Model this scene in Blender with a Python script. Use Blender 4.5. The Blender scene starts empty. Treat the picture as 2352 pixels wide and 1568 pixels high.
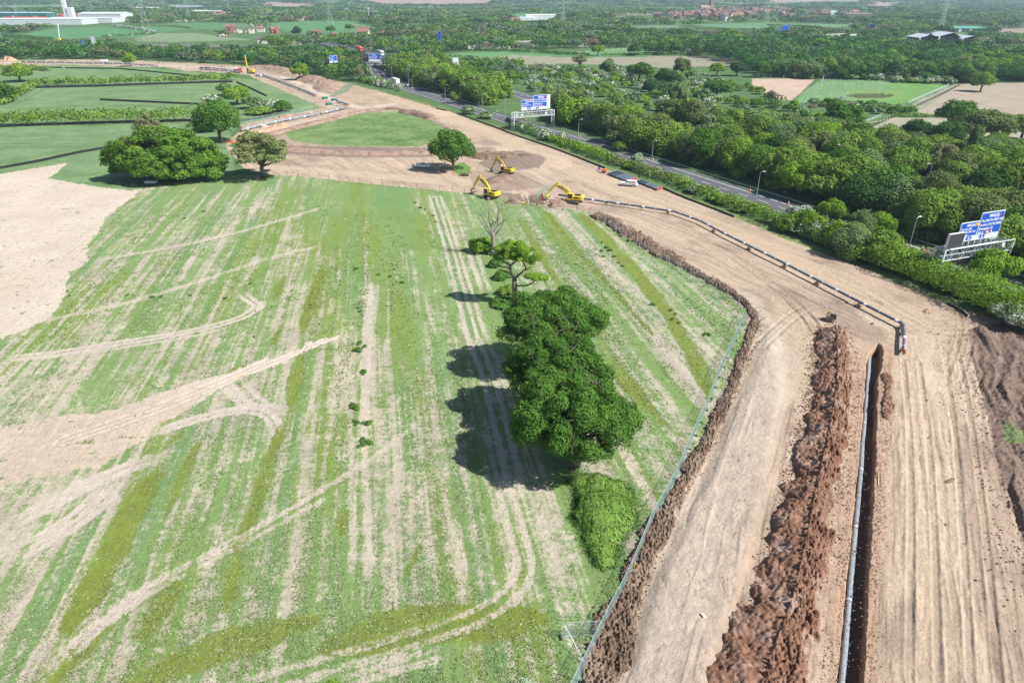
import bpy, math, random
import numpy as np
from mathutils import Vector, Matrix

# ------------------------------------------------------------------ camera, sky, sun, exposure
SC = bpy.context.scene
COL = SC.collection
H = 54.0
PITCH = math.radians(27.15)
CP, SP = math.cos(PITCH), math.sin(PITCH)
F, CX, CY = 1568.0, 1176.0, 784.0          # focal length and centre in pixels of a 2352 wide picture
cam_d = bpy.data.cameras.new('camera'); cam_d.lens = 24.0; cam_d.sensor_width = 36.0
cam_d.clip_start = 0.5; cam_d.clip_end = 40000
cam = bpy.data.objects.new('camera', cam_d); COL.objects.link(cam)
cam.location = (0, 0, H); cam.rotation_euler = (math.radians(90) - PITCH, 0, 0)
SC.camera = cam
SUN_EL = math.radians(47)
SHX, SHY = -0.92, 0.39                     # direction in which shadows fall
w = bpy.data.worlds.new('World'); SC.world = w; w.use_nodes = True
nt = w.node_tree; nt.nodes.clear()
sky = nt.nodes.new('ShaderNodeTexSky'); sky.sky_type = 'NISHITA'; sky.sun_disc = False
sky.sun_elevation = SUN_EL; sky.sun_rotation = math.atan2(-SHX, -SHY)
sky.air_density = 1.0; sky.dust_density = 0.7; sky.altitude = 100
bg = nt.nodes.new('ShaderNodeBackground'); bg.inputs[1].default_value = 0.068
ow = nt.nodes.new('ShaderNodeOutputWorld')
nt.links.new(sky.outputs[0], bg.inputs[0]); nt.links.new(bg.outputs[0], ow.inputs[0])
sd = bpy.data.lights.new('sun', 'SUN'); sd.energy = 5.0; sd.angle = math.radians(0.5); sd.color = (1.0, 0.955, 0.89)
sun = bpy.data.objects.new('sun', sd); COL.objects.link(sun)
sun.rotation_euler = Vector((SHX * math.cos(SUN_EL), SHY * math.cos(SUN_EL), -math.sin(SUN_EL))).to_track_quat('-Z', 'Y').to_euler()
sun.location = (60, -40, 120)
SC.view_settings.view_transform = 'Standard'; SC.view_settings.look = 'None'
SC.view_settings.exposure = 0.80; SC.view_settings.gamma = 1.0
SC.render.engine = 'CYCLES'
cy = SC.cycles
cy.max_bounces = 5; cy.diffuse_bounces = 3; cy.glossy_bounces = 2; cy.transmission_bounces = 3; cy.volume_bounces = 0
cy.transparent_max_bounces = 6; cy.caustics_reflective = False; cy.caustics_refractive = False
cy.use_denoising = True

HAZE_D = 1.25e-4
random.seed(7)
RNG = np.random.default_rng(11)
PI = math.pi

# ------------------------------------------------------------------ picture <-> ground
def GH(px, py, h=0.0):
    """ground point (or point at height h) met by the view ray through a point of the photograph"""
    u = (px - CX) / F; v = (py - CY) / F
    dy = CP - v * SP; dz = -SP - v * CP
    t = (h - H) / dz
    return (u * t, dy * t)
def G(px, py): return GH(px, py, 0.0)
def PX(X, Y, Z=0.0):
    dz = Z - H
    zc = Y * CP - dz * SP
    yc = -(Y * SP + dz * CP)
    return CX + F * X / zc, CY + F * yc / zc
def ppm(X, Y): return F / (Y * CP + H * SP)      # photo pixels per metre there

# ------------------------------------------------------------------ noise
def _h(ix, iy, s):
    with np.errstate(over='ignore'):
        n = (ix.astype(np.int64) * 374761393 + iy.astype(np.int64) * 668265263 + s * 2147483647 + 1013904223) & 0xFFFFFFFF
        n = ((n ^ (n >> 13)) * 1274126177) & 0xFFFFFFFF
        n = (n ^ (n >> 16)) & 0xFFFFFFFF
    return n.astype(np.float64) / 4294967295.0
def vn(x, y, s=0):
    x = np.asarray(x, float); y = np.asarray(y, float)
    ix = np.floor(x); iy = np.floor(y); fx = x - ix; fy = y - iy
    fx = fx * fx * (3 - 2 * fx); fy = fy * fy * (3 - 2 * fy)
    a = _h(ix, iy, s); b = _h(ix + 1, iy, s); c = _h(ix, iy + 1, s); d = _h(ix + 1, iy + 1, s)
    return a + (b - a) * fx + (c - a) * fy + (a - b - c + d) * fx * fy
def fbm(x, y, o=3, s=0):
    r = 0; a = 0.5; t = 0
    for i in range(o):
        r = r + a * vn(x, y, s + i * 17); t += a; a *= 0.5; x = x * 2.03 + 3.1; y = y * 2.03 - 1.7
    return r / t
def cell(x, y, s=0):
    """rounded lumps, one per cell of a grid"""
    ix = np.floor(x); iy = np.floor(y); out = np.zeros(np.shape(x))
    for dx in (-1, 0, 1):
        for dy in (-1, 0, 1):
            a = ix + dx; b = iy + dy; px = a + .15 + .7 * _h(a, b, s); py = b + .15 + .7 * _h(a, b, s + 1); r = .35 + .45 * _h(a, b, s + 2); hh = .3 + .7 * _h(a, b, s + 3)
            d = ((x - px) ** 2 + (y - py) ** 2) / (r * r); out = np.maximum(out, hh * np.sqrt(np.clip(1 - d, 0, 1)))
    return out
def ss(a, b, x):
    t = np.clip((x - a) / (b - a), 0, 1); return t * t * (3 - 2 * t)
def inpoly(px, py, poly):
    P = np.asarray(poly, float)
    out = np.zeros(px.shape, bool)
    m = (px >= P[:, 0].min()) & (px <= P[:, 0].max()) & (py >= P[:, 1].min()) & (py <= P[:, 1].max())
    idx = np.nonzero(m)
    x = px[idx]; y = py[idx]; c = np.zeros(x.shape, bool)
    n = len(P)
    for i in range(n):
        x1, y1 = P[i]; x2, y2 = P[(i + 1) % n]
        if y1 == y2: continue
        k = ((y1 > y) != (y2 > y)) & (x < (x2 - x1) * (y - y1) / (y2 - y1) + x1)
        c ^= k
    out[idx] = c
    return out
def dist_line(X, Y, pts, lim):
    """distance to a polyline of world points, and distance along it; only near it (others 1e9)"""
    D = np.full(X.shape, 1e9); T = np.zeros(X.shape); SD = np.full(X.shape, 1e9)
    P = np.asarray(pts, float)
    m = (X > P[:, 0].min() - lim) & (X < P[:, 0].max() + lim) & (Y > P[:, 1].min() - lim) & (Y < P[:, 1].max() + lim)
    idx = np.nonzero(m); x = X[idx]; y = Y[idx]
    d = np.full(x.shape, 1e9); t = np.zeros(x.shape); sdd = np.full(x.shape, 1e9); acc = 0
    for (x1, y1), (x2, y2) in zip(P[:-1], P[1:]):
        dx, dy = x2 - x1, y2 - y1; L = math.hypot(dx, dy) + 1e-9
        k = np.clip(((x - x1) * dx + (y - y1) * dy) / (L * L), 0, 1)
        dd = np.hypot(x - x1 - k * dx, y - y1 - k * dy)
        sgn = np.sign((x - x1) * dy - (y - y1) * dx)
        b = dd < d
        d[b] = dd[b]; t[b] = (acc + k * L)[b]; sdd[b] = (dd * sgn)[b]
        acc += L
    D[idx] = d; T[idx] = t; SD[idx] = sdd
    return D, T, SD
def smooth(pts, n=3):
    P = [tuple(p) for p in pts]
    for _ in range(n):
        Q = [P[0]]
        for a, b in zip(P[:-1], P[1:]):
            Q.append(tuple(a[i] * .75 + b[i] * .25 for i in range(len(a)))); Q.append(tuple(a[i] * .25 + b[i] * .75 for i in range(len(a))))
        Q.append(P[-1]); P = Q
    return P
def resample(pts, step):
    P = [Vector(p) for p in pts]; out = [P[0].copy()]; rem = step
    for a, b in zip(P[:-1], P[1:]):
        L = (b - a).length; pos = rem
        while pos <= L and L > 0:
            out.append(a.lerp(b, pos / L)); pos += step
        rem = pos - L
    return out

# ------------------------------------------------------------------ materials
MATS = {}
def new_mat(name):
    m = bpy.data.materials.new(name); m.use_nodes = True; m.node_tree.nodes.clear(); MATS[name] = m
    return m, m.node_tree.nodes, m.node_tree.links
def out_of(N, Lk, sh):
    o = N.new('ShaderNodeOutputMaterial'); Lk.new(sh.outputs[0], o.inputs[0])
def mat(name, col, rough=0.6, metal=0.0, var=0.12, scale=3.0, spec=0.4):
    """painted or plain surface with a little procedural wear"""
    if name in MATS: return MATS[name]
    m, N, Lk = new_mat(name)
    b = N.new('ShaderNodeBsdfPrincipled'); b.inputs['Roughness'].default_value = rough; b.inputs['Metallic'].default_value = metal
    b.inputs['Specular IOR Level'].default_value = spec
    tc = N.new('ShaderNodeTexCoord'); no = N.new('ShaderNodeTexNoise'); no.inputs['Scale'].default_value = scale; no.inputs['Detail'].default_value = 5
    Lk.new(tc.outputs['Object'], no.inputs['Vector'])
    mx = N.new('ShaderNodeMix'); mx.data_type = 'RGBA'
    mx.inputs[6].default_value = (*[c * (1 - var) for c in col], 1); mx.inputs[7].default_value = (*[min(1, c * (1 + var)) for c in col], 1)
    Lk.new(no.outputs[0], mx.inputs[0]); Lk.new(mx.outputs[2], b.inputs['Base Color'])
    out_of(N, Lk, b); return m
def leaf_mat(name, col, col2=None, attr=False, bloom=None, trans=0.30, rnd=0.25):
    """foliage: tint attribute mixes two greens, a random value per tree shifts it; bloom whitens single clumps"""
    if name in MATS: return MATS[name]
    m, N, Lk = new_mat(name)
    if attr:
        a = N.new('ShaderNodeAttribute'); a.attribute_name = 'col'; base = a.outputs['Color']
    else:
        a = N.new('ShaderNodeAttribute'); a.attribute_name = 'tint'
        oi = N.new('ShaderNodeObjectInfo')
        ad = N.new('ShaderNodeMath'); ad.operation = 'MULTIPLY_ADD'; ad.inputs[1].default_value = rnd; Lk.new(oi.outputs['Random'], ad.inputs[0])
        Lk.new(a.outputs['Fac'], ad.inputs[2])
        col2 = col2 or tuple(min(1, c * k) for c, k in zip(col, (2.0, 1.7, 1.4)))
        mx = N.new('ShaderNodeMix'); mx.data_type = 'RGBA'
        mx.inputs[6].default_value = (*col, 1); mx.inputs[7].default_value = (*col2, 1)
        Lk.new(ad.outputs[0], mx.inputs[0]); base = mx.outputs[2]
        if bloom:
            fl = N.new('ShaderNodeAttribute'); fl.attribute_name = 'flower'
            cm = N.new('ShaderNodeMath'); cm.operation = 'GREATER_THAN'; cm.inputs[1].default_value = 1 - bloom; Lk.new(fl.outputs['Fac'], cm.inputs[0])
            mb = N.new('ShaderNodeMix'); mb.data_type = 'RGBA'; mb.inputs[7].default_value = (0.62, 0.64, 0.56, 1)
            Lk.new(cm.outputs[0], mb.inputs[0]); Lk.new(base, mb.inputs[6]); base = mb.outputs[2]
    d = N.new('ShaderNodeBsdfDiffuse'); t = N.new('ShaderNodeBsdfTranslucent'); s = N.new('ShaderNodeMixShader'); s.inputs[0].default_value = trans
    Lk.new(base, d.inputs[0]); Lk.new(base, t.inputs[0]); Lk.new(d.outputs[0], s.inputs[1]); Lk.new(t.outputs[0], s.inputs[2])
    out_of(N, Lk, s); return m
def land_mat():
    """ground: colour 'bare' and colour 'veg' from the survey of the land, tufts of cover thrown by noise"""
    m, N, Lk = new_mat('land')
    b = N.new('ShaderNodeBsdfPrincipled'); b.inputs['Roughness'].default_value = 0.95; b.inputs['Specular IOR Level'].default_value = 0.1
    A = {}
    for k in ('bare', 'veg', 'mask'):
        A[k] = N.new('ShaderNodeAttribute'); A[k].attribute_name = k
    geo = N.new('ShaderNodeNewGeometry')
    def noise(sc, det=4, vec=None, rough=0.55):
        n = N.new('ShaderNodeTexNoise'); n.inputs['Scale'].default_value = sc; n.inputs['Detail'].default_value = det; n.inputs['Roughness'].default_value = rough
        Lk.new(vec or geo.outputs['Position'], n.inputs['Vector']); return n.outputs[0]
    def math_(op, x, y, c=None):
        n = N.new('ShaderNodeMath'); n.operation = op
        for i, v in enumerate((x, y, c)):
            if v is None: continue
            if isinstance(v, (int, float)): n.inputs[i].default_value = v
            else: Lk.new(v, n.inputs[i])
        return n.outputs[0]
    sep = N.new('ShaderNodeSeparateColor'); Lk.new(A['mask'].outputs['Color'], sep.inputs[0])
    cover, clod = sep.outputs[0], sep.outputs[1]
    n1 = noise(1.5, 8, rough=0.75); n2 = noise(5.0, 4, rough=.7)
    t = math_('MULTIPLY_ADD', n2, 0.35, math_('MULTIPLY', n1, 0.65))           # ~0.5 centred
    t = math_('MULTIPLY_ADD', math_('SUBTRACT', t, 0.5), 4.2, 0.5)
    thr = math_('SUBTRACT', 1.0, cover)
    fac = N.new('ShaderNodeMapRange'); fac.interpolation_type = 'SMOOTHSTEP'
    Lk.new(t, fac.inputs[0]); Lk.new(math_('SUBTRACT', math_('MULTIPLY', thr, 1.45), 0.55), fac.inputs[1]); Lk.new(math_('ADD', math_('MULTIPLY', thr, 1.45), 0.10), fac.inputs[2])
    mx = N.new('ShaderNodeMix'); mx.data_type = 'RGBA'; Lk.new(fac.outputs[0], mx.inputs[0])
    Lk.new(A['bare'].outputs['Color'], mx.inputs[6]); Lk.new(A['veg'].outputs['Color'], mx.inputs[7])
    n3 = noise(0.9, 8, rough=0.75); n4 = noise(0.12, 5)
    v = math_('MULTIPLY_ADD', n3, 0.95, math_('MULTIPLY_ADD', n4, 0.30, 0.38))
    vm = N.new('ShaderNodeVectorMath'); vm.operation = 'SCALE'; Lk.new(mx.outputs[2], vm.inputs[0]); Lk.new(v, vm.inputs['Scale'])
    Lk.new(vm.outputs[0], b.inputs['Base Color'])
    bp = N.new('ShaderNodeBump'); bp.inputs['Strength'].default_value = 1.0; bp.inputs['Distance'].default_value = 0.3
    nb = noise(2.2, 8, rough=0.7)
    Lk.new(math_('MULTIPLY', nb, math_('ADD', math_('MULTIPLY', clod, 1.6), 0.25)), bp.inputs['Height']); Lk.new(bp.outputs[0], b.inputs['Normal'])
    out_of(N, Lk, b); return m
def soil_mat(name, c1, c2, c3, bump=1.0):
    m, N, Lk = new_mat(name)
    b = N.new('ShaderNodeBsdfPrincipled'); b.inputs['Roughness'].default_value = 0.95; b.inputs['Specular IOR Level'].default_value = 0.1
    geo = N.new('ShaderNodeNewGeometry')
    ns = []
    for sc, det in ((0.35, 4), (2.5, 8)):
        n = N.new('ShaderNodeTexNoise'); n.inputs['Scale'].default_value = sc; n.inputs['Detail'].default_value = det; n.inputs['Roughness'].default_value = 0.65
        Lk.new(geo.outputs['Position'], n.inputs['Vector']); ns.append(n.outputs[0])
    r = N.new('ShaderNodeValToRGB'); Lk.new(ns[0], r.inputs[0])
    e = r.color_ramp.elements; e[0].position = 0.35; e[0].color = (*c1, 1); e[1].position = 0.68; e[1].color = (*c3, 1)
    x = r.color_ramp.elements.new(0.52); x.color = (*c2, 1)
    mr = N.new('ShaderNodeMapRange'); mr.inputs[3].default_value = 0.7; mr.inputs[4].default_value = 1.35; Lk.new(ns[1], mr.inputs[0])
    vm = N.new('ShaderNodeVectorMath'); vm.operation = 'SCALE'; Lk.new(r.outputs[0], vm.inputs[0]); Lk.new(mr.outputs[0], vm.inputs['Scale'])
    Lk.new(vm.outputs[0], b.inputs['Base Color'])
    bp = N.new('ShaderNodeBump'); bp.inputs['Strength'].default_value = bump; bp.inputs['Distance'].default_value = 0.25; Lk.new(ns[1], bp.inputs['Height']); Lk.new(bp.outputs[0], b.inputs['Normal'])
    out_of(N, Lk, b); return m
LAND = land_mat()
SOIL_RED = soil_mat('red_soil', (0.165, 0.088, 0.056), (0.245, 0.142, 0.098), (0.35, 0.265, 0.215), 1.0)
SOIL_BROWN = soil_mat('brown_soil', (0.20, 0.125, 0.095), (0.29, 0.20, 0.155), (0.36, 0.27, 0.215), 1.0)
SOIL_DARK = soil_mat('dark_topsoil', (0.128, 0.088, 0.062), (0.205, 0.146, 0.106), (0.29, 0.22, 0.168), 1.0)
SOIL_ORANGE = soil_mat('orange_soil', (0.38, 0.22, 0.14), (0.45, 0.28, 0.19), (0.5, 0.36, 0.26), 0.6)
BARK = mat('bark', (0.13, 0.105, 0.08), 0.9, 0, 0.35, 6)
DEADWOOD = mat('dead_wood', (0.25, 0.22, 0.19), 0.9, 0, 0.35, 4)
WHITE = mat('white_paint', (0.78, 0.79, 0.79), 0.35)
GREYM = mat('galvanised_steel', (0.45, 0.48, 0.49), 0.45, 0.3)
LGREY = mat('pale_grey_paint', (0.60, 0.64, 0.66), 0.45)
BLACKM = mat('black_plastic', (0.02, 0.021, 0.024), 0.5)
GLASS = mat('dark_glass', (0.03, 0.04, 0.05), 0.08, 0, 0.1, 2, 0.8)
RUBBER = mat('rubber', (0.035, 0.034, 0.033), 0.8)
YELLOW = mat('yellow_paint', (0.78, 0.53, 0.03), 0.4)
OCHRE = mat('worn_yellow_paint', (0.60, 0.40, 0.04), 0.5, 0, 0.2)
STEEL = mat('worn_steel', (0.19, 0.16, 0.14), 0.6, 0.4, 0.3)
CHROME = mat('ram_chrome', (0.6, 0.62, 0.64), 0.2, 0.9)
BLUE = mat('sign_blue', (0.012, 0.085, 0.50), 0.4, 0, 0.05)
SIGNW = mat('sign_white', (0.62, 0.68, 0.70), 0.5, 0, 0.05)
TXTW = mat('sign_lettering', (0.85, 0.86, 0.88), 0.5, 0, 0.02)
RED = mat('signal_red', (0.65, 0.05, 0.04), 0.5)
ORANGE = mat('hazard_orange', (0.85, 0.19, 0.03), 0.5)
YSIGN = mat('sign_yellow', (0.85, 0.50, 0.02), 0.5)
PIPE = mat('coated_pipe', (0.115, 0.145, 0.19), 0.35, 0, 0.18, 1.2)
PIPED = mat('dusty_pipe', (0.23, 0.27, 0.31), 0.45, 0, 0.2, 1.5)
TIMBER = mat('timber', (0.50, 0.38, 0.23), 0.8, 0, 0.3)
ASPH = mat('asphalt', (0.085, 0.09, 0.10), 0.85, 0, 0.2, 0.15)
MARK = mat('road_paint', (0.72, 0.72, 0.70), 0.6, 0, 0.15, 1)
CONC = mat('concrete', (0.42, 0.41, 0.38), 0.85)
BRICK = mat('brick', (0.30, 0.13, 0.08), 0.85, 0, 0.25, 1)
RENDERW = mat('cream_render', (0.62, 0.58, 0.50), 0.8)
TILER = mat('red_roof_tiles', (0.22, 0.115, 0.085), 0.8, 0, 0.3)
TILEB = mat('brown_roof_tiles', (0.13, 0.095, 0.085), 0.8, 0, 0.3)
STONE = mat('sandstone', (0.26, 0.19, 0.14), 0.9, 0, 0.25, .6)
PURPLE = mat('purple_paint', (0.34, 0.13, 0.42), 0.5)
WATERM = mat('pond_water', (0.05, 0.07, 0.06), 0.1, 0, 0.1)
DKGREEN = mat('green_sheet', (0.03, 0.16, 0.13), 0.6)
FADEDR = mat('faded_red', (0.42, 0.09, 0.07), 0.6)

L_OAK = leaf_mat('leaves_oak', (0.046, 0.118, 0.020), (0.122, 0.255, 0.044))
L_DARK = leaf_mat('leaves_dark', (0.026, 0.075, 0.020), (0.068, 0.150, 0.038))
L_MID = leaf_mat('leaves_mid', (0.100, 0.185, 0.030), (0.220, 0.345, 0.062))
L_LIME = leaf_mat('leaves_lime', (0.120, 0.225, 0.022), (0.240, 0.400, 0.045))
L_GREY = leaf_mat('leaves_grey', (0.100, 0.170, 0.066), (0.200, 0.300, 0.115))
L_OLIVE = leaf_mat('leaves_olive', (0.105, 0.15, 0.050), (0.190, 0.25, 0.080), trans=.3)
L_TWIG = leaf_mat('leaves_twiggy', (0.17, 0.19, 0.09), (0.27, 0.31, 0.13), trans=.2)
L_HAW = leaf_mat('leaves_hawthorn', (0.075, 0.16, 0.05), (0.15, 0.27, 0.09), bloom=0.45)
L_HAWS = leaf_mat('leaves_hawthorn_sparse', (0.075, 0.16, 0.05), (0.15, 0.27, 0.09), bloom=0.3)
L_BRAM = leaf_mat('leaves_bramble', (0.14, 0.26, 0.045), (0.29, 0.46, 0.11))
L_OAKB = leaf_mat('leaves_oak_bright', (0.072, 0.160, 0.022), (0.165, 0.305, 0.045))
L_AIRY = leaf_mat('leaves_sparse', (0.16, 0.20, 0.075), (0.26, 0.33, 0.12), trans=.3)
FACTORY = mat('factory_cladding', (0.56, 0.60, 0.62), 0.5)
FENCEM = mat('fence_steel', (0.40, 0.55, 0.54), 0.4, 0.2)
L_COPPER = leaf_mat('leaves_copper', (0.06, 0.02, 0.025), (0.10, 0.035, 0.035))
L_CON = leaf_mat('leaves_conifer', (0.012, 0.035, 0.018), (0.03, 0.06, 0.03), trans=.1)
L_ATTR = leaf_mat('leaves_mixed', None, attr=True)

# ------------------------------------------------------------------ mesh building
def np_mesh(name, V, Fq, m, attrs=None, smooth_=False, parent=None, cols=None):
    """one mesh object from arrays: V (n,3), Fq (m,3|4)"""
    V = np.asarray(V, np.float32); Fq = np.asarray(Fq, np.int32)
    me = bpy.data.meshes.new(name)
    me.vertices.add(len(V)); me.vertices.foreach_set('co', V.ravel())
    k = Fq.shape[1]
    me.loops.add(len(Fq) * k); me.loops.foreach_set('vertex_index', Fq.ravel())
    me.polygons.add(len(Fq)); me.polygons.foreach_set('loop_start', np.arange(0, len(Fq) * k, k, dtype=np.int32))
    if smooth_: me.polygons.foreach_set('use_smooth', np.ones(len(Fq), bool))
    for nm, arr in (attrs or {}).items():
        a = me.attributes.new(nm, 'FLOAT', 'POINT'); a.data.foreach_set('value', np.asarray(arr, np.float32).ravel())
    for nm, arr in (cols or {}).items():
        a = me.attributes.new(nm, 'FLOAT_COLOR', 'POINT')
        arr = np.asarray(arr, np.float32)
        if arr.shape[1] == 3: arr = np.concatenate([arr, np.ones((len(arr), 1), np.float32)], 1)
        a.data.foreach_set('color', arr.ravel())
    me.update(calc_edges=True)
    me.materials.append(m)
    o = bpy.data.objects.new(name, me); COL.objects.link(o)
    if parent: o.parent = parent
    return o
class MB:
    """collects boxes, tubes and prisms, then links them as one mesh object"""
    def __init__(s): s.v = []; s.f = []
    def add(s, vs, fs):
        n = len(s.v); s.v += [tuple(v) for v in vs]; s.f += [tuple(i + n for i in f) for f in fs]; return s
    def box(s, c, d, rz=0.0, ry=0.0):
        x, y, z = d[0] / 2, d[1] / 2, d[2] / 2
        R = Matrix.Rotation(rz, 3, 'Z') @ Matrix.Rotation(ry, 3, 'Y')
        vs = [Vector(c) + R @ Vector((a, b, e)) for a in (-x, x) for b in (-y, y) for e in (-z, z)]
        return s.add(vs, [(0, 1, 3, 2), (4, 6, 7, 5), (0, 4, 5, 1), (2, 3, 7, 6), (0, 2, 6, 4), (1, 5, 7, 3)])
    def tube(s, p, q, r, r2=None, n=8, cap=True):
        p = Vector(p); q = Vector(q); r2 = r if r2 is None else r2
        d = (q - p); 
        if d.length < 1e-6: return s
        d.normalize(); a = d.orthogonal().normalized(); b = d.cross(a)
        vs = []
        for c, rr in ((p, r), (q, r2)):
            for i in range(n):
                t = 2 * PI * i / n; vs.append(c + (a * math.cos(t) + b * math.sin(t)) * rr)
        fs = [(i, (i + 1) % n, n + (i + 1) % n, n + i) for i in range(n)]
        if cap: fs += [tuple(range(n - 1, -1, -1)), tuple(range(n, 2 * n))]
        return s.add(vs, fs)
    def path(s, pts, r, n=8, rs=None):
        pts = [Vector(p) for p in pts]; vs = []; fs = []
        for i, p in enumerate(pts):
            d = (pts[min(i + 1, len(pts) - 1)] - pts[max(i - 1, 0)]).normalized()
            up = Vector((0, 0, 1)) if abs(d.z) < .95 else Vector((1, 0, 0))
            a = d.cross(up).normalized(); b = a.cross(d); rr = rs[i] if rs else r
            for j in range(n):
                t = 2 * PI * j / n; vs.append(p + (a * math.cos(t) + b * math.sin(t)) * rr)
        for i in range(len(pts) - 1):
            for j in range(n):
                fs.append((i * n + j, i * n + (j + 1) % n, (i + 1) * n + (j + 1) % n, (i + 1) * n + j))
        fs += [tuple(range(n - 1, -1, -1)), tuple((len(pts) - 1) * n + j for j in range(n))]
        return s.add(vs, fs)
    def prism(s, prof, y0, y1):
        """x,z profile extruded along y"""
        n = len(prof); vs = [(x, y0, z) for x, z in prof] + [(x, y1, z) for x, z in prof]
        fs = [(i, (i + 1) % n, n + (i + 1) % n, n + i) for i in range(n)] + [tuple(range(n - 1, -1, -1)), tuple(range(n, 2 * n))]
        return s.add(vs, fs)
    def build(s, name, m, parent=None, bevel=0.0, smooth_=False):
        me = bpy.data.meshes.new(name); me.from_pydata([tuple(v) for v in s.v], [], s.f); me.update()
        me.materials.append(m)
        if smooth_: me.polygons.foreach_set('use_smooth', [True] * len(me.polygons))
        o = bpy.data.objects.new(name, me); COL.objects.link(o)
        if parent: o.parent = parent
        if bevel:
            b = o.modifiers.new('bevel', 'BEVEL'); b.width = bevel; b.segments = 2; b.limit_method = 'ANGLE'
        return o
def tag(o, label=None, cat=None, group=None, kind=None):
    if label: o['label'] = label
    if cat: o['category'] = cat
    if group: o['group'] = group
    if kind: o['kind'] = kind
    return o
def empty(name, loc, rz=0.0, sc=1.0, label=None, cat=None, group=None):
    o = bpy.data.objects.new(name, None); COL.objects.link(o)
    o.location = loc; o.rotation_euler = (0, 0, rz); o.scale = (sc,) * 3 if isinstance(sc, (int, float)) else sc
    return tag(o, label, cat, group)
KIDS = {}
def remember(root):
    """children table, so copies need no search of the whole file"""
    def kids(o): return [c for c in o.children]
    def rec(o): return (o, [rec(c) for c in kids(o)])
    KIDS[root.name] = rec(root); return root
def copy_tree(node, loc=None, rz=None, sc=None, label=None, group=None):
    def rec(nd, par):
        o, ch = nd; c = o.copy(); COL.objects.link(c)
        if par: c.parent = par
        for x in ch: rec(x, c)
        return c
    r = rec(node, None)
    if loc is not None: r.location = loc
    if rz is not None: r.rotation_euler = (0, 0, rz)
    if sc is not None: r.scale = (sc,) * 3 if isinstance(sc, (int, float)) else sc
    if label: r['label'] = label
    if group: r['group'] = group
    return r
def text_obj(name, txt, size, m, parent, loc, rot, align='LEFT', depth=0.02, xs=1.0):
    cu = bpy.data.curves.new(name, 'FONT'); cu.body = txt; cu.size = size; cu.align_x = align; cu.extrude = depth; cu.resolution_u = 2
    cu.space_character = 1.05; cu.offset = size * 0.02
    tmp = bpy.data.objects.new('tmp', cu)
    me = bpy.data.meshes.new_from_object(tmp); me.name = name
    bpy.data.objects.remove(tmp); bpy.data.curves.remove(cu)
    me.materials.clear(); me.materials.append(m)
    o = bpy.data.objects.new(name, me); COL.objects.link(o); o.parent = parent; o.location = loc; o.rotation_euler = rot; o.scale = (xs, 1, 1)
    return o
# ------------------------------------------------------------------ THE LAND: one graded grid, cut into fields
SITE = [(1330,1700),(1390,1568),(1378,1480),(1432,1370),(1475,1280),(1535,1175),(1580,1085),(1630,965),(1680,855),(1722,765),(1712,712),(1672,675),(1605,640),(1545,600),(1495,570),(1415,520),(1366,487),(1240,472),(1130,448),(1000,437),(900,427),(800,417),(690,404),(620,402),(560,385),(528,352),(518,333),(540,310),(560,300),(552,286),(610,274),(673,261),(743,248),(716,236),(594,185),(562,171),(550,170),(425,162.5),(375,155),(312,155),(225,151),(150,149),(0,154),(-200,158),(-200,136),(0,136),(12,136),(25,142),(50,139),(188,137),(325,140),(438,145),(525,149),(588,154),(671,164),(711,175),(786,189),(813,195),(863,207.6),(938,230),(1001,248),(1063,265),(1126,288),(1176,308),(1259,336),(1401,392),(1550,445),(1663,489),(1789,542),(1985,615),(2102,665),(2176,697),(2352,747),(2700,860),(3000,1700)]
ISLAND = [(651,305),(668,322),(700,328),(760,334),(813,336.5),(963,337),(1000,322),(1026,300),(985,275),(951,262),(920,258),(876,259),(813,262),(765,279),(700,293)]
FIELD = [(-900,1800),(-900,395),(-200,412),(-10,401),(90,385),(160,373),(135,392),(110,410),(230,430),(300,438),(420,415),(560,400),(620,402),(690,404),(800,417),(900,427),(1000,437),(1130,448),(1240,472),(1366,487),(1415,520),(1495,570),(1545,600),(1605,640),(1672,675),(1712,712),(1722,765),(1680,855),(1630,965),(1580,1085),(1535,1175),(1475,1280),(1432,1370),(1378,1480),(1390,1568),(1330,1800)]
PALE1 = [(-600,420),(-10,400),(90,377),(160,373),(135,392),(110,410),(230,428),(325,437),(268,480),(235,515),(200,590),(150,650),(135,700),(105,735),(40,765),(0,780),(-600,900)]
PALE2 = [(-300,980),(0,985),(145,956),(300,925),(420,890),(540,850),(640,815),(700,790),(775,764),(772,776),(700,806),(640,835),(560,868),(500,905),(440,935),(361,973),(332,1002),(286,1039),(224,1077),(95,1097),(0,1122),(-300,1180)]
DARKP = [(2222,752),(2300,742),(2900,760),(2900,1500),(2480,1500),(2400,1400),(2352,1260),(2330,1180),(2300,1100),(2268,960),(2240,850)]
MEADOW = [(-900,148),(0,152),(150,149),(225,151),(425,162),(594,185),(716,236),(743,248),(673,261),(552,286),(530,310),(540,420),(420,430),(300,440),(230,430),(110,410),(160,373),(0,400),(-900,470)]
ROWX = 0.18
def lineW(pts, n=2): return [G(*p) for p in smooth(pts, n)]
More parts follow.
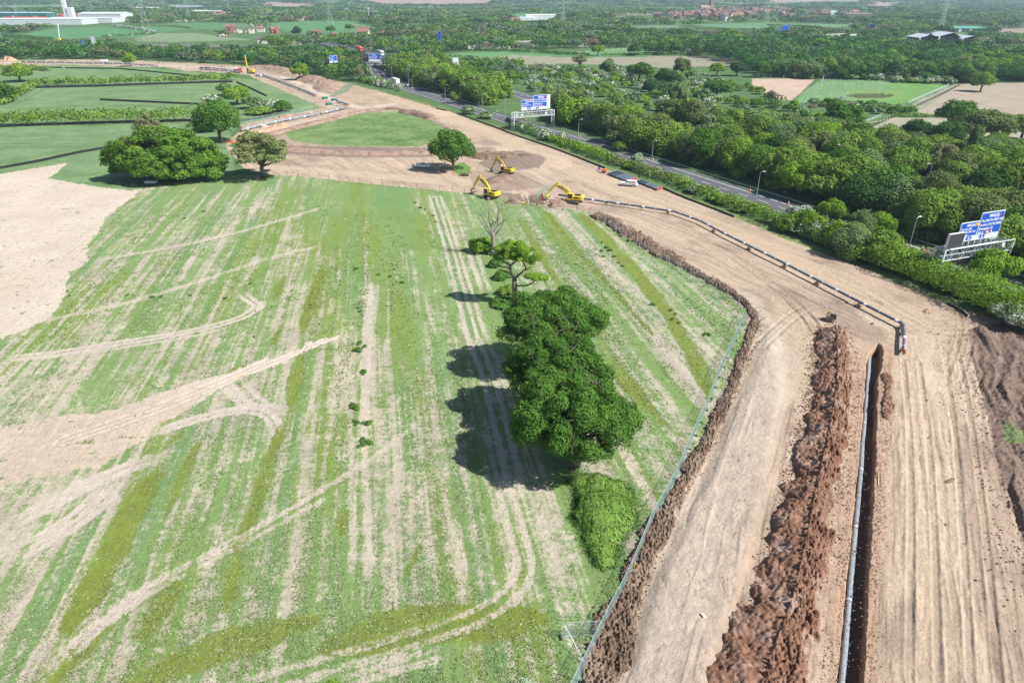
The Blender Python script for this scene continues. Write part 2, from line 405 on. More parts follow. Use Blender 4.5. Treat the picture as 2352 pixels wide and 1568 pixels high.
TR = [ # ruts: points, half width, spacing of the pair, strength
 ([(0,824),(146,810),(293,784),(439,762),(549,733),(586,711),(595,700),(578,692),(549,667)], .42, 1.3, 1),
 ([(0,832),(146,818),(293,795),(439,775),(560,740)], .4, 0, .6),
 ([(0,1218),(83,1176),(174,1126),(290,1072),(400,1040)], .6, 1.5, 1),
 ([(0,1284),(83,1243),(166,1193),(224,1139),(262,1080)], .45, 1.2, 1),
 ([(0,1309),(124,1243),(207,1189),(257,1143),(290,1080)], .5, 0, 1),
 ([(332,1002),(415,973),(519,944),(581,939),(623,956),(638,989),(634,1010)], .45, 1.2, 1),
 ([(505,870),(540,900),(560,930),(600,935),(640,940),(650,960)], .45, 1.1, .9),
 ([(560,870),(585,905),(620,930),(650,940)], .35, 0, .9),
 ([(150,910),(158,960)], .4, 0, .9), ([(185,905),(180,960)], .4, 0, .9),
 ([(228,1413),(300,1370),(365,1330),(498,1263),(623,1193),(809,1085),(880,1035),(976,960)], .42, 0, .55),
 ([(240,1428),(365,1350),(498,1283),(640,1205),(820,1100)], .3, 0, .35),
 ([(520,1600),(614,1566),(789,1516),(976,1458),(1090,1420),(1170,1372),(1212,1310),(1190,1230),(1168,1160),(1150,1090)], .38, 1.6, .62),
 ([(700,1600),(850,1545),(976,1510),(1100,1470)], .35, 1.0, .6),
 ([(826,980),(822,1050),(826,1130),(832,1260),(818,1370)], .4, 1.7, .5),
 ([(866,640),(840,800),(832,900)], 1.0, 0, .5),
 ([(992,445),(1010,500),(1040,600),(1065,700),(1090,790),(1122,860),(1150,980),(1180,1100),(1190,1180)], .38, 1.7, .75),
 ([(1010,445),(1030,500),(1062,600),(1090,690),(1120,790)], .4, 0, .7),
 ([(1080,560),(1120,680)], .5, 1.7, .6),
 ([(60,745),(280,700),(480,640),(620,590),(760,560)], .9, 0, .45),
 ([(210,600),(440,560),(600,520),(760,470)], .9, 0, .5),
 ([(110,1568),(160,1490),(300,1380),(430,1300)], .9, 0, .7),
]
YG = [ # dense yellow green strips
 ([(742,605),(730,650),(712,700),(690,775)], .95), ([(693,810),(680,880),(665,945)], 1.25), ([(652,950),(636,1010),(612,1090),(590,1150),(566,1210),(550,1260)], .95),
 ([(548,1245),(540,1310),(520,1390)], 1.1),
 ([(380,1055),(330,1130),(290,1210),(245,1290),(205,1370),(160,1440)], 1.45), ([(425,985),(395,1015),(370,1035)], 1.7), ([(485,965),(455,1010),(420,1090),(385,1180)], .55),
 ([(400,1352),(365,1400),(330,1455)], 2.0), ([(250,1440),(180,1500),(120,1568)], 1.6), ([(655,635),(640,660),(628,690)], 1.0), ([(645,750),(620,800)], 1.1),
 ([(560,840),(520,865)], 1.0), ([(1250,485),(1330,580),(1420,680),(1500,770)], .8), ([(1330,490),(1420,580),(1520,700),(1600,830),(1630,920)], 1.4),
 ([(1190,500),(1250,600),(1300,680)], .7), ([(1130,450),(1180,530),(1225,640)], .6),([(960,1260),(930,1330)],.8),([(790,1180),(775,1260)],1.0),
 ([(1400,820),(1450,890),(1500,950),(1560,1000)], .8), ([(760,1490),(900,1440),(1050,1430),(1250,1420)], 2.0), ([(300,1568),(480,1500),(700,1430)], 1.5), ([(525,960),(500,1010)], .8), ([(280,470),(330,450)], 1.0),
]
def build_land():
    rows = [1700.0]
    while rows[-1] > 130: rows.append(rows[-1] - 1.9)
    while rows[-1] > 60: rows.append(rows[-1] - 1.1)
    Yr = [G(CX, p)[1] for p in rows]
    while Yr[-1] < 12000: Yr.append(Yr[-1] + min(70, max(12, Yr[-1] * .018)))
    Yr = np.array(Yr); S = np.linspace(-.90, .98, 1400)
    Y = np.repeat(Yr[:, None], len(S), 1); X = S[None, :] * (Y + 27.7)
    sh = X.shape
    am = np.clip(Y / 220, .4, 4.0)
    jx = (fbm(X / (1.2 * am), Y / (1.2 * am), 3, 5) - .5) * 1.6 * am; jy = (fbm(X / (1.2 * am), Y / (1.2 * am), 3, 9) - .5) * 1.6 * am
    P0, Q0 = PX(X, Y); Pj, Qj = PX(X + jx, Y + jy)
    bare = np.zeros(sh + (3,)); veg = np.zeros(sh + (3,)); cover = np.ones(sh); clod = np.zeros(sh); Z = np.zeros(sh); cls = np.zeros(sh, int)
    def C(*c): return np.array(c)
    def mixc(a, b, t): return a + (b - a) * t[..., None]
    nA = fbm(X / 9, Y / 9, 4, 21); nB = fbm(X / 60, Y / 60, 3, 31); nC = fbm(X / 1.6, Y / 1.6, 3, 41)
    # far country: grass and scrub floor, then fields
    bare[:] = C(.10, .12, .05); veg[:] = mixc(C(.055, .115, .040), C(.10, .165, .06), nA)
    cover[:] = .92
    far = [ # polygon, colour, cls
     ([(-300,88),(50,80),(117,66),(175,64),(240,62),(325,72),(350,80),(330,87),(240,84),(135,91),(60,88)], (.085,.20,.085)),
     ([(262,60),(350,56),(425,52),(588,53.5),(588,66),(425,68),(357,78)], (.085,.19,.08)),
     ([(588,56),(620,53),(713,49),(808,49),(870,62),(830,72),(773,80),(690,76),(612,62)], (.085,.20,.08)),
     ([(773,75),(845,72),(862,67),(875,75),(848,80)], (.09,.20,.08)),
     ([(360,77),(440,76),(530,86),(585,92),(480,95),(400,97),(310,95)], (.16,.22,.12)),
     ([(1005,133),(1060,122),(1176,119),(1230,122),(1330,123),(1360,114),(1450,111),(1560,119),(1540,126),(1480,129),(1300,130),(1200,128),(1100,136)], (.10,.22,.09)),
     ([(1008,136),(1100,134),(1176,127),(1326,133),(1541,130),(1586,128),(1728,137),(1720,150),(1600,153),(1540,157),(1430,150),(1300,147),(1176,150),(1090,150),(1030,146)], (.235,.225,.165)),
     ([(1728,181),(1874,181),(1822,230),(1787,229),(1760,215),(1730,195)], (.40,.30,.235)),
     ([(1890,180),(2029,182),(2176,197),(2086,238),(2000,242),(1930,238),(1905,235),(1822,236),(1850,210)], (.12,.235,.065)),
     ([(2209,190),(2500,190),(2700,262),(2300,268),(2160,263),(2112,260),(2110,243),(2150,220)], (.29,.25,.19)),
     ([(2183,197),(2209,190),(2110,258),(2107,243),(2090,240)], (.22,.22,.16)),
     ([(2059,270),(2352,270),(2800,275),(2800,350),(2352,345),(2189,345),(2139,325),(2014,307),(1994,295)], (.27,.26,.19)),
     ([(1876,90),(1950,90),(2106,92),(2106,99),(1924,100)], (.12,.21,.11)),
     ([(1586,57),(1764,53),(1900,55),(1990,58),(1900,64),(1764,66),(1668,64)], (.11,.21,.11)),
     ([(1176,33),(1290,32),(1294,36),(1240,41),(1176,42)], (.11,.22,.11)),
     ([(1335,72),(1400,68),(1400,75),(1340,77)], (.10,.22,.10)), ([(1440,60),(1560,58),(1560,64),(1450,66)], (.12,.20,.12)),
     ([(2255,67),(2352,65),(2700,64),(2700,78),(2300,76)], (.25,.20,.17)), ([(2180,113),(2352,108),(2500,118),(2300,122),(2200,122)], (.10,.22,.09)),
     ([(825,4),(990,2.5),(1113,4),(1140,10),(1000,11.5),(868,10)], (.34,.24,.21)), ([(590,12),(700,12),(738,16),(640,17)], (.34,.25,.22)),
     ([(440,27),(530,28),(530,32),(460,31)], (.35,.30,.25)), ([(1500,0),(1700,2),(1750,9),(1600,5)], (.36,.28,.22)), ([(1990,12),(2040,11),(2045,18),(1995,17)], (.30,.25,.2)),
     ([(2040,3),(2100,3),(2120,6),(2040,6)], (.36,.28,.24)), ([(1764,2),(1980,4),(1970,8),(1764,10)], (.30,.24,.2)), ([(0,14),(140,12),(150,17),(0,20)], (.16,.22,.13)),
     ([(380,15),(475,14.5),(475,18),(400,18)], (.30,.36,.42)), ([(1150,33),(1176,33),(1176,40),(1110,40)], (.13,.23,.12)),
     ([(-100,70),(60,73),(40,80),(-100,85)], (.10,.19,.09)),
    ]
    for poly, c in far:
        m = inpoly(Pj, Qj, poly)
        veg[m] = (C(*c) * (1 + .35 * (nA[m] - .5))[:, None]); bare[m] = C(*c) * 1.3; cover[m] = .8
        cls[m] = 1
    # pond and ring in the sapling field
    m = ((Pj - 2000) / 72) ** 2 + ((Qj - 217) / 14) ** 2 < 1; m &= cls == 1
    bare[m] = C(.22, .22, .11); cover[m] = .6
    m2 = ((Pj - 1997) / 55) ** 2 + ((Qj - 219) / 6) ** 2 < 1
    veg[m2] = C(.07, .09, .04); cover[m2] = .95; Z[m2] = -.9
    # pale tracks crossing the fields
    for pts, hw, c in (([(309,91),(340,84),(365,80)], 2.5, (.42,.34,.26)), ([(1300,122),(1390,116),(1470,109),(1486,109)], 1.6, (.45,.38,.28)), ([(2090,119),(2180,121),(2260,124),(2352,113)], 1.6, (.42,.38,.32)), ([(1790,290),(1990,285),(2060,270)], 1.2, (.35,.30,.2)), ([(2352,330),(2160,324)], 1.4, (.14,.24,.07))):
        D, T, _ = dist_line(X, Y, lineW(pts), 8); k = ss(hw, hw * .5, D); bare = mixc(bare, C(*c), k); cover = cover * (1 - .85 * k)
    # meadows on the left
    m = inpoly(Pj, Qj, MEADOW); nS = fbm(X / 26, Y / 3.2, 3, 77)
    veg[m] = mixc(C(.080, .155, .055), C(.170, .250, .120), np.clip(.9 * nA + .9 * nS + .6 * (nC - .5) - .4, 0, 1))[m]; bare[m] = C(.22, .27, .16); cover[m] = .76; cls[m] = 2
    for pts in ([(20,250),(90,212),(100,205)], [(0,235),(220,232),(440,228)], [(0,262),(300,248),(470,246)], [(0,330),(200,322),(420,300)]):
        D, T, _ = dist_line(X, Y, lineW(pts), 8); k = ss(1.2, .4, D) * m * .5; veg = mixc(veg, C(.05, .14, .05), k)
    # ---------------- stubble field in the foreground
    u = X + ROWX * Y; v = Y
    m = inpoly(Pj, Qj, FIELD); cls[m] = 3
    st = vn(u / 1.6, v / 50, 3) * .24 + vn(u / .75, v / 24, 4) * .38 + vn(u / .34, v / 8, 6) * .38
    big = fbm(u / 9, v / 28, 3, 8)
    g = .465 + 1.35 * (st - .5) + .45 * (big - .5) + .5 * (nC - .5)
    g += .12 * ss(600, 900, P0) * ss(1000, 640, Q0) + .10 * ss(900, 700, Q0)
    g += .22 * ss(720, 800, P0) * ss(1000, 940, P0) * ss(800, 500, Q0)
    g += .30 * ss(1230, 1568, Q0) * ss(500, 900, P0) * (.6 + .8 * nA)
    g -= .22 * ss(560, 200, P0) * ss(820, 1000, Q0) * 0 + .25 * ss(1150, 1230, P0) * 0
    g -= .75 * ss(14, 4, np.abs(P0 - 838 + (Q0 - 900) * .03)) * ss(620, 700, Q0) * ss(1050, 980, Q0)
    g += .25 * ss(1380, 1450, P0) * ss(1150, 1000, Q0)
    # the field right of the old hedge line
    rt = ss(1180, 1260, P0 - (Q0 - 480) * .55 + 40)
    sr = vn((X + .21 * Y) / 2.3, v / 80, 14) * .5 + vn((X + .21 * Y) / .9, v / 30, 15) * .3 + vn((X + .21 * Y) / .4, v / 10, 16) * .2
    g = g * (1 - rt) + rt * (.52 + 1.9 * (sr - .5) + .5 * (nC - .5) + .3 * (big - .5))
    D, T, _ = dist_line(X, Y, lineW([(1130,560),(1150,640),(1160,700),(1185,780),(1240,900),(1300,1080),(1345,1200),(1400,1320),(1420,1400)]), 8)
    kh = ss(3.2, 1.2, D) * m
    g = np.where(kh > 0, g + .6 * kh, g)
    fresh = ss(.45, .75, fbm(u / 5, v / 40, 2, 55))
    vegc = mixc(C(.155, .235, .080), C(.155, .215, .045), fresh * (.4 + .6 * nC)); vegc = mixc(vegc, C(.120, .215, .085), ss(.5, .8, vn(u / 3.1, v / 70, 66)) * .6)
    barec = mixc(C(.37, .32, .26), C(.455, .395, .325), vn(u / 1.1, v / 14, 71)); barec = mixc(barec, C(.335, .295, .255), ss(.45, .8, nA)); barec = mixc(barec, C(.30, .30, .20), .15 + .25 * nC); barec = barec * (1 + .12 * ss(.55, .8, vn(X / .30, Y / .30, 73)))[..., None]
    for pts, hw in YG:
        LW = lineW(pts); D, T, _ = dist_line(X, Y, LW, hw + 2); Lt = sum(math.dist(a, b) for a, b in zip(LW[:-1], LW[1:]))
        hw = hw * (.35 + .65 * ss(0, 5, T) * ss(0, 5, Lt - T))
        k = ss(hw + .45, hw - .45, D + (nC - .5) * 1.3 + (nA - .5) * 2.2) * m * (D < 1e8); vegc = mixc(vegc, C(.150, .185, .032) * (.75 + .5 * nC)[..., None], k * .8); g = g * (1 - k) + k * (.62 + .5 * nC)
    grow = np.clip(.12 + .86 * g, 0.10, 1.1)
    kp = np.zeros(sh)
    for poly, ja in ((PALE1, 3.5), (PALE2, 3.5)):
        # soft pale ground, scoured by machines
        Pk, Qk = PX(X + jx * 1.5 + (fbm(X / 6, Y / 6, 3, 301) - .5) * ja, Y + jy * 1.5 + (fbm(X / 6, Y / 6, 3, 302) - .5) * ja); a = inpoly(Pk, Qk, poly); kp[a & m] = 1
    grow = np.where(kp > 0, .02 + .55 * ss(.60, .85, fbm(X / 2.2, Y / 1.3, 4, 91)), grow)
    pal = mixc(C(.44, .37, .305), C(.52, .45, .38), nA); pal = mixc(pal, C(.43, .35, .27), ss(.45, .75, nB))
    barec = mixc(barec, pal, kp); vegc = mixc(vegc, C(.09, .17, .05), kp)
    rutZ = np.zeros(sh)
    for pts, hw, sp, stg in TR:
        LW = lineW(pts, 3); D, T, SDn = dist_line(X, Y, LW, 5); Lt = sum(math.dist(a, b) for a, b in zip(LW[:-1], LW[1:])); tp_ = ss(0, 5, T) * ss(0, 6, Lt - T)
        dd = np.abs(np.abs(SDn) - sp / 2) if sp else D
        k = ss(hw + .25, hw - .15, dd + (nC - .5) * .5) * stg * tp_ * m * (D < 1e8) * np.clip(.35 + 1.1 * nC, 0, 1) * np.clip(.5 + nA, 0, 1)
        grow = grow * (1 - k); barec = mixc(barec, C(.46, .40, .34), k); rutZ -= .07 * k
    D, T, SDn = dist_line(X, Y, lineW([(770,768),(640,822),(500,882),(330,950),(150,1010)], 2), 8)
    for off in (-1.3, -.2, .9): rutZ -= .10 * ss(.35, .1, np.abs(SDn - off)) * (D < 6)
    kg = m
    bare[kg] = barec[kg]; veg[kg] = vegc[kg]; cover[kg] = np.clip(grow, 0, 1)[kg]; clod[kg] = .25 + .2 * (1 - cover[kg])
    Z[kg] += (rutZ + .05 * (nC - .5) + .10 * (st - .5))[kg]
    # ---------------- building strip
    m = inpoly(Pj, Qj, SITE); isl = inpoly(Pj, Qj, ISLAND); ms = m & ~isl; cls[ms] = 4; cls[isl] = 5
    veg[isl] = mixc(C(.070, .140, .035), C(.165, .245, .095), np.clip(1.5 * nA + 1.2 * (nC - .5) + .3 * (vn(X / .8, Y / .8, 88) - .5) - .3, 0, 1))[isl]; bare[isl] = C(.24, .26, .14); cover[isl] = .74
    a1 = X - .49 * Y                                 # along the near trench
    d2 = np.array([G(2070, 745)[i] - G(1350, 457)[i] for i in (0, 1)]); d2 /= np.linalg.norm(d2)
    a2 = X * -d2[1] + Y * d2[0]                       # across the pipe run
    kd = ss(720, 880, Q0)
    al1 = Y; al2 = X * d2[0] + Y * d2[1]
    def strip(a, l, wa, wl, s): return vn(a / wa, l / wl, s)
    wb_ = (fbm(X / 11, Y / 16, 3, 125) - .5) * 3.2; t1 = strip(a1 + wb_, al1, 1.3, 16, 101) * .5 + strip(a1 - wb_ * .6, al1, .5, 7, 102) * .5; t1 = .5 + (t1 - .5) * (.35 + 1.1 * ss(.35, .65, fbm(X / 7, Y / 9, 3, 126)))
    t2 = strip(a2, al2, 1.4, 45, 103) * .5 + strip(a2, al2, .55, 18, 104) * .5
    # curved tracks where machines turn
    wob = fbm(X / 14, Y / 14, 2, 120) * 7
    t3 = vn((a2 + wob) / .7, (al2 + wob) / 9, 106)
    tt = t1 * kd + (t2 * .65 + t3 * .35) * (1 - kd)
    soil = mixc(C(.33, .247, .185), C(.465, .368, .278), np.clip(2.6 * tt - .8, 0, 1)); soil = mixc(soil, C(.26, .195, .15), ss(.50, .75, nA) * .7)
    fine = strip(a1, al1, .22, 6, 112) * kd + vn((a2 + wob) / .3, (al2 + wob) / 7, 113) * (1 - kd); soil = soil * (1 - .30 * ss(.66, .9, fine) * (.4 + nA))[..., None]
    soil = mixc(soil, C(.36, .27, .185), ss(.5, .7, nB) * .5)
    # bright beaten haul road beside the pipe
    for pts, hw, c, s in (
        ([(880,215),(960,245),(1100,295),(1250,360),(1400,425),(1560,480),(1700,545),(1850,615),(1990,680),(2060,730)], 5, (.43,.335,.235), .8),
        ([(0,143),(300,148),(560,158),(640,172),(720,206),(770,232),(830,250),(860,246),(900,240)], 3.0, (.47,.40,.33), .9),
        ([(860,246),(800,262),(720,275),(640,292),(580,308)], 2.2, (.44,.36,.28), .9),
        ([(530,385),(640,385),(800,398),(950,412),(1080,420)], 4, (.44,.35,.26), .8),
        ([(1805,1568),(1810,1300),(1850,1050),(1865,850),(1840,740),(1700,610),(1560,520)], 1.8, (.42,.33,.24), .5),
        ([(2160,1568),(2130,1250),(2110,1000),(2095,850),(2150,760)], 2.2, (.44,.345,.255), .75),
        ([(2250,1568),(2200,1300),(2180,1050),(2150,860)], 1.0, (.45,.36,.27), .7),
        ([(1470,1568),(1560,1300),(1660,1100),(1750,950),(1790,800),(1700,680)], 3.2, (.43,.36,.29), .75)):
        D, T, _ = dist_line(X, Y, lineW(pts), hw * 2 + 3); soil = mixc(soil, C(*c), ss(hw * 1.3, hw * .6, D + (tt - .5) * hw * .7) * s)
    dark = [([(1100,375),(1150,350),(1200,345),(1255,372),(1240,390),(1140,395)], .75), ([(660,335),(1000,340),(1010,352),(990,362),(800,362),(640,352),(560,345),(600,325)], .75),
            ([(552,318),(640,300),(760,272),(840,256),(870,250),(880,262),(760,280),(650,310),(600,322)], .6), ([(870,248),(930,252),(1000,275),(1040,300),(1000,290),(930,262)], .55),
            ([(1090,345),(1130,345),(1145,352),(1120,356)], .6), ([(1120,440),(1250,450),(1250,470),(1130,462)], .8), ([(1080,395),(1180,390),(1260,430),(1160,440),(1090,425)], .35),
            ([(690,186),(740,180),(780,190),(760,215),(730,212)], .5), ([(560,160),(588,150),(680,172),(700,182),(620,172)], .4)]
    for poly, s in dark:
        a = inpoly(Pj, Qj, poly); soil[a] = soil[a] * (1 - s) + C(.215, .16, .135) * s; clod[a & ms] = .6
    dp = inpoly(Pj, Qj, DARKP); soil[dp] = C(.185, .132, .105) * (.75 + .6 * nC[dp])[:, None]
    bare[ms] = soil[ms]; veg[ms] = C(.12, .20, .05); cover[ms] = 0; clod[ms] += .45
    # grassy verge strip along the hedge side, ditch banks, tree protection islands
    for poly, c, cv in (([(813,190),(830,196),(1001,243),(1176,300),(1401,383),(1663,480),(1790,532),(1985,603),(2176,684),(2352,735),(2352,752),(2176,699),(1985,617),(1800,548),(1663,489),(1550,445),(1401,392),(1259,336),(1176,308),(1001,248),(863,207)], (.125,.165,.06), .75),
                        ([(1032,384),(1060,372),(1085,385),(1082,398),(1055,404),(1040,395)], (.11,.22,.05), .85), ([(755,221),(797,190),(815,195),(788,216),(765,224)], (.16,.19,.13), .7),
                        ([(520,335),(570,312),(608,312),(560,345)], (.07,.17,.05), .9), ([(2124,712),(2140,714),(2138,722),(2122,720)], (.13,.22,.05), .9), ([(2300,960),(2352,990),(2352,1020),(2310,1010)], (.12,.2,.07), .6)):
        a = inpoly(Pj, Qj, poly); veg[a] = C(*c) * (.85 + .4 * nA[a])[:, None]; cover[a] = cv
    # relief of the strip: ruts, cracks, the storage bank
    nF = vn(X / .45, Y / .45, 131); Zs = -.075 * ss(.58, .74, t1) * kd * ss(2040, 2110, P0) + .07 * ss(.40, .28, t1) * kd - .07 * ss(.6, .75, t2) * (1 - kd) + .09 * (nC - .5) + .05 * (nF - .5)
    soil = soil * (1 - .10 * ss(.62, .76, t1) * kd - .22 * ss(.62, .78, t2) * (1 - kd))[..., None]; soil = soil * (1 + .16 * ss(.40, .28, t1) * kd)[..., None]; bare[ms & ~dp] = soil[ms & ~dp]
    wv = fbm(X / 5, Y / 5, 2, 140) * 3.0
    rr = vn((a1 + wv) / .8, Y / 9, 141); Zs = np.where(dp, .95 * (rr - .5) + .35 * (nC - .5) + .25 * cell(X / .5, Y / .5, 9) - .1, Zs)
    cr = np.abs(fbm(X / 2.1, Y / 2.1, 5, 151) - .5) + .05 * ss(.45, .6, vn(X / 1.7, Y / 1.7, 152)); bank = ss(1380, 1520, P0 + (Q0 - 1568) * -.0) * 0
    lb = np.interp(Q0, [690, 760, 900, 1085, 1370, 1568], [1735, 1745, 1690, 1610, 1475, 1420]); rb = np.interp(Q0, [690, 760, 900, 1100, 1350, 1568], [1760, 1800, 1820, 1790, 1715, 1650])
    kb = ss(0, 45, P0 - lb) * ss(0, 45, rb - P0) * ss(700, 800, Q0)
    Zs = Zs + kb * (.55 + .5 * (fbm(X / 4, Y / 4, 3, 160) - .5)) - kb * .10 * ss(.035, .0, cr)
    kk = kb[..., None] * ss(.03, 0, cr)[..., None] * ms[..., None]; bare = bare * (1 - .28 * kk)
    bare = mixc(bare, C(.395, .325, .27), kb * .6 * ms)
    for pts, hw, sp in (([(2352,700),(2230,735),(2120,745),(2060,715),(1990,668),(1900,628)], .35, 2.2), ([(2190,640),(2235,680),(2262,720),(2268,745)], .3, 1.9), ([(2140,640),(2200,690),(2225,740),(2215,800),(2190,870)], .3, 1.9), ([(2352,735),(2200,768),(2120,760),(2080,735)], .35, 2.2),
        ([(1870,760),(1850,720),(1780,660),(1700,600),(1600,540),(1480,495)], .35, 2.1), ([(1890,800),(1868,740),(1800,680),(1690,630),(1590,570)], .3, 2.0), ([(1745,800),(1800,740),(1860,700),(1960,700)], .3, 1.9), ([(2092,830),(2112,1000),(2120,1250),(2122,1568)], .3, 2.3), ([(2190,830),(2215,1000),(2240,1250),(2262,1568)], .3, 2.2), ([(1240,470),(1330,480),(1450,500),(1560,540)], .4, 2.3), ([(700,380),(850,395),(1000,412),(1080,425),(1140,440)], .5, 2.6), ([(1100,425),(1230,415),(1330,432),(1460,468)], .45, 2.4), ([(1180,350),(1280,380),(1390,420),(1520,462)], .5, 2.6)):
        D, T, SDn = dist_line(X, Y, lineW(pts, 3), 5); k = ss(hw + .2, hw - .1, np.abs(np.abs(SDn) - sp / 2)) * (D < 1e8) * np.clip(.2 + 1.5 * nC, 0, 1); Zs -= .11 * k; e_ = ss(hw + .45, hw + .15, np.abs(np.abs(SDn) - sp / 2)) * (D < 1e8) - k; Zs += .06 * np.clip(e_, 0, 1); bare = bare * (1 - .08 * k * ms)[..., None]
    # far spoil banks shape
    for (px, py, rx, ry, hh) in ((740,196,14,9,2.4),(640,158,30,5,2.2),(1225,372,14,7,1.4),(1120,345,8,3,1.0),(940,262,26,6,1.6)):
        x0, y0 = G(px, py); e = ((X - x0) / rx) ** 2 + ((Y - y0) / (ry * 2.2)) ** 2; Zs += hh * np.clip(1 - e, 0, 1)
    # trench
    TL = ([788, 800, 817, 876, 957, 1037, 1170, 1341, 1568, 1700], [2017, 2006, 1992, 1987, 1982, 1974, 1961, 1944, 1923, 1910])
    TRr = ([788, 796, 847, 858, 930, 997, 1109, 1272, 1545, 1700], [2020, 2027, 2026, 2017, 2014, 2013, 2008, 1998, 1985, 1978])
    jag = (vn(X * 0 + Y / .5, Y * 0, 170) - .5) * 5 + (vn(Y / 2, Y * 0, 171) - .5) * 5
    lft = np.interp(Q0, *TL) + jag * .4; rgt = np.interp(Q0, *TRr) + jag * .7
    wall = ss(0, 3.0, P0 - lft) * ss(0, 3.0, rgt - P0) * ss(786, 792, Q0)
    Zs = np.where(wall > 0, Zs * (1 - wall) - 2.15 * wall, Zs)
    kr = (ss(45, 5, np.abs(P0 - (lft + rgt) / 2) - (rgt - lft) / 2) * ss(780, 800, Q0)); kr = kr * (.35 + .5 * nC) 
    bare = mixc(bare, C(.37, .235, .16), np.clip(kr, 0, 1) * ms); 
    bare = mixc(bare, C(.20, .12, .09), wall * .8 * ms)
    # excavated pit by the diggers
    x0, y0 = G(1200, 455); e = ((X - x0) / 7.5) ** 2 + ((Y - y0) / 4.0) ** 2; Zs -= 2.0 * ss(1.0, .6, e)
    Z = np.where(ms, Z + Zs, Z)
    # far relief: low swells, then hills behind the town
    Z += ss(1500, 3500, Y) * 12 * (fbm(X / 900, Y / 900, 3, 200) - .4) + np.clip((Y - 3200) / 6000, 0, 1) ** 1.3 * 190 * (.6 + .8 * fbm(X / 2500, Y / 2500, 3, 210))
    # patchwork of fields and woods on the far hills
    mf = (Y > 1500) & (cls == 0)
    cx_ = np.floor(X / 230 + .8 * vn(X / 500, Y / 500, 220)); cy_ = np.floor(Y / 420 + .8 * vn(X / 500, Y / 500, 221)); hcell = _h(cx_, cy_, 5)
    colr = np.where((hcell < .5)[..., None], C(.05, .10, .045), np.where((hcell < .74)[..., None], C(.11, .20, .09), np.where((hcell < .88)[..., None], C(.19, .21, .12), C(.34, .24, .19))))
    fade = ss(1500, 2400, Y)[..., None]
    veg = np.where(mf[..., None], veg * (1 - fade) + colr * fade, veg); bare = np.where(mf[..., None], veg, bare)
    # cut into objects
    nR, nS_ = sh; idx = np.arange(nR * nS_).reshape(sh)
    quads = np.stack([idx[:-1, :-1], idx[:-1, 1:], idx[1:, 1:], idx[1:, :-1]], -1).reshape(-1, 4)
    qc = cls[:-1, :-1].reshape(-1)
    V = np.stack([X, Y, Z], -1).reshape(-1, 3); mask = np.stack([cover, clod, cover * 0], -1).reshape(-1, 3)
    bare = np.clip(bare, 0, 1).reshape(-1, 3); veg = np.clip(veg, 0, 1).reshape(-1, 3)
    for c, nm in ((0, 'land'), (1, 'field'), (2, 'meadow_field'), (3, 'stubble_field'), (4, 'ground'), (5, 'grass_field')):
        q = quads[qc == c]; used = np.unique(q); remap = np.zeros(len(V), np.int32); remap[used] = np.arange(len(used))
        o = np_mesh(nm, V[used], remap[q], LAND, cols={'bare': bare[used], 'veg': veg[used], 'mask': mask[used]}, smooth_=True); o['kind'] = 'structure'
build_land()
def zfar(x, y):
    x = np.asarray(x, float); y = np.asarray(y, float)
    return ss(1500, 3500, y) * 12 * (fbm(x / 900, y / 900, 3, 200) - .4) + np.clip((y - 3200) / 6000, 0, 1) ** 1.3 * 190 * (.6 + .8 * fbm(x / 2500, y / 2500, 3, 210))
# ------------------------------------------------------------------ foliage
def rdir(n, rng, zmin=-1.0):
    z = rng.uniform(zmin, 1, n); a = rng.uniform(0, 2 * PI, n); r = np.sqrt(1 - z * z)
    return np.stack([r * np.cos(a), r * np.sin(a), z], 1)
def leaves(cen, nrm, size, rng, asp=0.75):
    """n small quads: centres, wished normals, sizes"""
    n = len(cen)
    nn = nrm + rdir(n, rng) * 0.62; nn /= np.linalg.norm(nn, axis=1)[:, None] + 1e-9
    up = rdir(n, rng); t = np.cross(nn, up); t /= np.linalg.norm(t, axis=1)[:, None] + 1e-9; b = np.cross(nn, t)
    s = (size * rng.uniform(.6, 1.35, n))[:, None] * .5
    V = np.stack([cen - t * s - b * s * asp * .3, cen + b * s * asp - t * s * .2, cen + t * s + b * s * .2 * asp, cen - b * s * asp + t * s * .1], 1)
    return V.reshape(-1, 3), np.arange(4 * n).reshape(-1, 4)
def cloud(lobes, n, size, rng, zmin=-.55, shell=.72):
    """leaves on the outside of overlapping lobes. lobes: (cx,cy,cz,rx,ry,rz)"""
    L = np.asarray(lobes, float); wgt = (L[:, 3] * L[:, 5] + .1); wgt /= wgt.sum()
    k = rng.choice(len(L), int(n * 1.5), p=wgt); d = rdir(len(k), rng, zmin)
    rr = shell + (1.06 - shell) * rng.random(len(k)) ** .6
    of = (k * 7.31) % 50; bump = vn(d[:, 0] * 2.6 + of, d[:, 1] * 2.6 + d[:, 2] * 2.1 + of, 3) * .6 + vn(d[:, 0] * 6 + of, d[:, 1] * 6 - d[:, 2] * 5, 4) * .4
    rr = rr * (.66 + .68 * bump)
    c = L[k, :3] + d * L[k, 3:6] * rr[:, None]
    keep = np.ones(len(k), bool)
    for j in range(len(L)):
        q = (((c - L[j, :3]) / L[j, 3:6]) ** 2).sum(1); keep &= ~((q < .42) & (k != j))
    c = c[keep][:n]; d = d[keep][:n]; k = k[keep][:n]
    lr = rng.random(len(L))
    tint = np.clip(.15 + .45 * lr[k] + .35 * rng.random(len(k)), 0, 1)
    sp = vn(c[:, 0] / .9 + c[:, 2], c[:, 1] / .9 - c[:, 2] * .7, 7)
    flower = np.clip(.42 * sp + .48 * rng.random(len(k)) + .1 * d[:, 2], 0, 1)
    V, Fq = leaves(c, d, size, rng)
    return V, Fq, np.repeat(tint, 4), np.repeat(flower, 4)
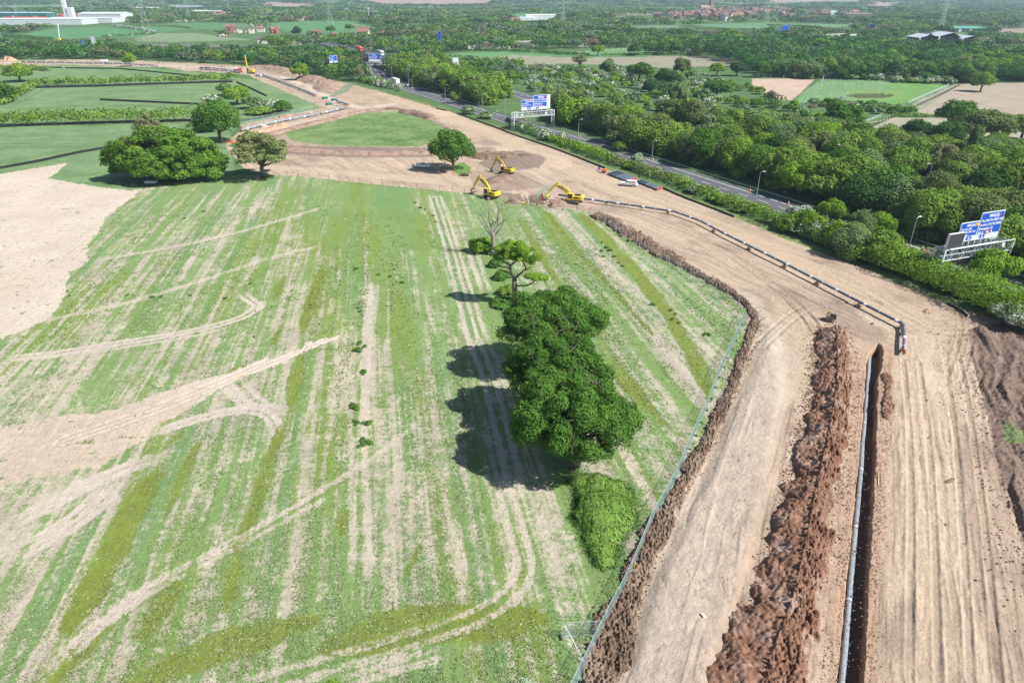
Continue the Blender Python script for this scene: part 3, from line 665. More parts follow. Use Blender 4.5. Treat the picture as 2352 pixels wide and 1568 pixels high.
def dome_lobes(R, hb, ht, n, rng, lr=(.30, .48), flat=.8, fill=.25):
    out = []
    zc = (hb + ht) / 2; rz = (ht - hb) / 2
    for i in range(n):
        d = rdir(1, rng, -.45)[0]; q = rng.uniform(.5, .8) if rng.random() > fill else rng.uniform(0, .4)
        r = R * rng.uniform(*lr)
        out.append((d[0] * q * R, d[1] * q * R, zc + d[2] * q * rz, r, r, r * flat * min(1.1, rz / R * 1.25)))
    return out
def limb_path(a, b, rng, bend=.12, n=5):
    a = Vector(a); b = Vector(b); L = (b - a).length; pts = []
    off = Vector((rng.normal(), rng.normal(), rng.normal() * .5)) * bend * L
    for i in range(n + 1):
        t = i / n; pts.append(a.lerp(b, t) + off * math.sin(t * PI) * (1 - .3 * t) + Vector((rng.normal(), rng.normal(), rng.normal())) * .012 * L)
    return pts
def trunk_mesh(h, r, targets, rng, lean=0.0, m=BARK, parent=None, extra=0, name='trunk', nseg=7):
    mb = MB(); top = Vector((lean * h, 0, h))
    pts = limb_path((0, 0, -.1), top, rng, .03); mb.path(pts, r, nseg, rs=[r * (1.25 if i == 0 else 1 - .45 * i / len(pts)) for i in range(len(pts))])
    for t in targets:
        k = rng.uniform(.45, 1); st = pts[0].lerp(pts[-1], k)
        p = limb_path(st, t, rng); r0 = r * rng.uniform(.28, .5)
        mb.path(p, r0, 5, rs=[r0 * (1 - .85 * i / (len(p) - 1)) for i in range(len(p))])
        for _ in range(extra):
            j = rng.integers(2, len(p)); e = Vector(p[j]) + Vector(rdir(1, rng, -.1)[0]) * (Vector(t) - st).length * rng.uniform(.25, .5)
            q = limb_path(p[j], e, rng, .15, 4); r1 = r0 * .35; mb.path(q, r1, 4, rs=[r1 * (1 - .8 * i / (len(q) - 1)) for i in range(len(q))])
            for __ in range(2):
                e2 = q[2] + Vector(rdir(1, rng, -.2)[0]) * (e - p[j]).length * .5; mb.tube(q[2], e2, r1 * .5, r1 * .12, 4, False)
    return mb.build(name, m, parent, smooth_=True)
def crown_obj(lobes, n, size, m, rng, parent, zmin=-.55, shell=.72, name='crown'):
    V, Fq, ti, fl = cloud(lobes, n, size, rng, zmin, shell)
    return np_mesh(name, V, Fq, m, {'tint': ti, 'flower': fl}, parent=parent)
# prototypes at true size: crown radius 5 m, height 10 m; kept as meshes, copied by the planting below
PROTO = {}
def make_proto(kind, k, lod):
    rng = np.random.default_rng(hash((kind, k)) % 9973 if False else (sum(map(ord, kind)) * 31 + k * 7 + lod))
    n, size = ((15000, .40), (5600, .62), (1500, 1.15))[lod]
    if kind == 'round': lob = dome_lobes(5, .9, 9.6, 38, rng, (.22, .42), .95); tr = (4.5, .42)
    elif kind == 'full': lob = [(a, b, max(c, .9), d, e_, f) for a, b, c, d, e_, f in dome_lobes(5, -.6, 9.4, 30, rng, (.24, .50), .95, .2)]; lob += [(rng.normal() * 2.2, rng.normal() * 2.2, 1.4, 1.7, 1.7, 1.5) for _ in range(6)]; tr = (5, .32)
    elif kind == 'wide': lob = dome_lobes(5, 2.8, 8.6, 24, rng, (.28, .42), .62); tr = (4.0, .5)
    elif kind == 'tall': lob = dome_lobes(3.0, 1.6, 10, 20, rng, (.38, .6), 1.1); tr = (5, .3)
    elif kind == 'bush': lob = [(x, y, z * .8 - .6, a, b, c) for x, y, z, a, b, c in dome_lobes(4.6, .4, 8.6, 22, rng, (.34, .52), .9)]; tr = (3, .2); n = int(n * 1.05)
    elif kind == 'cone': lob = [(rng.normal() * .25, rng.normal() * .25, 1 + i * .62, 2.6 * (1 - i / 15.5), 2.6 * (1 - i / 15.5), .9) for i in range(14)]; tr = (8, .25)
    elif kind == 'airy': lob = dome_lobes(5, 1.2, 9.8, 80, rng, (.11, .22), .9, .4); tr = (5, .35); n = int(n * 1.0); size *= .72
    V, Fq, ti, fl = cloud(lob, n, size, rng, -.6 if kind != 'bush' else -.25)
    cr = np_mesh('crown', V, Fq, L_MID, {'tint': ti, 'flower': fl}); COL.objects.unlink(cr)
    cr.material_slots[0].link = 'OBJECT'
    tg = [l[:3] for l in lob][::(3 if kind != 'airy' else 1)]
    tk = trunk_mesh(tr[0], tr[1], tg if lod < 2 else tg[:3], rng, extra=2 if kind == 'airy' else 0, nseg=6); COL.objects.unlink(tk)
    PROTO[(kind, k, lod)] = (cr, tk)
NPROTO = 4
def plant(kind, x, y, h, wd, m, label, cat='tree', group=None, name='tree', lod=None, z=None):
    p = ppm(x, y) * h / 2.3
    if lod is None: lod = 0 if p > 30 else (1 if p > 13 else 2)
    k = int(RNG.integers(0, NPROTO)); key = (kind, k, lod)
    if key not in PROTO: make_proto(kind, k, lod)
    cr, tk = PROTO[key]
    e = empty(name, (x, y, float(zfar(x, y)) if z is None else z), RNG.uniform(0, 6.28), (wd / (10 if kind not in ('tall', 'cone') else 6), wd / (10 if kind not in ('tall', 'cone') else 6) * RNG.uniform(.9, 1.1), h / 10), label, cat, group)
    c = cr.copy(); COL.objects.link(c); c.parent = e; c.name = 'crown'; c.material_slots[0].link = 'OBJECT'; c.material_slots[0].material = m
    t = tk.copy(); COL.objects.link(t); t.parent = e; t.name = 'trunk'
    return e
SPEC = { # species: prototype kind, material, words, mean colour for the masses
 'oak': ('round', L_OAK, 'deep green rounded oak', (.050, .14, .028)), 'dark': ('round', L_DARK, 'very dark green tree', (.034, .09, .024)),
 'mid': ('round', L_MID, 'mid green bushy tree', (.085, .165, .045)), 'lime': ('round', L_LIME, 'bright yellow-green tree', (.13, .24, .03)),
 'grey': ('round', L_GREY, 'soft grey-green tree', (.115, .18, .09)), 'pop': ('tall', L_GREY, 'tall narrow grey-green tree', (.10, .165, .085)),
 'olive': ('round', L_OLIVE, 'olive tinted tree', (.135, .155, .068)), 'twig': ('airy', L_TWIG, 'thin brownish half bare tree', (.165, .16, .09)),
 'wide': ('wide', L_OAK, 'broad spreading oak', (.050, .14, .028)), 'copper': ('round', L_COPPER, 'dark copper coloured tree', (.08, .03, .03)),
 'con': ('cone', L_CON, 'dark pointed conifer', (.02, .045, .024)),
 'airyg': ('airy', L_AIRY, 'thin half leafed tree', (.2, .25, .1)),
 'haw': ('bush', L_HAW, 'hawthorn bush white with blossom', (.30, .34, .25)), 'haws': ('bush', L_HAWS, 'green hawthorn bush flecked with blossom', (.13, .18, .09)),
 'shrub': ('bush', L_MID, 'rounded mid green shrub', (.085, .165, .045)), 'shrubd': ('bush', L_OAK, 'rounded deep green shrub', (.045, .13, .028)),
 'shrubl': ('bush', L_LIME, 'rounded bright green shrub', (.13, .24, .03)),
}
BUSHY = {'haw', 'haws', 'shrub', 'shrubd', 'shrubl'}
# ---- named, hand placed trees: base in the photo, height, crown width, species, label
HAND = [
 (47,188,11,19,'lime','broad yellow-green tree at the corner of the far meadow hedge, picture edge'),
 (4,236,11,17,'oak','dark rounded tree cut by the picture edge above the second meadow hedge'),
 (300,153,10,11.5,'lime','lone small tree standing beside the far bare works strip'),
 (510,327,17,18,'oak','tall deep green oak between the pale pipe road and the big tree clump'),
 (350,350,15,12,'twig','brownish tree top showing behind the huge bright oak'),
 (606,409,15.5,23,'airyg','thin half leafed brownish tree right of the huge bright oak'),
 (1041,391,13.2,14.5,'oak','lone rounded oak inside the works beside the white open pickup'),
 (690,184,11.5,12,'lime','lopsided yellow-green tree left standing in the far brown earthworks'),
 (2251,211,11.5,12.5,'mid','small lone field tree at the top of the pale brown field'),
 (2188,298,12.6,16,'oak','dark flat-topped tree with bare trunk in the pale fields'),
 (2246,333,13.8,20,'olive','large wide olive-green field oak on the shaded ditch'),
 (2345,322,11.5,15,'mid','field tree cut by the picture edge beside the wide olive oak'),
 (2092,347,12,13,'dark','very dark tree at the wood edge in front of the pale lower field'),
 (2158,354,11.5,14,'dark','second very dark tree at the wood edge before the lower field'),
 (1932,303,12,19,'oak','rounded dark oak standing below the sapling tubes and hawthorn row'),
 (1373,128,9.5,12.5,'lime','light green tree on the hedge line across the far green field'),
 (1456,128,11,13,'dark','dark round tree on the hedge line across the far green field'),
 (1396,176,11,9.5,'pop','bluish grey willow rising from the scrub wood'),
 (1468,186,13,19,'oak','large domed dark oak in the scrub'),
 (1331,157,11,13,'twig','bare brownish tree in front of the far pale field'),
 (1566,176,12,15,'olive','olive tinted tree with visible trunk in the scrub'),
 (1526,203,12,14,'dark','very dark dense tree in the middle of the scrub'),
 (1490,219,8.5,10,'dark','small dark tree flanked by white hawthorns'),
 (1555,257,14,9,'pop','tall bluish poplar standing alone in the scrub clearing'),
 (1646,224,10,16,'oak','low wide dark green tree in the scrub'),
 (1646,175,9,12,'lime','light green tree beside the fence of the bare soil patch'),
 (1691,175,10,12,'dark','dark tree between the light green tree and the bare soil patch'),
 (1746,178,10.5,13,'oak','large dark tree touching the corner of the bare soil patch'),
 (1868,97,9,13,'lime','yellowish tree beside the far carriageway bridge'),
 (1938,104,12,14,'dark','dark round tree rising above the oak wood'),
 (2128,113,15,8,'con','tallest dark conifer in front of the angular building'),
 (2170,114,12,7,'con','dark conifer beside the angular building gable'),
 (2196,117,11,12,'dark','dark tree among the conifers of the angular building'),
 (2236,111,10,12,'oak','round lawn tree past the angular building'),
 (2280,108,10,12,'dark','second round lawn tree past the angular building'),
 (683,84,12,14,'dark','large dark tree beyond the farm hamlet'),
 (760,77,10,13,'oak','round tree on the green hill field under the pylon'),
 (802,72,10,12,'oak','second round tree on the green hill field under the pylon'),
 (882,75,11,13,'oak','lone tree at the corner of the hill field'),
 (942,69,8,9,'copper','dark copper coloured tree by the white house'),
 (966,68,8,8,'copper','second dark copper coloured tree by the white house'),
 (2064,420,11,13,'mid','mid green tree in the belt above the twin lamp posts'),
 (1905,512,7,6.5,'lime','bright yellow-green young tree beside the white hawthorn at the road hedge'),
 (1975,557,8,7.5,'grey','grey-green willow in the road hedge'),
 (2012,560,8,7.5,'lime','dense bright green tree in the road hedge left of the near gantry'),
 (2268,655,7.5,9,'lime','round green tree growing under the near sign gantry'),
]
BUSH = [
 (1258,322,4.5,6,'haw','first of the two white hawthorns in the road hedge below the middle gantry'),(1290,325,4.5,5.5,'haw','second of the two white hawthorns in the road hedge below the middle gantry'),
 (1462,376,4,5.5,'haw','white hawthorn at the road edge between two lamp posts'),(1447,388,3,6,'shrubl','green shrub in front of the white hawthorn between two lamp posts'),
 (1840,502,4.5,7.5,'haw','white blossoming hawthorn where the hedge hides the road'),(1668,462,3,3.5,'haws','small bush with blossom beside the lamp post'),(1691,468,2.6,3.2,'shrubl','small bright bush at the road edge by a lamp post'),
 (2330,745,5,8,'haw','white blossoming hawthorn at the end of the road hedge'),(1078,262,5,8,'haws','pale flecked bush beside the road before the middle gantry'),(1120,272,4,8,'haws','low flecked bush beside the dark van'),
 (1042,238,6,6,'olive','thin olive bush tree at the road edge'),(1166,222,5,7,'haw','white hawthorn on the road island behind a lamp post'),
 (622,250,6,13,'haw','white hawthorn in the clump beside the meadow ditch'),(650,256,6.5,10,'shrubd','dark green bush at the end of the meadow clump'),(580,250,6,12,'grey','grey-green bush in the meadow clump'),(545,240,9,15,'lime','yellow-green tree behind the tall oak in the meadow clump'),(600,262,4,14,'shrub','low bush in front of the meadow clump'),(492,262,7,13,'olive','olive bush beside the meadow black barrier'),(470,300,6,14,'haws','flecked bush at the foot of the tall oak'),(520,220,7,11,'grey','grey bush behind the yellow-green clump tree'),(487,240,6,9,'haw','white hawthorn beside the yellow-green clump tree'),
 (1105,578,4.2,6.5,'shrubl','bright green shrub beside the dead tree trunk'),(1140,612,2.0,3.6,'shrubd','dark low shrub at the foot of the dead tree'),(1155,640,2.0,4,'shrubd','low shrub between the dead tree and the half dead oak'),(1165,672,2.0,4,'shrub','low shrub beside the half dead oak trunk'),(1190,590,2.0,4,'shrub','small bush behind the half dead oak'),(1158,700,1.6,5,'shrubd','shaded undergrowth bush under the half dead oak'),
]
PLANTED = []
for px, py, h, wd, sp, lb in HAND:
    x, y = G(px, py); kd, m, words, c = SPEC[sp]
    plant(kd, x, y, h, wd, m, lb, 'tree'); PLANTED.append((x, y, wd * .45))
for px, py, h, wd, sp, lb in BUSH:
    x, y = G(px, py); kd, m, words, c = SPEC[sp]; bu = sp in BUSHY
    plant(kd, x, y, h * (1.15 if bu else 1), wd, m, lb, 'bush' if bu else 'tree', name='bush' if bu else 'tree'); PLANTED.append((x, y, wd * .4))

# ---- roads first, so planting can keep off them
R1 = smooth([G(*p) for p in [(868,138),(861,150),(862,160),(872,176),(900,192),(960,211),(1026,232),(1100,256),(1163,276),(1265,305),(1374,337),(1520,387),(1736,457),(1900,512),(2064,568),(2205,618),(2352,672),(2600,765)]], 3)
R2 = smooth([G(*p) for p in [(960,150),(1050,176),(1110,193),(1176,213),(1229,231),(1353,262),(1525,308),(1750,365),(1934,412),(2142,468),(2352,535),(2600,620)]], 3)
R4 = [GH(700,104,7.5), GH(790,113,7.5), GH(840,121,7.5), GH(890,133,7.5), GH(1000,150,7.5)]
def far_from(x, y, line, d):
    a = np.array([x]); b = np.array([y]); D, _, _ = dist_line(a, b, line, d + 2); return D[0] > d
# ---- scattered woodland
LAND_MARKS = [('the near sign gantry',2240,560),('the middle sign gantry',1228,255),('the bent pair of far sign gantries',825,150),('the field of white sapling tubes',1950,210),('the bare soil patch',1790,205),
 ('the flyover parapet',450,106),('the red lorry',832,116),('the stacked dark pipes',1470,400),('the lamp post by the white hawthorn',1740,430),('the grass road island',1120,240),('the wide olive field oak',2245,300),('the angular building',2150,100),
 ('the huge bright oak',385,360),('the lone far works tree',300,140),('the meadow clump',560,240),('the tall poplar',1555,240),('the large domed oak',1468,170),('the bluish willow',1396,160),('the white factory chimney',160,60),('the farm hamlet',540,75),('the far piling rig',576,158),('the small grey sign back',1047,145),
 ('the lone field tree',2251,195),('the lamp post before the near gantry',2095,540),('the road lamp by the pipe stacks',1500,350),('the lopsided works tree',690,165),('the white box lorry',910,188),('the dark van',1168,275),('the two hedge-line trees',1415,120),('the ditch crossing',785,205),('the yellowish bridge tree',1868,90),
 ('the twin cones by the near gantry',2125,575),('the blossoming hedge gap',1850,490),('the lamp over the belt',1935,340),('the lamp near the dark edge trees',2142,385)]
SCAT = [ # polygon
 ([(1800,535),(1985,603),(2070,632),(2060,598),(1900,548),(1810,512)], 4.3, (5.0,7.2), (.9,1.2), dict(mid=4,grey=1.5,lime=1.5,shrub=2,haws=1.0,shrubl=1.5)),
 ([(2070,636),(2110,655),(2176,684),(2352,738),(2640,840),(2640,800),(2352,700),(2230,662),(2150,632),(2080,605)], 4.3, (4.2,5.6), (1.0,1.35), dict(mid=4,grey=1,lime=1.2,shrub=3,shrubl=1.5,haw=.5)),
 ([(1560,420),(1663,460),(1790,508),(1800,520),(1663,474),(1560,434)], 4.5, (2.4,3.6), (1.3,1.7), dict(shrub=3,haws=1.2,shrubl=2.5,olive=.5)),  # base polygon, spacing, heights, width/height, species weights
 ([(1270,272),(1330,300),(1480,345),(1640,400),(1820,465),(2060,545),(2352,650),(2640,770),(2640,500),(2352,425),(2240,395),(2130,385),(2040,362),(1950,345),(1850,325),(1700,312),(1600,300),(1500,285),(1400,262),(1300,238),(1262,250)], 8.0, (10,13.5), (.85,1.1), dict(mid=5,grey=3,lime=1.6,oak=1.2,olive=2.2,twig=.9,dark=.5,pop=.3)),
 ([(1190,160),(1300,160),(1480,165),(1640,182),(1730,200),(1790,236),(1900,250),(1895,270),(1990,305),(1960,335),(1700,302),(1550,278),(1400,250),(1290,228),(1215,212)], 9.5, (3.5,7), (1.0,1.5), dict(shrub=3,haw=3.2,haws=2.4,shrubd=1.6,grey=.9,olive=.7,shrubl=1.5,mid=.8)),
 ([(890,176),(960,196),(1040,222),(1110,240),(1158,226),(1150,212),(1060,186),(980,165),(905,160)], 7.5, (11,14.5), (.8,1.0), dict(mid=4,lime=1.5,grey=1.5,oak=1.5,olive=1)),
 ([(1480,130),(1560,125),(1640,135),(1764,180),(1890,182),(2030,186),(2190,192),(2352,190),(2700,192),(2700,132),(2352,136),(2200,128),(2050,112),(1900,106),(1764,102),(1600,106),(1500,112)], 10.5, (10,13.5), (.95,1.2), dict(oak=6,dark=2.2,mid=3,lime=1.4,grey=.8,haw=.5)),
 ([(1870,250),(1904,246),(2000,262),(2114,266),(2110,256),(2000,246),(1900,238),(1870,240)], 6.0, (3.5,5.5), (1.2,1.7), dict(shrubd=3,haw=1.3,haws=1.5)),
 ([(-120,137),(188,136),(325,138),(525,147),(588,151),(700,167),(790,186),(830,190),(848,170),(838,142),(780,130),(588,129),(310,127),(250,114),(0,111),(-120,111)], 9.5, (8,11.5), (.85,1.15), dict(mid=4,oak=3,grey=2,dark=1.5,lime=1.8,olive=1.5,haws=.6)),
 ([(870,152),(1000,136),(1040,150),(1180,152),(1200,205),(1165,205),(1100,186),(1000,160),(900,146)], 9.0, (6,10), (.9,1.3), dict(mid=4,lime=1.5,grey=1.5,oak=1.2,haws=1.6,haw=1.0,shrub=2)),
 ([(1885,182),(2060,190),(2185,196),(2205,190),(2150,182),(1900,178)], 7.0, (4,6), (1.2,1.6), dict(haw=3,haws=2,shrub=1)),
 ([(830,192),(900,205),(1001,232),(1100,262),(1176,286),(1180,280),(1100,254),(1010,228),(930,204),(860,185),(845,178)], 4.3, (3.4,5.4), (1.1,1.6), dict(shrub=3,mid=1.5,haw=1.8,haws=2.4,shrubl=2)),
 ([(2184,420),(2352,440),(2640,480),(2640,395),(2352,372),(2230,372),(2184,395)], 8.5, (9,11.5), (.95,1.2), dict(lime=2,mid=3,grey=2,oak=1)),
]
cand = []
for si, (poly, spc, hr, wr, wt, ) in enumerate(SCAT):
    rng = np.random.default_rng(300 + si)
    W = np.array([G(*p) for p in poly]); x0, y0 = W.min(0); x1, y1 = W.max(0)
    gx, gy = np.meshgrid(np.arange(x0, x1, spc), np.arange(y0, y1, spc * 1.05)); gx = gx + (np.arange(gx.shape[0]) % 2)[:, None] * spc / 2
    gx = (gx + rng.uniform(-.38, .38, gx.shape) * spc).ravel(); gy = (gy + rng.uniform(-.38, .38, gy.shape) * spc).ravel()
    ok = inpoly(gx, gy, W); names = list(wt); pw = np.array(list(wt.values()), float); pw /= pw.sum()
    for x, y in zip(gx[ok], gy[ok]):
        sp = names[rng.choice(len(names), p=pw)]; h = rng.uniform(*hr); wd = h * rng.uniform(*wr)
        if sp in ('pop',): wd *= .5; h *= 1.2
        if sp in BUSHY and h > 6 and si > 2: h = rng.uniform(4, 6); wd = h * rng.uniform(1.1, 1.5)
        if si == 4 and vn(x / 22, y / 22, 5) < .3: continue
        if not far_from(x, y, R1, (6.4 if sp in BUSHY else 8.2) + wd * .28) or not far_from(x, y, R2, 7.5 + wd * .3): continue
        if any(abs(x - a) < r + wd * .3 and (x - a) ** 2 + (y - b) ** 2 < (r + wd * .3) ** 2 for a, b, r in PLANTED): continue
        if abs(PX(x, y)[0]) > 9000: continue
        cand.append((ppm(x, y) * h, x, y, h, wd, sp))
cand.sort(reverse=True)
# how much of each shows: nearer rows first, hidden rows inside a wood later
def seen_score(c):
    px, py = PX(c[1], c[2]); return c[0] * (0.3 if (px < -60 or px > 2430) else 1)
cand.sort(key=seen_score, reverse=True)
ORD = ['', 'second ', 'third ', 'fourth ', 'fifth ', 'sixth ', 'seventh ', 'eighth ', 'ninth ', 'tenth ', 'eleventh ', 'twelfth ', 'thirteenth ', 'fourteenth ', 'fifteenth ', 'sixteenth ', 'seventeenth ', 'eighteenth ', 'nineteenth ']
def place_label(px, py, words, used):
    lm = min(LAND_MARKS, key=lambda l: math.hypot(l[1] - px, (l[2] - py) * 1.8)); dx = px - lm[1]; dy = py - lm[2]
    if abs(dx) > abs(dy) * 1.2: dr = 'to the right of' if dx > 0 else 'to the left of'
    else: dr = 'below' if dy > 0 else 'above'
    k = (words, dr, lm[0]); used[k] = used.get(k, 0) + 1; n = used[k] - 1
    sz = ''
    return ' '.join(f"{ORD[min(n, 18)]}{words} {dr} {lm[0]}".split()[:16])
n_t = n_b = 0; rest = []; chosen = []
for c in cand:
    px, py = PX(c[1], c[2])
    vis = -60 < px < 2420
    b = c[5] in BUSHY
    if vis and not b and n_t < 240: n_t += 1; chosen.append(c)
    elif vis and b and n_b < 220: n_b += 1; chosen.append(c)
    else: rest.append(c)
def lm_dist(c):
    px, py = PX(c[1], c[2]); py -= c[0] * .5
    return min(math.hypot(l[1] - px, (l[2] - py) * 1.8) for l in LAND_MARKS)
chosen.sort(key=lm_dist); used = {}
for pp, x, y, h, wd, sp in chosen:
    kd, m, words, _ = SPEC[sp]; px, py = PX(x, y); b = sp in BUSHY
    if kd in ('round', 'wide'): kd = 'full' if RNG.random() < .9 else 'round'; wd *= 1.18
    plant(kd, x, y, h, wd, m, place_label(px, py - pp * .5, words, used), 'bush' if b else 'tree', 'bushes in the roadside scrub' if b else 'trees in the woods along the roads', 'bush' if b else 'tree')
# ---- masses nobody could count: the rest of the woods and all the far country
def mass(name, items, label, cat, seed):
    """items: x, y, z, h, wd, colour, quads"""
    rng = np.random.default_rng(seed); Vs = []; Cs = []
    for x, y, z, h, wd, col, n in items:
        L = np.array([(x + rng.normal() * wd * .2, y + rng.normal() * wd * .2, z + h * rng.uniform(.42, .68), wd * rng.uniform(.24, .36), wd * rng.uniform(.24, .36), h * rng.uniform(.25, .36)) for _ in range(6)])
        k = rng.integers(0, 6, n); d = rdir(n, rng, -.5); c = L[k, :3] + d * L[k, 3:6]
        V, _ = leaves(c, d, np.full(n, (wd * h) ** .5 * 1.55 / n ** .5 * 1.35), rng, .9)
        cc = np.array(col)[None] * 1.12 * (rng.uniform(.72, 1.3, n) * rng.uniform(.8, 1.2))[:, None]
        Vs.append(V); Cs.append(np.repeat(cc, 4, 0))
    V = np.concatenate(Vs); Cc = np.concatenate(Cs)
    o = np_mesh(name, V, np.arange(len(V)).reshape(-1, 4), L_ATTR, cols={'col': Cc}); o['kind'] = 'stuff'
    if label: o['label'] = label; o['category'] = cat
    return o
items = []
for pp, x, y, h, wd, sp in rest:
    n = int(np.clip((pp / 2.3) ** 2 * 1.6, 60, 900)); items.append((x, y, 0, h, wd * 1.15, SPEC[sp][3], n))
mass('woodland', items, 'inner and farther trees of the roadside woods, merging into one mass', 'woodland', 5)
# far country
FREE = [ # open fields where no far tree grows (photo polygons)
 [(-300,88),(50,78),(117,66),(175,64),(240,62),(325,72),(350,80),(330,87),(240,84),(135,91),(60,88)], [(262,60),(350,56),(425,52),(588,53.5),(588,66),(425,68),(357,78)],
 [(588,56),(620,53),(713,49),(808,49),(870,62),(830,72),(773,80),(690,76),(612,62)], [(773,75),(845,72),(862,67),(875,75),(848,80)], [(360,77),(440,76),(530,86),(585,92),(480,95),(400,97),(310,95)],
 [(1005,133),(1060,120),(1176,117),(1230,120),(1330,121),(1360,112),(1450,109),(1560,117),(1728,137),(1720,155),(1600,158),(1540,162),(1430,160),(1300,160),(1176,160),(1090,150),(1030,146)],
 [(1876,90),(1950,90),(2106,92),(2106,99),(1924,104)], [(1586,57),(1764,53),(1900,55),(1990,58),(1900,64),(1764,66),(1668,64)], [(1176,33),(1290,32),(1294,36),(1240,43),(1176,44)], [(1335,72),(1400,68),(1400,75),(1340,77)], [(1440,60),(1560,58),(1560,64),(1450,66)],
 [(2255,67),(2352,65),(2700,64),(2700,78),(2300,76)], [(2180,113),(2352,106),(2500,118),(2300,126),(2200,124)], [(825,4),(990,2.5),(1113,4),(1140,10),(1000,11.5),(868,10)], [(590,12),(700,12),(738,16),(640,17)], [(440,27),(530,28),(530,32),(460,31)],
 [(1990,12),(2040,11),(2045,18),(1995,17)], [(1764,2),(1980,4),(1970,8),(1764,10)], [(-60,36),(60,34),(180,40),(300,36),(300,52),(230,58),(120,54),(-60,60)], [(-200,34),(-200,62),(60,58),(60,36)], [(0,14),(140,12),(150,17),(0,20)], [(540,70),(640,68),(640,80),(500,84)], [(2090,80),(2230,80),(2230,112),(2090,108)], [(2180,62),(2260,62),(2260,76),(2180,76)],
 [(2000,118),(2352,106),(2352,126),(2100,126)], [(1480,57),(1560,60),(1680,66),(1640,70),(1500,68)], [(1160,36),(1262,36),(1262,50),(1160,50)],[(380,15),(475,14.5),(475,18),(400,18)]]
pts = []; rng = np.random.default_rng(77); y = 560.0
while y < 11000:
    c = 11.0 * (y / 600) ** .82; n = int(1.62 * (y + 60) / c)
    xs = (np.arange(n) / n - .5) * 1.62 * (y + 60) + rng.uniform(-.4, .4, n) * c; ys = y + rng.uniform(-.5, .5, n) * c
    pts.append(np.stack([xs, ys, np.full(n, c)], 1)); y += c * (1.0 if y < 1500 else 1.5)
pts = np.concatenate(pts); X_, Y_, C_ = pts.T; P_, Q_ = PX(X_, Y_)
ok = (P_ > -150) & (P_ < 2500)
ppx = F / (Y_ * CP + H * SP); P2_, Q2_ = P_, Q_ - 8.5 * ppx
for f in FREE: ok &= ~(inpoly(P_, Q_, f) | inpoly(P2_, Q2_, f) | inpoly(P2_, (Q_ + Q2_) / 2, f))
# keep out of areas already planted or works
for s in (SITE, MEADOW, ISLAND): ok &= ~inpoly(P_, Q_, s)
for s in SCAT: ok &= ~inpoly(P_, Q_, s[0])
ok &= inpoly(P_, Q_, [(-400,97),(300,99),(588,104),(640,112),(700,106),(800,112),(850,118),(900,128),(960,132),(1010,122),(1180,116),(1330,112),(1480,108),(1500,112),(1620,106),(1764,102),(1900,104),(2060,112),(2200,126),(2700,130),(2700,-60),(-400,-60)])
dens = fbm(X_ / 150, Y_ / 190, 4, 400); line1 = np.abs((X_ * .8 + Y_ * .6) / 210 % 1 - .5); line2 = np.abs((X_ * .55 - Y_ * .83) / 260 % 1 - .5)
ok &= (dens > np.interp(Y_, [600, 1200, 2500, 9000], [.30, .36, .44, .50])) | ((line1 < .035) | (line2 < .03))
# town patch keeps gaps for houses
town = inpoly(P_, Q_, [(1390,42),(1480,30),(1640,20),(1764,16),(2010,28),(2050,40),(1980,46),(1764,52),(1600,55),(1500,50)]); ok &= ~(town & (rng.random(len(P_)) < .62))
X_, Y_, C_ = X_[ok], Y_[ok], C_[ok]; Zz = zfar(X_, Y_)
pal = [(.060,.15,.025)] * 3 + [(.10,.185,.040)] * 5 + [(.115,.18,.09)] * 4 + [(.034,.09,.024)] * 2 + [(.12,.21,.035)] * 2 + [(.135,.155,.068)] + [(.36,.38,.30)] + [(.165,.16,.09)]
near_i, far_i = [], []
for x, y, z, c in zip(X_, Y_, Zz, C_):
    h = rng.uniform(6.5, 12.5) * (1 if y > 900 else .92); wd = max(c * rng.uniform(1.0, 1.5), h * .8)
    p = pal[rng.integers(0, len(pal))]
    if sum(p) > .9: h *= .55
    if y > 3000: h = min(h * 1.15, 14)
    n = int(np.clip(ppm(x, y) ** 2 * wd * h * .19 * 1.3, 16, 260))
    (near_i if y < 1500 else far_i).append((x, y, z, h, wd, p, n))
mass('far_woods', near_i, 'hedgerow trees and small woods of the middle distance', 'woods', 6)
mass('distant_woods', far_i, 'hazy patchwork of woods out to the horizon', 'woods', 8)
print('trees', n_t, 'bushes', n_b, 'rest', len(rest), 'far', len(near_i), len(far_i))
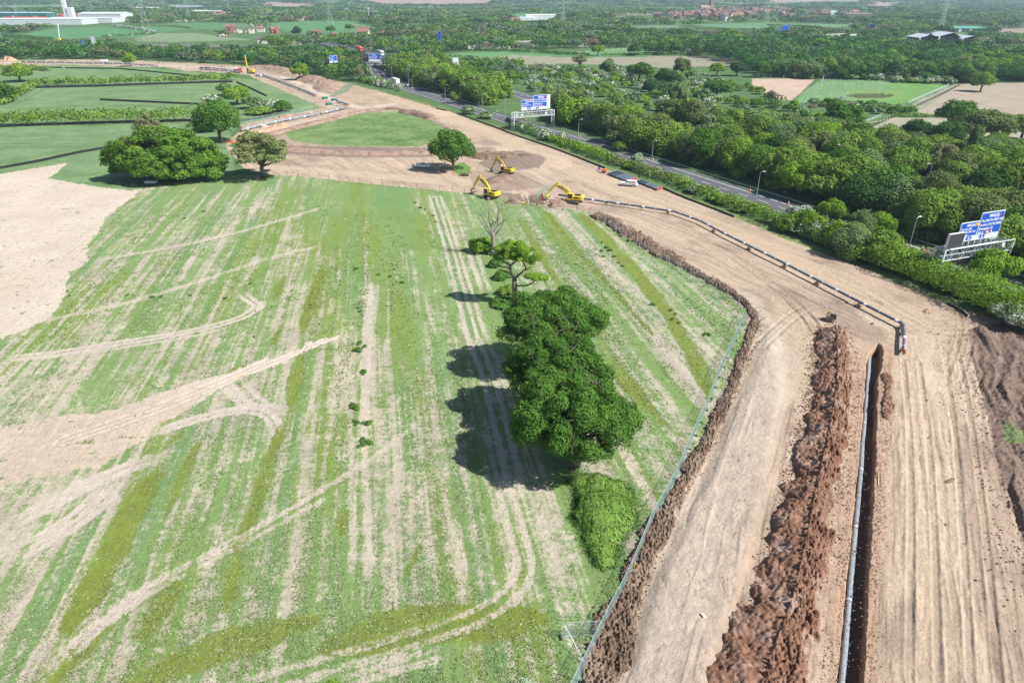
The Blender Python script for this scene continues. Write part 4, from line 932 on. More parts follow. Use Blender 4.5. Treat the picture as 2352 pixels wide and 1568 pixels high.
# ---- hedges: each a thing of leaf clumps along its line
def hedge(pts, h, wd, m, label, dens=1.0, group=None, lod=None, bloom=None, var=.25):
    W = resample([Vector((*p, 0)) for p in smooth(pts, 2)], max(1.2, wd * .42)); L = len(W) * max(1.2, wd * .42)
    mid = W[len(W) // 2]; pm = ppm(mid.x, mid.y) / 2.3; rng = np.random.default_rng(int(abs(mid.x * 13 + mid.y * 7)) % 99991)
    size = float(np.clip(1.9 / pm, .28, 1.3)); lob = []
    for i, p in enumerate(W):
        k = rng.uniform(1 - var, 1 + var)
        for s in (-1, 1): lob.append((p.x - mid.x + rng.normal() * wd * .12, p.y - mid.y + s * wd * .2 + rng.normal() * wd * .1, h * k * .42, wd * .42 * k, wd * .42 * k, h * .55 * k))
    n = int(np.clip(L * (wd + 2 * h) / size ** 2 * 2.3 * dens, 300, 60000))
    L_ = np.array(lob); k = rng.integers(0, len(L_), n); d = rdir(n, rng, -.2); c = L_[k, :3] + d * L_[k, 3:6] * rng.uniform(.8, 1.05, n)[:, None]
    lr = fbm(L_[:, 0] / 4 + 50, L_[:, 1] / 4 + 50, 2, 3); tint = np.clip(.9 * (lr[k] - .25) + .4 * rng.random(n), 0, 1)
    fl = np.clip(vn(c[:, 0] / 3.5 + 9, c[:, 1] / 3.5 + 9, 12) * .62 + .38 * rng.random(n), 0, 1)
    V, Fq = leaves(c, d, size, rng)
    o = np_mesh('hedge', V, Fq, m, {'tint': np.repeat(tint, 4), 'flower': np.repeat(fl, 4)}); o.location = (mid.x, mid.y, 0)
    return tag(o, label, 'hedge', group)
HG = 'hedge along the sunken road'
RH = [(1176,293),(1230,310),(1259,320),(1330,346),(1401,372),(1480,398),(1550,422),(1610,445),(1663,466),(1730,492),(1790,518),(1880,555),(1985,594),(2060,622),(2102,640),(2176,676),(2260,706),(2352,740),(2500,800)]
RHL = ['starting under the middle gantry','passing the two white hawthorns','beside the first long stack of pipes','beside the second pipe stack and white pickup','between the pipe run and the road lamp','with tan stems past the white hawthorn','below the grey willow','thick stretch before the near gantry','under the near gantry','dark end of the hedge at the picture edge']
hs = [3.0,2.8,2.7,2.7,2.9,3.2,4.4,5.2,5.0,5.6]; ws = [6,6,6,6,6,6.5,8,9,9.5,10]
ci = [0,2,4,6,8,10,11,13,15,16,18]
for i in range(10):
    seg = [G(*p) for p in RH[ci[i]:ci[i + 1] + 1]]
    hedge(seg, hs[i], ws[i], (L_HAWS if i in (0, 5) else (L_MID, L_LIME, L_OLIVE, L_MID)[i % 4] if i < 6 else (L_MID, L_LIME)[i % 2]), 'roadside hedge ' + RHL[i], group=HG)
for pts, h, wd, m, lb in (
 ([(85,197),(190,196),(300,193),(420,190),(500,187),(545,184)], 4.6, 7, L_MID, 'clipped dark hedge across the upper meadow behind a black barrier'),
 ([(-60,290),(60,287),(160,284),(270,282),(360,279),(440,275)], 5.6, 9, L_MID, 'thick mixed hedge between the two nearer meadows'),
 ([(0,160),(60,158),(110,164)], 3, 5, L_MID, 'short hedge by the far works strip'),
 ([(10,240),(40,222),(70,205),(85,196)], 3.5, 6, L_MID, 'hedge joining the two trees at the meadow edge'),
 ([(440,66),(400,62),(300,59)], 2.6, 6, L_MID, 'hedge along the top of the far hill field'), ([(262,61),(310,66),(357,76)], 3, 7, L_HAW, 'blossoming hedge running down between two hill fields'),
 ([(240,86),(300,82),(360,78)], 3, 6, L_HAWS, 'sparse blossoming hedge along the lower hill field'), ([(10,86),(60,90),(120,93)], 4, 8, L_OAK, 'dark hedge by the small gantry mast'),
 ([(1176,120),(1220,122)], 3, 6, L_OAK, 'first short hedge in the far pale field'), ([(1233,123),(1300,127),(1352,129)], 3, 7, L_OAK, 'dark hedge between far green strip and pale field'), ([(1385,128),(1450,128),(1530,126),(1612,124)], 2.2, 5, L_MID, 'thin hedge under the two lone trees of the far field'),
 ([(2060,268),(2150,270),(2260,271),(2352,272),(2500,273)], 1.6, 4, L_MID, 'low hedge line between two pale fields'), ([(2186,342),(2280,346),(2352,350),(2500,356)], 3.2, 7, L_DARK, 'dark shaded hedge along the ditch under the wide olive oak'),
 ([(812,64),(850,68),(875,72)], 4, 8, L_HAW, 'blossoming hedge on the hill field beyond the lone trees'), ([(1010,117),(1090,116),(1165,117)], 5, 9, L_HAW, 'white blossoming hedge along the top of the pale field'),
 ([(1015,85),(1080,84),(1150,88)], 6, 12, L_HAW, 'bank of blossoming hawthorn by the viaduct'), ([(1335,69),(1380,66),(1440,62)], 5, 12, L_HAW, 'far blossoming thicket below the town'),
 ([(1486,108),(1500,118),(1540,122)], 4, 7, L_HAWS, 'blossoming field corner hedge beside the oak wood'),
 ([(1600,67),(1700,70),(1764,72)], 3, 9, L_MID, 'far hedge under the town fields'), ([(1764,60),(1830,62),(1880,65)], 3, 8, L_OAK, 'far dark hedge in the town fields')):
    hedge([G(*p) for p in pts], h, wd, m, lb)
# ------------------------------------------------------------------ roads
def ribbon(name, line, o0, o1, z, m, kind='structure', label=None, dash=None, parent=None, z0=None):
    """strip between two offsets from a centre line; dash = (length, gap)"""
    P = resample([Vector((a[0], a[1], 0)) for a in line], 2.0); vs = []; fs = []
    n = len(P)
    for i, p in enumerate(P):
        d = (P[min(i + 1, n - 1)] - P[max(i - 1, 0)]).normalized(); nn = Vector((d.y, -d.x, 0))
        zz = z + (z0(p) if z0 else 0)
        vs.append((p.x + nn.x * o0, p.y + nn.y * o0, zz)); vs.append((p.x + nn.x * o1, p.y + nn.y * o1, zz))
    for i in range(n - 1):
        if dash and ((i * 2.0) % (dash[0] + dash[1])) >= dash[0]: continue
        fs.append((2 * i, 2 * i + 1, 2 * i + 3, 2 * i + 2))
    mb = MB().add(vs, fs); o = mb.build(name, m, parent)
    if kind: o['kind'] = kind
    return o
# R1 runs from far to near; positive offset = side toward the site
ribbon('road', R1, -6.0, 5.6, .06, ASPH)
ribbon('road_markings', R1, 3.9, 4.1, .075, MARK); ribbon('road_markings', R1, -3.75, -3.5, .075, MARK); ribbon('road_markings', R1, .12, .28, .075, MARK, dash=(4, 4))
ribbon('road', R2, -6.0, 6.0, .06, ASPH); ribbon('road_markings', R2, 3.7, 3.95, .075, MARK); ribbon('road_markings', R2, -3.95, -3.7, .075, MARK); ribbon('road_markings', R2, -.08, .08, .075, MARK, dash=(4, 4))
def barrier(line, off, label, name='crash_barrier', h=.62, m=GREYM, post=3.2, rails=1):
    P = resample([Vector((a[0], a[1], 0)) for a in line], post); o0 = P[len(P) // 2]; vs = []; mb = MB(); pm = MB(); prev = None
    for i, p in enumerate(P):
        d = (P[min(i + 1, len(P) - 1)] - P[max(i - 1, 0)]).normalized(); q = p + Vector((d.y, -d.x, 0)) * off - o0
        pm.box((q.x, q.y, h / 2), (.12, .12, h))
        if prev is not None:
            c = (q + prev) / 2; L = (q - prev).length; a = math.atan2(q.y - prev.y, q.x - prev.x)
            for r in range(rails): mb.box((c.x, c.y, h - .12 - r * .3), (L, .08, .28), a)
        prev = q
    e = empty(name, (o0.x, o0.y, 0), 0, 1, label, 'barrier'); mb.build('rail', m, e); o = pm.build('post', m, e); o['kind'] = 'stuff'
    return e
barrier(R1[6:], -7.6, 'long steel crash barrier on the wooded side of the sunken road')
barrier(R2[:int(len(R2) * .45)], -7.2, 'steel crash barrier behind the second carriageway above the grass island')
# cones along the wooded side of the road
def make_cone():
    e = empty('traffic_cone', (0, 0, 0)); b = MB().box((0, 0, .03), (.5, .5, .06)).tube((0, 0, .06), (0, 0, .42), .24, .15, 10).build('base', ORANGE, e)
    MB().tube((0, 0, .42), (0, 0, .72), .15, .10, 10).build('sleeve', WHITE, e); MB().tube((0, 0, .72), (0, 0, 1.05), .10, .05, 10).build('tip', ORANGE, e); return remember(e)
CN = make_cone(); cones = [((1332.9,315.5),'third cone up the road, between two lamp posts'),((1385.7,331),'cone on the road edge under dark trees'),((1440,348),'cone behind the white roadside hawthorn'),((1500,369),'cone past the lamp by the pipe stacks'),((1722.5,441),'cone left of the lamp post with thick shade behind'),((1810.4,470.8),'cone where the road slips behind the hedge'),((2059.4,554.3),'cone just left of the twin cones'),((2117.1,574.2),'first of the twin cones before the near gantry'),((2128,577.7),'second of the twin cones before the near gantry'),((2201.5,603.5),'cone seen under the truss of the near gantry'),((1142,258),'cone by the dark van under the lamp post'),((1209,277.5),'cone under the middle gantry truss'),((843,164.5),'cone at the bend under the bridge')]
for i, ((px, py), lb) in enumerate(cones):
    x, y = G(px, py); l = 'orange and white traffic ' + lb
    if i == 0: CN.location = (x, y, .06); CN['label'] = l; CN['category'] = 'traffic cone'; CN['group'] = 'cones along the sunken road'
    else: copy_tree(KIDS[CN.name], (x, y, .06), 0, 1.15, l)
# lamp posts: placed from the lamp head in the photo
def make_lamp():
    e = empty('street_lamp', (0, 0, 0)); MB().tube((0, 0, 0), (0, 0, 1.2), .13, .12, 8).tube((0, 0, 1.2), (0, 0, 9.9), .10, .055, 8).build('pole', GREYM, e)
    MB().tube((0, 0, 9.8), (.6, 0, 10.0), .045, .04, 6).build('arm', GREYM, e); MB().box((.95, 0, 10.02), (.85, .34, .16)).build('lamp_head', WHITE, e, .04)
    return remember(e)
LP = make_lamp()
lamps = [((2107,499),'before the near gantry'),((1747,393.5),'beside the road where shade falls over two lanes'),((1501,323),'above the two dark pipe stacks'),((1330,274),'past the two white hawthorns'),((1218.5,243),'standing in front of the middle gantry'),((1107,216),'left of the dark van on the grass island edge'),((1160,218.5),'thick pale one beside the dark van'),((1021.5,194.5),'between the long roadside hedge and the tree cluster'),((937,160.5),'at the edge of the bend tree cluster'),((945.5,175),'short one hidden in the bend tree cluster'),((898.5,147),'above the white box lorry'),((881.5,161.5),'on the inside of the road bend'),((823,149.5),'under the first far gantry leg'),
 ((1934,334),'topping the tree belt by the grey trees'),((2142,377),'topping the tree belt near its dark trees'),((1354,207),'in the scrub behind the middle gantry'),((1433.5,225),'peeping from trees below the large domed oak'),((1524.5,246),'peeping out near the tall poplar'),((1626,267),'peeping out among the belt hawthorns'),((1229,178),'beside the second carriageway in the scrub'),((852,95),'by the bridge approach above the red lorry'),((371,92.5),'on the flyover'),((430,92),'on the flyover by the round shrub'),((258,92.5),'by the hedge before the flyover'),((70,21.5),'tall mast by the red lorries park'),((118.5,20),'tall mast beside the factory chimney'),((130,23),'tall mast close to the lattice tower'),((34,24),'tall mast at the blue shed'),((153,22),'tall mast behind the factory tower')]
for i, ((px, py), t) in enumerate(lamps):
    far_ = py < 30; hh = 24 if far_ else 10
    x, y = GH(px, py, hh * 1.0 + (8 if i in (20, 21, 22) else 0)); lb = 'grey street lamp post ' + t
    z = 8 if i in (21, 22) else 0
    x, y = GH(px, py, hh + z); rz = math.atan2(-.33, .94) if i < 13 else 2.6
    if i == 0: LP.location = (x, y, 0); LP.rotation_euler = (0, 0, .5); tag(LP, lb, 'street lamp', 'lamp posts along the roads')
    else: copy_tree(KIDS[LP.name], (x, y, z), rz, hh / 10, lb)
# ------------------------------------------------------------------ sign gantries
def gantry(name, A, B, depth, zt, tr, legs, label, seg=12, legz=0, second_leg=True):
    """A,B: front top chord ends (x,y). returns empty with local x along the beam, y backwards"""
    A = Vector(A); B = Vector(B); L = (B - A).length; rz = math.atan2(B.y - A.y, B.x - A.x)
    e = empty(name, (A.x, A.y, 0), rz, 1, label, 'sign gantry')
    c = MB(); zb = zt - tr; n = seg
    for y in (0, depth):
        for z in (zt, zb): c.box((L / 2, y, z), (L, .16, .16))
    c.build('chords', LGREY, e)
    b = MB()
    for i in range(n):
        x0, x1 = L * i / n, L * (i + 1) / n
        for y in (0, depth):
            if i % 2: b.tube((x0, y, zb), (x1, y, zt), .05, n=5)
            else: b.tube((x0, y, zt), (x1, y, zb), .05, n=5)
            b.tube((x0, y, zb), (x0, y, zt), .045, n=5)
        for z in (zb, zt): b.tube((x0, 0, z), (x0, depth, z), .045, n=5); b.tube((x0, 0, z), (x1, depth, z), .04, n=5)
    b.tube((L, 0, zb), (L, depth, zt), .05, n=5); b.build('lattice', LGREY, e)
    for x in legs:
        l = MB()
        for y in (0, depth): l.box((x * L, y, (zt + legz) / 2), (.30, .30, zt - legz))
        for k in range(4): l.box((x * L, depth / 2, legz + .8 + k * (zb - 1.2) / 3.5), (.14, depth, .2))
        l.build('leg', LGREY, e)
    return e, L
def board(e, x0, x1, y, z0, z1, m=BLUE, border=True, name='sign_board', strip=0.0):
    o = MB().box(((x0 + x1) / 2, y, (z0 + z1) / 2), (x1 - x0, .16, z1 - z0)).build(name, SIGNW if border else m, e)
    if border: MB().box(((x0 + x1) / 2, y - .09, (z0 + strip + z1) / 2 + .0), (x1 - x0 - .36, .03, z1 - z0 - strip - .32)).build('blue_face', m, o)
    return o
def tx(par, s, size, x, y, z, m=TXTW, al='LEFT', xs=1.0): return text_obj('lettering', s, size, m, par, (x, y, z), (PI / 2, 0, 0), al, .01, xs)
ARW = [(-.08, 1), (.08, 1), (.08, .45), (.34, .45), (0, 0), (-.34, .45), (-.08, .45)]
def sign_pair(e, x0, xm, x1, y, zb, zl, zr, k=1.0, blank=0.0, vms=None):
    st = 1.15 * k
    b = MB().box(((x0 + xm) / 2, y, (zb + zl) / 2), (xm - x0, .16, zl - zb)).build('sign_board', SIGNW, e)
    f = MB().box(((x0 + xm) / 2, y - .10, (zb + st + zl) / 2 - .06), (xm - x0 - .30, .03, zl - zb - st - .22)).build('blue_face', BLUE, b)
    w_ = xm - x0; hh = zl - zb - st; s = hh * .235
    tx(b, 'M42(N)', s * 1.05, x0 + w_ * .32, y - .13, zl - .28 - s * .95); MB().box((x0 + w_ * .86, y - .13, zl - .28 - s * .55), (w_ * .2, .02, s * .75)).build('yellow_panel', YSIGN, b); tx(b, 'M6', s * .5, x0 + w_ * .80, y - .15, zl - .28 - s * .75, FADEDR)
    for i, t in enumerate(('The N.E. (M1)', 'The N.W. (M6 Toll)', 'Tamworth')): tx(b, t, s * .82, x0 + .28, y - .13, zl - .35 - s * (1.85 + i * .93), xs=.86)
    b2 = MB().box(((xm + x1) / 2 + .02, y + .003, (zb + zr) / 2), (x1 - xm, .16, zr - zb)).build('sign_board', SIGNW, e)
    xr = x1 - blank
    MB().box(((xm + xr) / 2 + .02, y - .10, (zb + st + zr) / 2 - .06), (xr - xm - .30, .03, zr - zb - st - .22)).build('blue_face', BLUE, b2)
    w_ = xr - xm; hh = zr - zb - st; s = hh * .18
    tx(b2, 'M42(S)', s * 1.15, xm + w_ * .34, y - .13, zr - .3 - s * 1.0); MB().box((xm + w_ * .80, y - .13, zr - .3 - s * .55), (w_ * .07, .02, s * .75)).build('red_panel', FADEDR, b2)
    for i, t in enumerate(('The SOUTH WEST (M5)', 'London (S & W) (M40)', 'Birmingham (S)', 'N.E.C.')): tx(b2, t, s * .86, xm + .28, y - .13, zr - .4 - s * (1.95 + i * 1.02), xs=.86)
    zi = zr - .4 - s * 4.7
    ic = MB().box((xm + w_ * .44, y - .13, zi), (w_ * .14, .02, s * .95)).build('rail_symbol', RED, b2)
    r = MB()
    for dz in (-.13, .13): r.box((xm + w_ * .44, y - .16, zi + dz * s), (w_ * .11, .02, s * .12))
    r.box((xm + w_ * .42, y - .16, zi + .03 * s), (w_ * .012, .02, s * .5), 0, .8).box((xm + w_ * .46, y - .16, zi - .03 * s), (w_ * .012, .02, s * .5), 0, .8); r.build('arrows', TXTW, ic)
    pl = MB(); px_ = xm + w_ * .63
    pl.box((px_, y - .13, zi), (s * .16, .02, s * .85)).box((px_ - s * .0, y - .135, zi), (s * .75, .02, s * .14), 0, .25).box((px_, y - .13, zi - s * .35), (s * .35, .02, s * .1)); pl.build('plane_symbol', TXTW, b2)
    for xx in (x0 + (xm - x0) * .62, xm + (xr - xm) * .28):
        a = MB().box((xx, y - .10, zb + st * .55), (1.5 * k, .02, st * .72)).build('lane_panel', BLUE, b)
        MB().add([(xx + p * st * .75, y - .125, zb + st * .25 + q * st * .6) for p, q in ARW], [tuple(range(7))]).build('arrow', TXTW, a)
    if vms:
        v = MB().box(((vms[0] + vms[1]) / 2, vms[4], (vms[2] + vms[3]) / 2), (vms[1] - vms[0], .55, vms[3] - vms[2])).build('message_panel', LGREY, e)
        MB().box(((vms[0] + vms[1]) / 2, vms[4] - .29, (vms[2] + vms[3]) / 2), (vms[1] - vms[0] - .12, .04, vms[3] - vms[2] - .12)).build('screen', mat('matt_screen', (.045, .05, .055), .6), v)
def proj_len(A, B, px): # fraction along A-B (world) that meets photo column px at the same height (approx by search)
    best = min(range(-200, 1201), key=lambda i: abs(PX(A[0] + (B[0] - A[0]) * i / 1000, A[1] + (B[1] - A[1]) * i / 1000, HT)[0] - px)); return best / 1000
# near gantry
HT = 7.2; A = GH(2171.8, 575.8, HT); B = GH(2332, 549.5, HT)
g1, L1 = gantry('sign_gantry', A, B, 2.3, HT, 2.3, (0.0, .985), 'large white sign gantry with two blue boards and dark message panel near the picture edge', 12)
def fr(px): return proj_len(A, B, px) * L1
sign_pair(g1, fr(2206), fr(2248), fr(2300), 1.3, HT + .75, HT + 4.9, HT + 6.5, 1.0, 0, (fr(2172), fr(2206.5), HT + .35, HT + 3.4, .2))
sp_ = MB()
for i in range(7): x = fr(2206) + (fr(2300) - fr(2206)) * (i + .3) / 7; sp_.box((x, 1.38, HT + .6), (.16, .14, 1.2))
sp_.build('supports', LGREY, g1)
for xx in (.58, .74): MB().box((L1 * xx, -.5, HT - 1.7), (1.7, .35, 1.9)).build('lane_signal', mat('dark_grey_panel', (.055, .065, .085), .5), g1)
MB().box((L1 * .40, -.15, HT + .14), (L1 * .7, .5, .12)).build('walkway', LGREY, g1); MB().box((L1 * .83, -.12, HT - .8), (.9, .05, 1.0)).build('number_plate', SIGNW, g1)
cb = MB()
for i in range(9): cb.tube((L1 * (.5 + .05 * i), .4, HT - 1.9 + .15 * (i % 3)), (L1 * (.53 + .05 * i), 1.4, HT + .3 - .2 * (i % 2)), .06, n=5)
cb.box((0.5, .6, 2.4), (1.1, .8, 2.0)); cb.build('cabinet_and_cables', mat('equipment_grey', (.25, .28, .3), .6), g1)
# middle gantry
HT = 7.2; A = GH(1180.8, 260, HT); B = GH(1274.4, 252.7, HT); Lm = None
g2, L2 = gantry('sign_gantry', A, B, 2.2, HT, 2.1, (0.0, .985), 'middle sign gantry over the road, pale boards facing with blue motorway names', 18)
def fr(px): return proj_len(A, B, px) * L2
sign_pair(g2, fr(1200), fr(1227.8), fr(1266), 1.2, HT + .6, HT + 4.9, HT + 6.5, 1.0, 1.6)
sp_ = MB()
for i in range(6): x = fr(1200) + (fr(1265) - fr(1200)) * (i + .3) / 6; sp_.box((x, 1.28, HT + .5), (.15, .12, 1.0))
sp_.build('supports', LGREY, g2); MB().box((L2 * .78, -.15, HT - 1.1), (1.1, .05, 1.2)).build('number_plate', SIGNW, g2)
for xx in (.07, .19): MB().box((L2 * xx, .3, HT - 1.1), (.8, .5, .9)).build('cabinet', LGREY, g2)
# far pair at the bend
HT = 7.2
for A_, B_, sgn, pan, lb, dep in (((829.9,143.8),(889,143.2),(847.5,874.7),(836,847.2),'far sign gantry standing before the bridge at the road bend, wide blue board',1.8),((757,147.5),(794.8,145.6),(758.7,776.7),(750,758),'far sign gantry half hidden in roadside trees, smaller blue board',1.8)):
    A = GH(*A_, HT); B = GH(*B_, HT); e, L = gantry('sign_gantry', A, B, dep, HT, 2.0, (0.0, 1.0) if lb[17] == 's' else (1.0, 0.0), lb, 12)
    x0, x1 = proj_len(A, B, sgn[0]) * L, proj_len(A, B, sgn[1]) * L; b = board(e, x0, x1, 1.0, HT + .5, HT + 5.6, BLUE, True, 'sign_board', 1.2)
    wdd = x1 - x0; nm = ('M42(S)', 'The SOUTH WEST (M5)', 'London (S & W) (M40)', 'Birmingham (S)  N.E.C.') if wdd > 8 else ('M42(N)', 'The N.E. (M1)', 'The N.W. (M6 Toll)', 'Tamworth')
    for i, t in enumerate(nm): tx(b, t, .78 if i else .9, x0 + (.35 if i else wdd * .35), .87, HT + 4.55 - i * .92, xs=min(.9, wdd / 12))
    MB().box((x0 + wdd * .88, .86, HT + (2.1 if wdd > 8 else 5.0)), (1.2, .03, .6)).build('red_panel', RED, b)
    q0, q1 = proj_len(A, B, pan[0]) * L, proj_len(A, B, pan[1]) * L; MB().box(((q0 + q1) / 2, .7, HT + 2.0), (abs(q1 - q0), .5, 3.0)).build('message_panel', BLACKM, e)
    MB().box((L * .55, -.4, HT - 1.4), (1.5, .3, 1.7)).build('lane_signal', BLACKM, e)
A = GH(1037.5, 149, HT); B = GH(1064, 148.4, HT); e, L = gantry('sign_gantry', A, B, 1.5, HT, 1.6, (0.0, 1.0), 'small grey back of a road sign gantry in front of the far pale field', 6); board(e, .8, L * .62, .8, HT + .4, HT + 4.6, LGREY, False)
HT = 6.0
for A_, B_, bx, mcol, lb in (((178,107),(212,107),((185,192,3.6),(193,200,2.2)),BLUE,'distant gantry with two blue boards in the trees by the flyover'),((205,106),(222,106),((211,221,5.2),),LGREY,'distant grey gantry board beside the two blue boards'),((1784,74),(1816,73.5),((1796,1812,5),(1784,1793,2)),BLUE,'distant gantry with dark blue board below the hill town'),((1988,67),(2014,68),((1996,2010,4),(1989,1995,2)),BLUE,'distant gantry with blue board beside the dark pine row'),((1004,95),(1016,95),((1005,1014,6),),BLUE,'dark blue sign back among trees left of the viaduct')):
    A = GH(*A_, HT); B = GH(*B_, HT); e, L = gantry('sign_gantry', A, B, 1.2, HT, 1.3, (0.0, 1.0), lb, 5)
    for x0, x1, hh in bx: a_, b_ = proj_len(A, B, x0) * L, proj_len(A, B, x1) * L; board(e, a_, b_, .6, HT + .3, HT + hh * 1.6, mcol, mcol is BLUE)
# ------------------------------------------------------------------ elevated roads
def deck(name, P, wd, z, label, skirt=1.1, piers=True):
    line = [(p[0], p[1]) for p in P]; o0 = Vector((*line[len(line) // 2], 0)); e = empty(name, (o0.x, o0.y, 0), 0, 1, label, 'bridge')
    loc = [(a - o0.x, b - o0.y) for a, b in smooth(line, 2)]
    W = resample([Vector((a, b, 0)) for a, b in loc], 4); n = len(W)
    def off(i, o_): d = (W[min(i + 1, n - 1)] - W[max(i - 1, 0)]).normalized(); return W[i] + Vector((d.y, -d.x, 0)) * o_
    def sweep(prof, nm, m):
        k = len(prof); vs = []; fs = []
        for i in range(n):
            for o_, zz in prof: q = off(i, o_); vs.append((q.x, q.y, zz))
        for i in range(n - 1):
            for j in range(k): fs.append((i * k + j, i * k + (j + 1) % k, (i + 1) * k + (j + 1) % k, (i + 1) * k + j))
        return MB().add(vs, fs).build(nm, m, e)
    h = wd / 2
    sweep([(-h, z), (h, z), (h, z - skirt), (-h, z - skirt)], 'deck', CONC); sweep([(-h + .5, z + .02), (h - .5, z + .02), (h - .5, z + .005), (-h + .5, z + .005)], 'carriageway', ASPH)
    for s in (-1, 1): sweep([(s * h - .12, z + .9), (s * h + .12, z + .9), (s * h + .12, z - .3), (s * h - .12, z - .3)], 'parapet', CONC)
    if piers:
        for i in range(2, n - 1, 7): q = off(i, h - 1.5); q2 = off(i, -h + 1.5); MB().box((q.x, q.y, (z - skirt) / 2), (1, 1, z - skirt)).box((q2.x, q2.y, (z - skirt) / 2), (1, 1, z - skirt)).build('pier', CONC, e)
    return e
deck('road_bridge', [GH(740,99,7), GH(790,110,7), GH(840,121,7), GH(886,132.5,7), GH(935,147,7)], 13, 7, 'concrete road bridge carrying two lorries over the bend', 1.6)
deck('flyover', [GH(300,105,6), GH(380,105.5,6), GH(480,107,6), GH(590,108.5,6), GH(680,112,6)], 13, 6, 'long pale flyover with parapet beyond the works strip', 1.3)
deck('viaduct', [GH(1084,100,5), GH(1120,98.5,5), GH(1180,96,5), GH(1230,94,5)], 13, 5, 'pale road viaduct behind the blossoming hedges', 1.3)
deck('road_bridge', [GH(1893,82,6), GH(1920,81,6), GH(1960,79,6)], 14, 6, 'short pale carriageway bridge beside the yellowish tree', 1.3)
# ------------------------------------------------------------------ soil mounds
def mound(name, line, wL, wR, hgt, m, label, amp=.25, step=.22, cl=1.1, top=.1, seed=0, z0=0.0, parent=None, cat='soil heap', ragged=.35, group=None, side=(1, 1)):
    """bank of loose soil along a line of world points; wL/wR half widths (numbers or lists per point)"""
    P = resample([Vector((a[0], a[1], 0)) for a in smooth(line, 2)], step); n = len(P)
    o0 = P[n // 2]
    tt = np.linspace(0, 1, n); fL = np.interp(tt, np.linspace(0, 1, len(wL)) if hasattr(wL, '__len__') else [0, 1], wL if hasattr(wL, '__len__') else [wL, wL]); fR = np.interp(tt, np.linspace(0, 1, len(wR)) if hasattr(wR, '__len__') else [0, 1], wR if hasattr(wR, '__len__') else [wR, wR])
    fH = np.interp(tt, np.linspace(0, 1, len(hgt)) if hasattr(hgt, '__len__') else [0, 1], hgt if hasattr(hgt, '__len__') else [hgt, hgt])
    D = np.array([(P[min(i + 6, n - 1)] - P[max(i - 6, 0)]).normalized()[:2] for i in range(n)]); C0 = np.array([(p.x, p.y) for p in P])
    k = int(max(8, (max(fL) + max(fR)) / step * 1.15)); s = np.linspace(-1.25, 1.25, k)
    off = np.where(s[None] < 0, s[None] * fL[:, None], s[None] * fR[:, None])
    X = C0[:, :1] + D[:, 1:] * off; Y = C0[:, 1:] - D[:, :1] * off
    end = ss(0, .9 * max(fL.max(), fR.max()) / (n * step + 1e-6), np.minimum(tt, 1 - tt) + .002)[:, None]
    wob = (fbm(X / 2.2 + seed, Y / 2.2, 3, 31 + seed) - .5) * 2
    r = np.abs(s)[None] + ragged * wob; prof = np.clip(1 - (r - top) / (1 - top), 0, 1) ** .85 * (1 - .0)
    base = prof * fH[:, None] * end
    c1 = vn(X / cl, Y / cl, 3 + seed); c2 = vn(X / (cl * .42), Y / (cl * .42), 4 + seed); c3 = vn(X / (cl * .18), Y / (cl * .18), 8 + seed); bl = 1 - np.abs(2 * c1 - 1); b2 = 1 - np.abs(2 * c2 - 1)
    lump = cell(X / (cl * .62), Y / (cl * .62), 11 + seed) * 1.0 + cell(X / (cl * .30) + 5, Y / (cl * .30), 15 + seed) * .5; sd_ = np.where(s[None] < 0, side[0], side[1])
    Z = base + ss(.02, .22, prof) * end * amp * sd_ * (lump * 1.25 + bl * .35 + c3 * .25 - .55)
    Z = np.where(prof * end > .015, np.maximum(Z, .02), -.12) + z0
    V = np.stack([X - o0.x, Y - o0.y, Z], -1).reshape(-1, 3); idx = np.arange(n * k).reshape(n, k)
    q = np.stack([idx[:-1, :-1], idx[:-1, 1:], idx[1:, 1:], idx[1:, :-1]], -1).reshape(-1, 4)
    o = np_mesh(name, V, q, m, parent=parent); o.location = (o0.x, o0.y, 0)
    if not parent: tag(o, label, cat, group)
    return o
def gl(*pts): return [G(*p) for p in pts]
mound('spoil_heap', gl((1912,752),(1915,800),(1918,870),(1910,943),(1897,1010),(1882,1080),(1866,1150),(1848,1240),(1830,1330),(1808,1420),(1775,1500),(1745,1590),(1720,1680)), [1.9,2.4,2.1,2.2,2.3,2.2,2.2,2.3,2.4,2.6,2.7,2.7], [2.7,3.0,3.0,2.9,3.0,3.0,3.5,3.6,3.6,3.9,4.3,4.3], [1.6,1.8,1.6,1.5,1.7,1.6,1.6,1.7,1.7,1.7,1.5,1.5], SOIL_RED, 'long heap of red brown clods beside the open trench', .55, .095, .85, .05, 1, ragged=.5, side=(1.25, .5))
mound('topsoil_bank', gl((1368,492),(1420,520),(1500,572),(1560,606),(1620,640),(1680,672),(1728,712),(1738,745),(1712,800),(1690,870),(1665,925),(1640,985),(1600,1060),(1552,1140),(1505,1240),(1470,1320),(1430,1400),(1415,1500),(1400,1600),(1390,1690)), [2.0,2.5,2.7,2.5,2.2,1.6,1.1,.8,.7,.7,.7,.7,.7,.8,.9,1.0,1.2,1.3,1.4], [1.9,2.2,2.6,2.4,2.1,1.5,1.1,.8,.8,.8,.8,.8,.8,.9,1.0,1.2,1.6,2.0,2.2,2.4], [.8,1.0,1.0,.9,.75,.6,.4,.3,.25,.2,.2,.2,.2,.2,.2,.2,.2,.2,.2], SOIL_DARK, 'low dark bank of cloddy topsoil along the mesh fence', .48, .10, .55, .1, 2, ragged=.8)
mound('spoil_heap', gl((2034,858),(2041,900),(2041,930),(2036,965)), .6, .6, .12, SOIL_RED, 'narrow strip of red clods right of the trench head', .4, .10, .4, .2, 3, ragged=1.0)
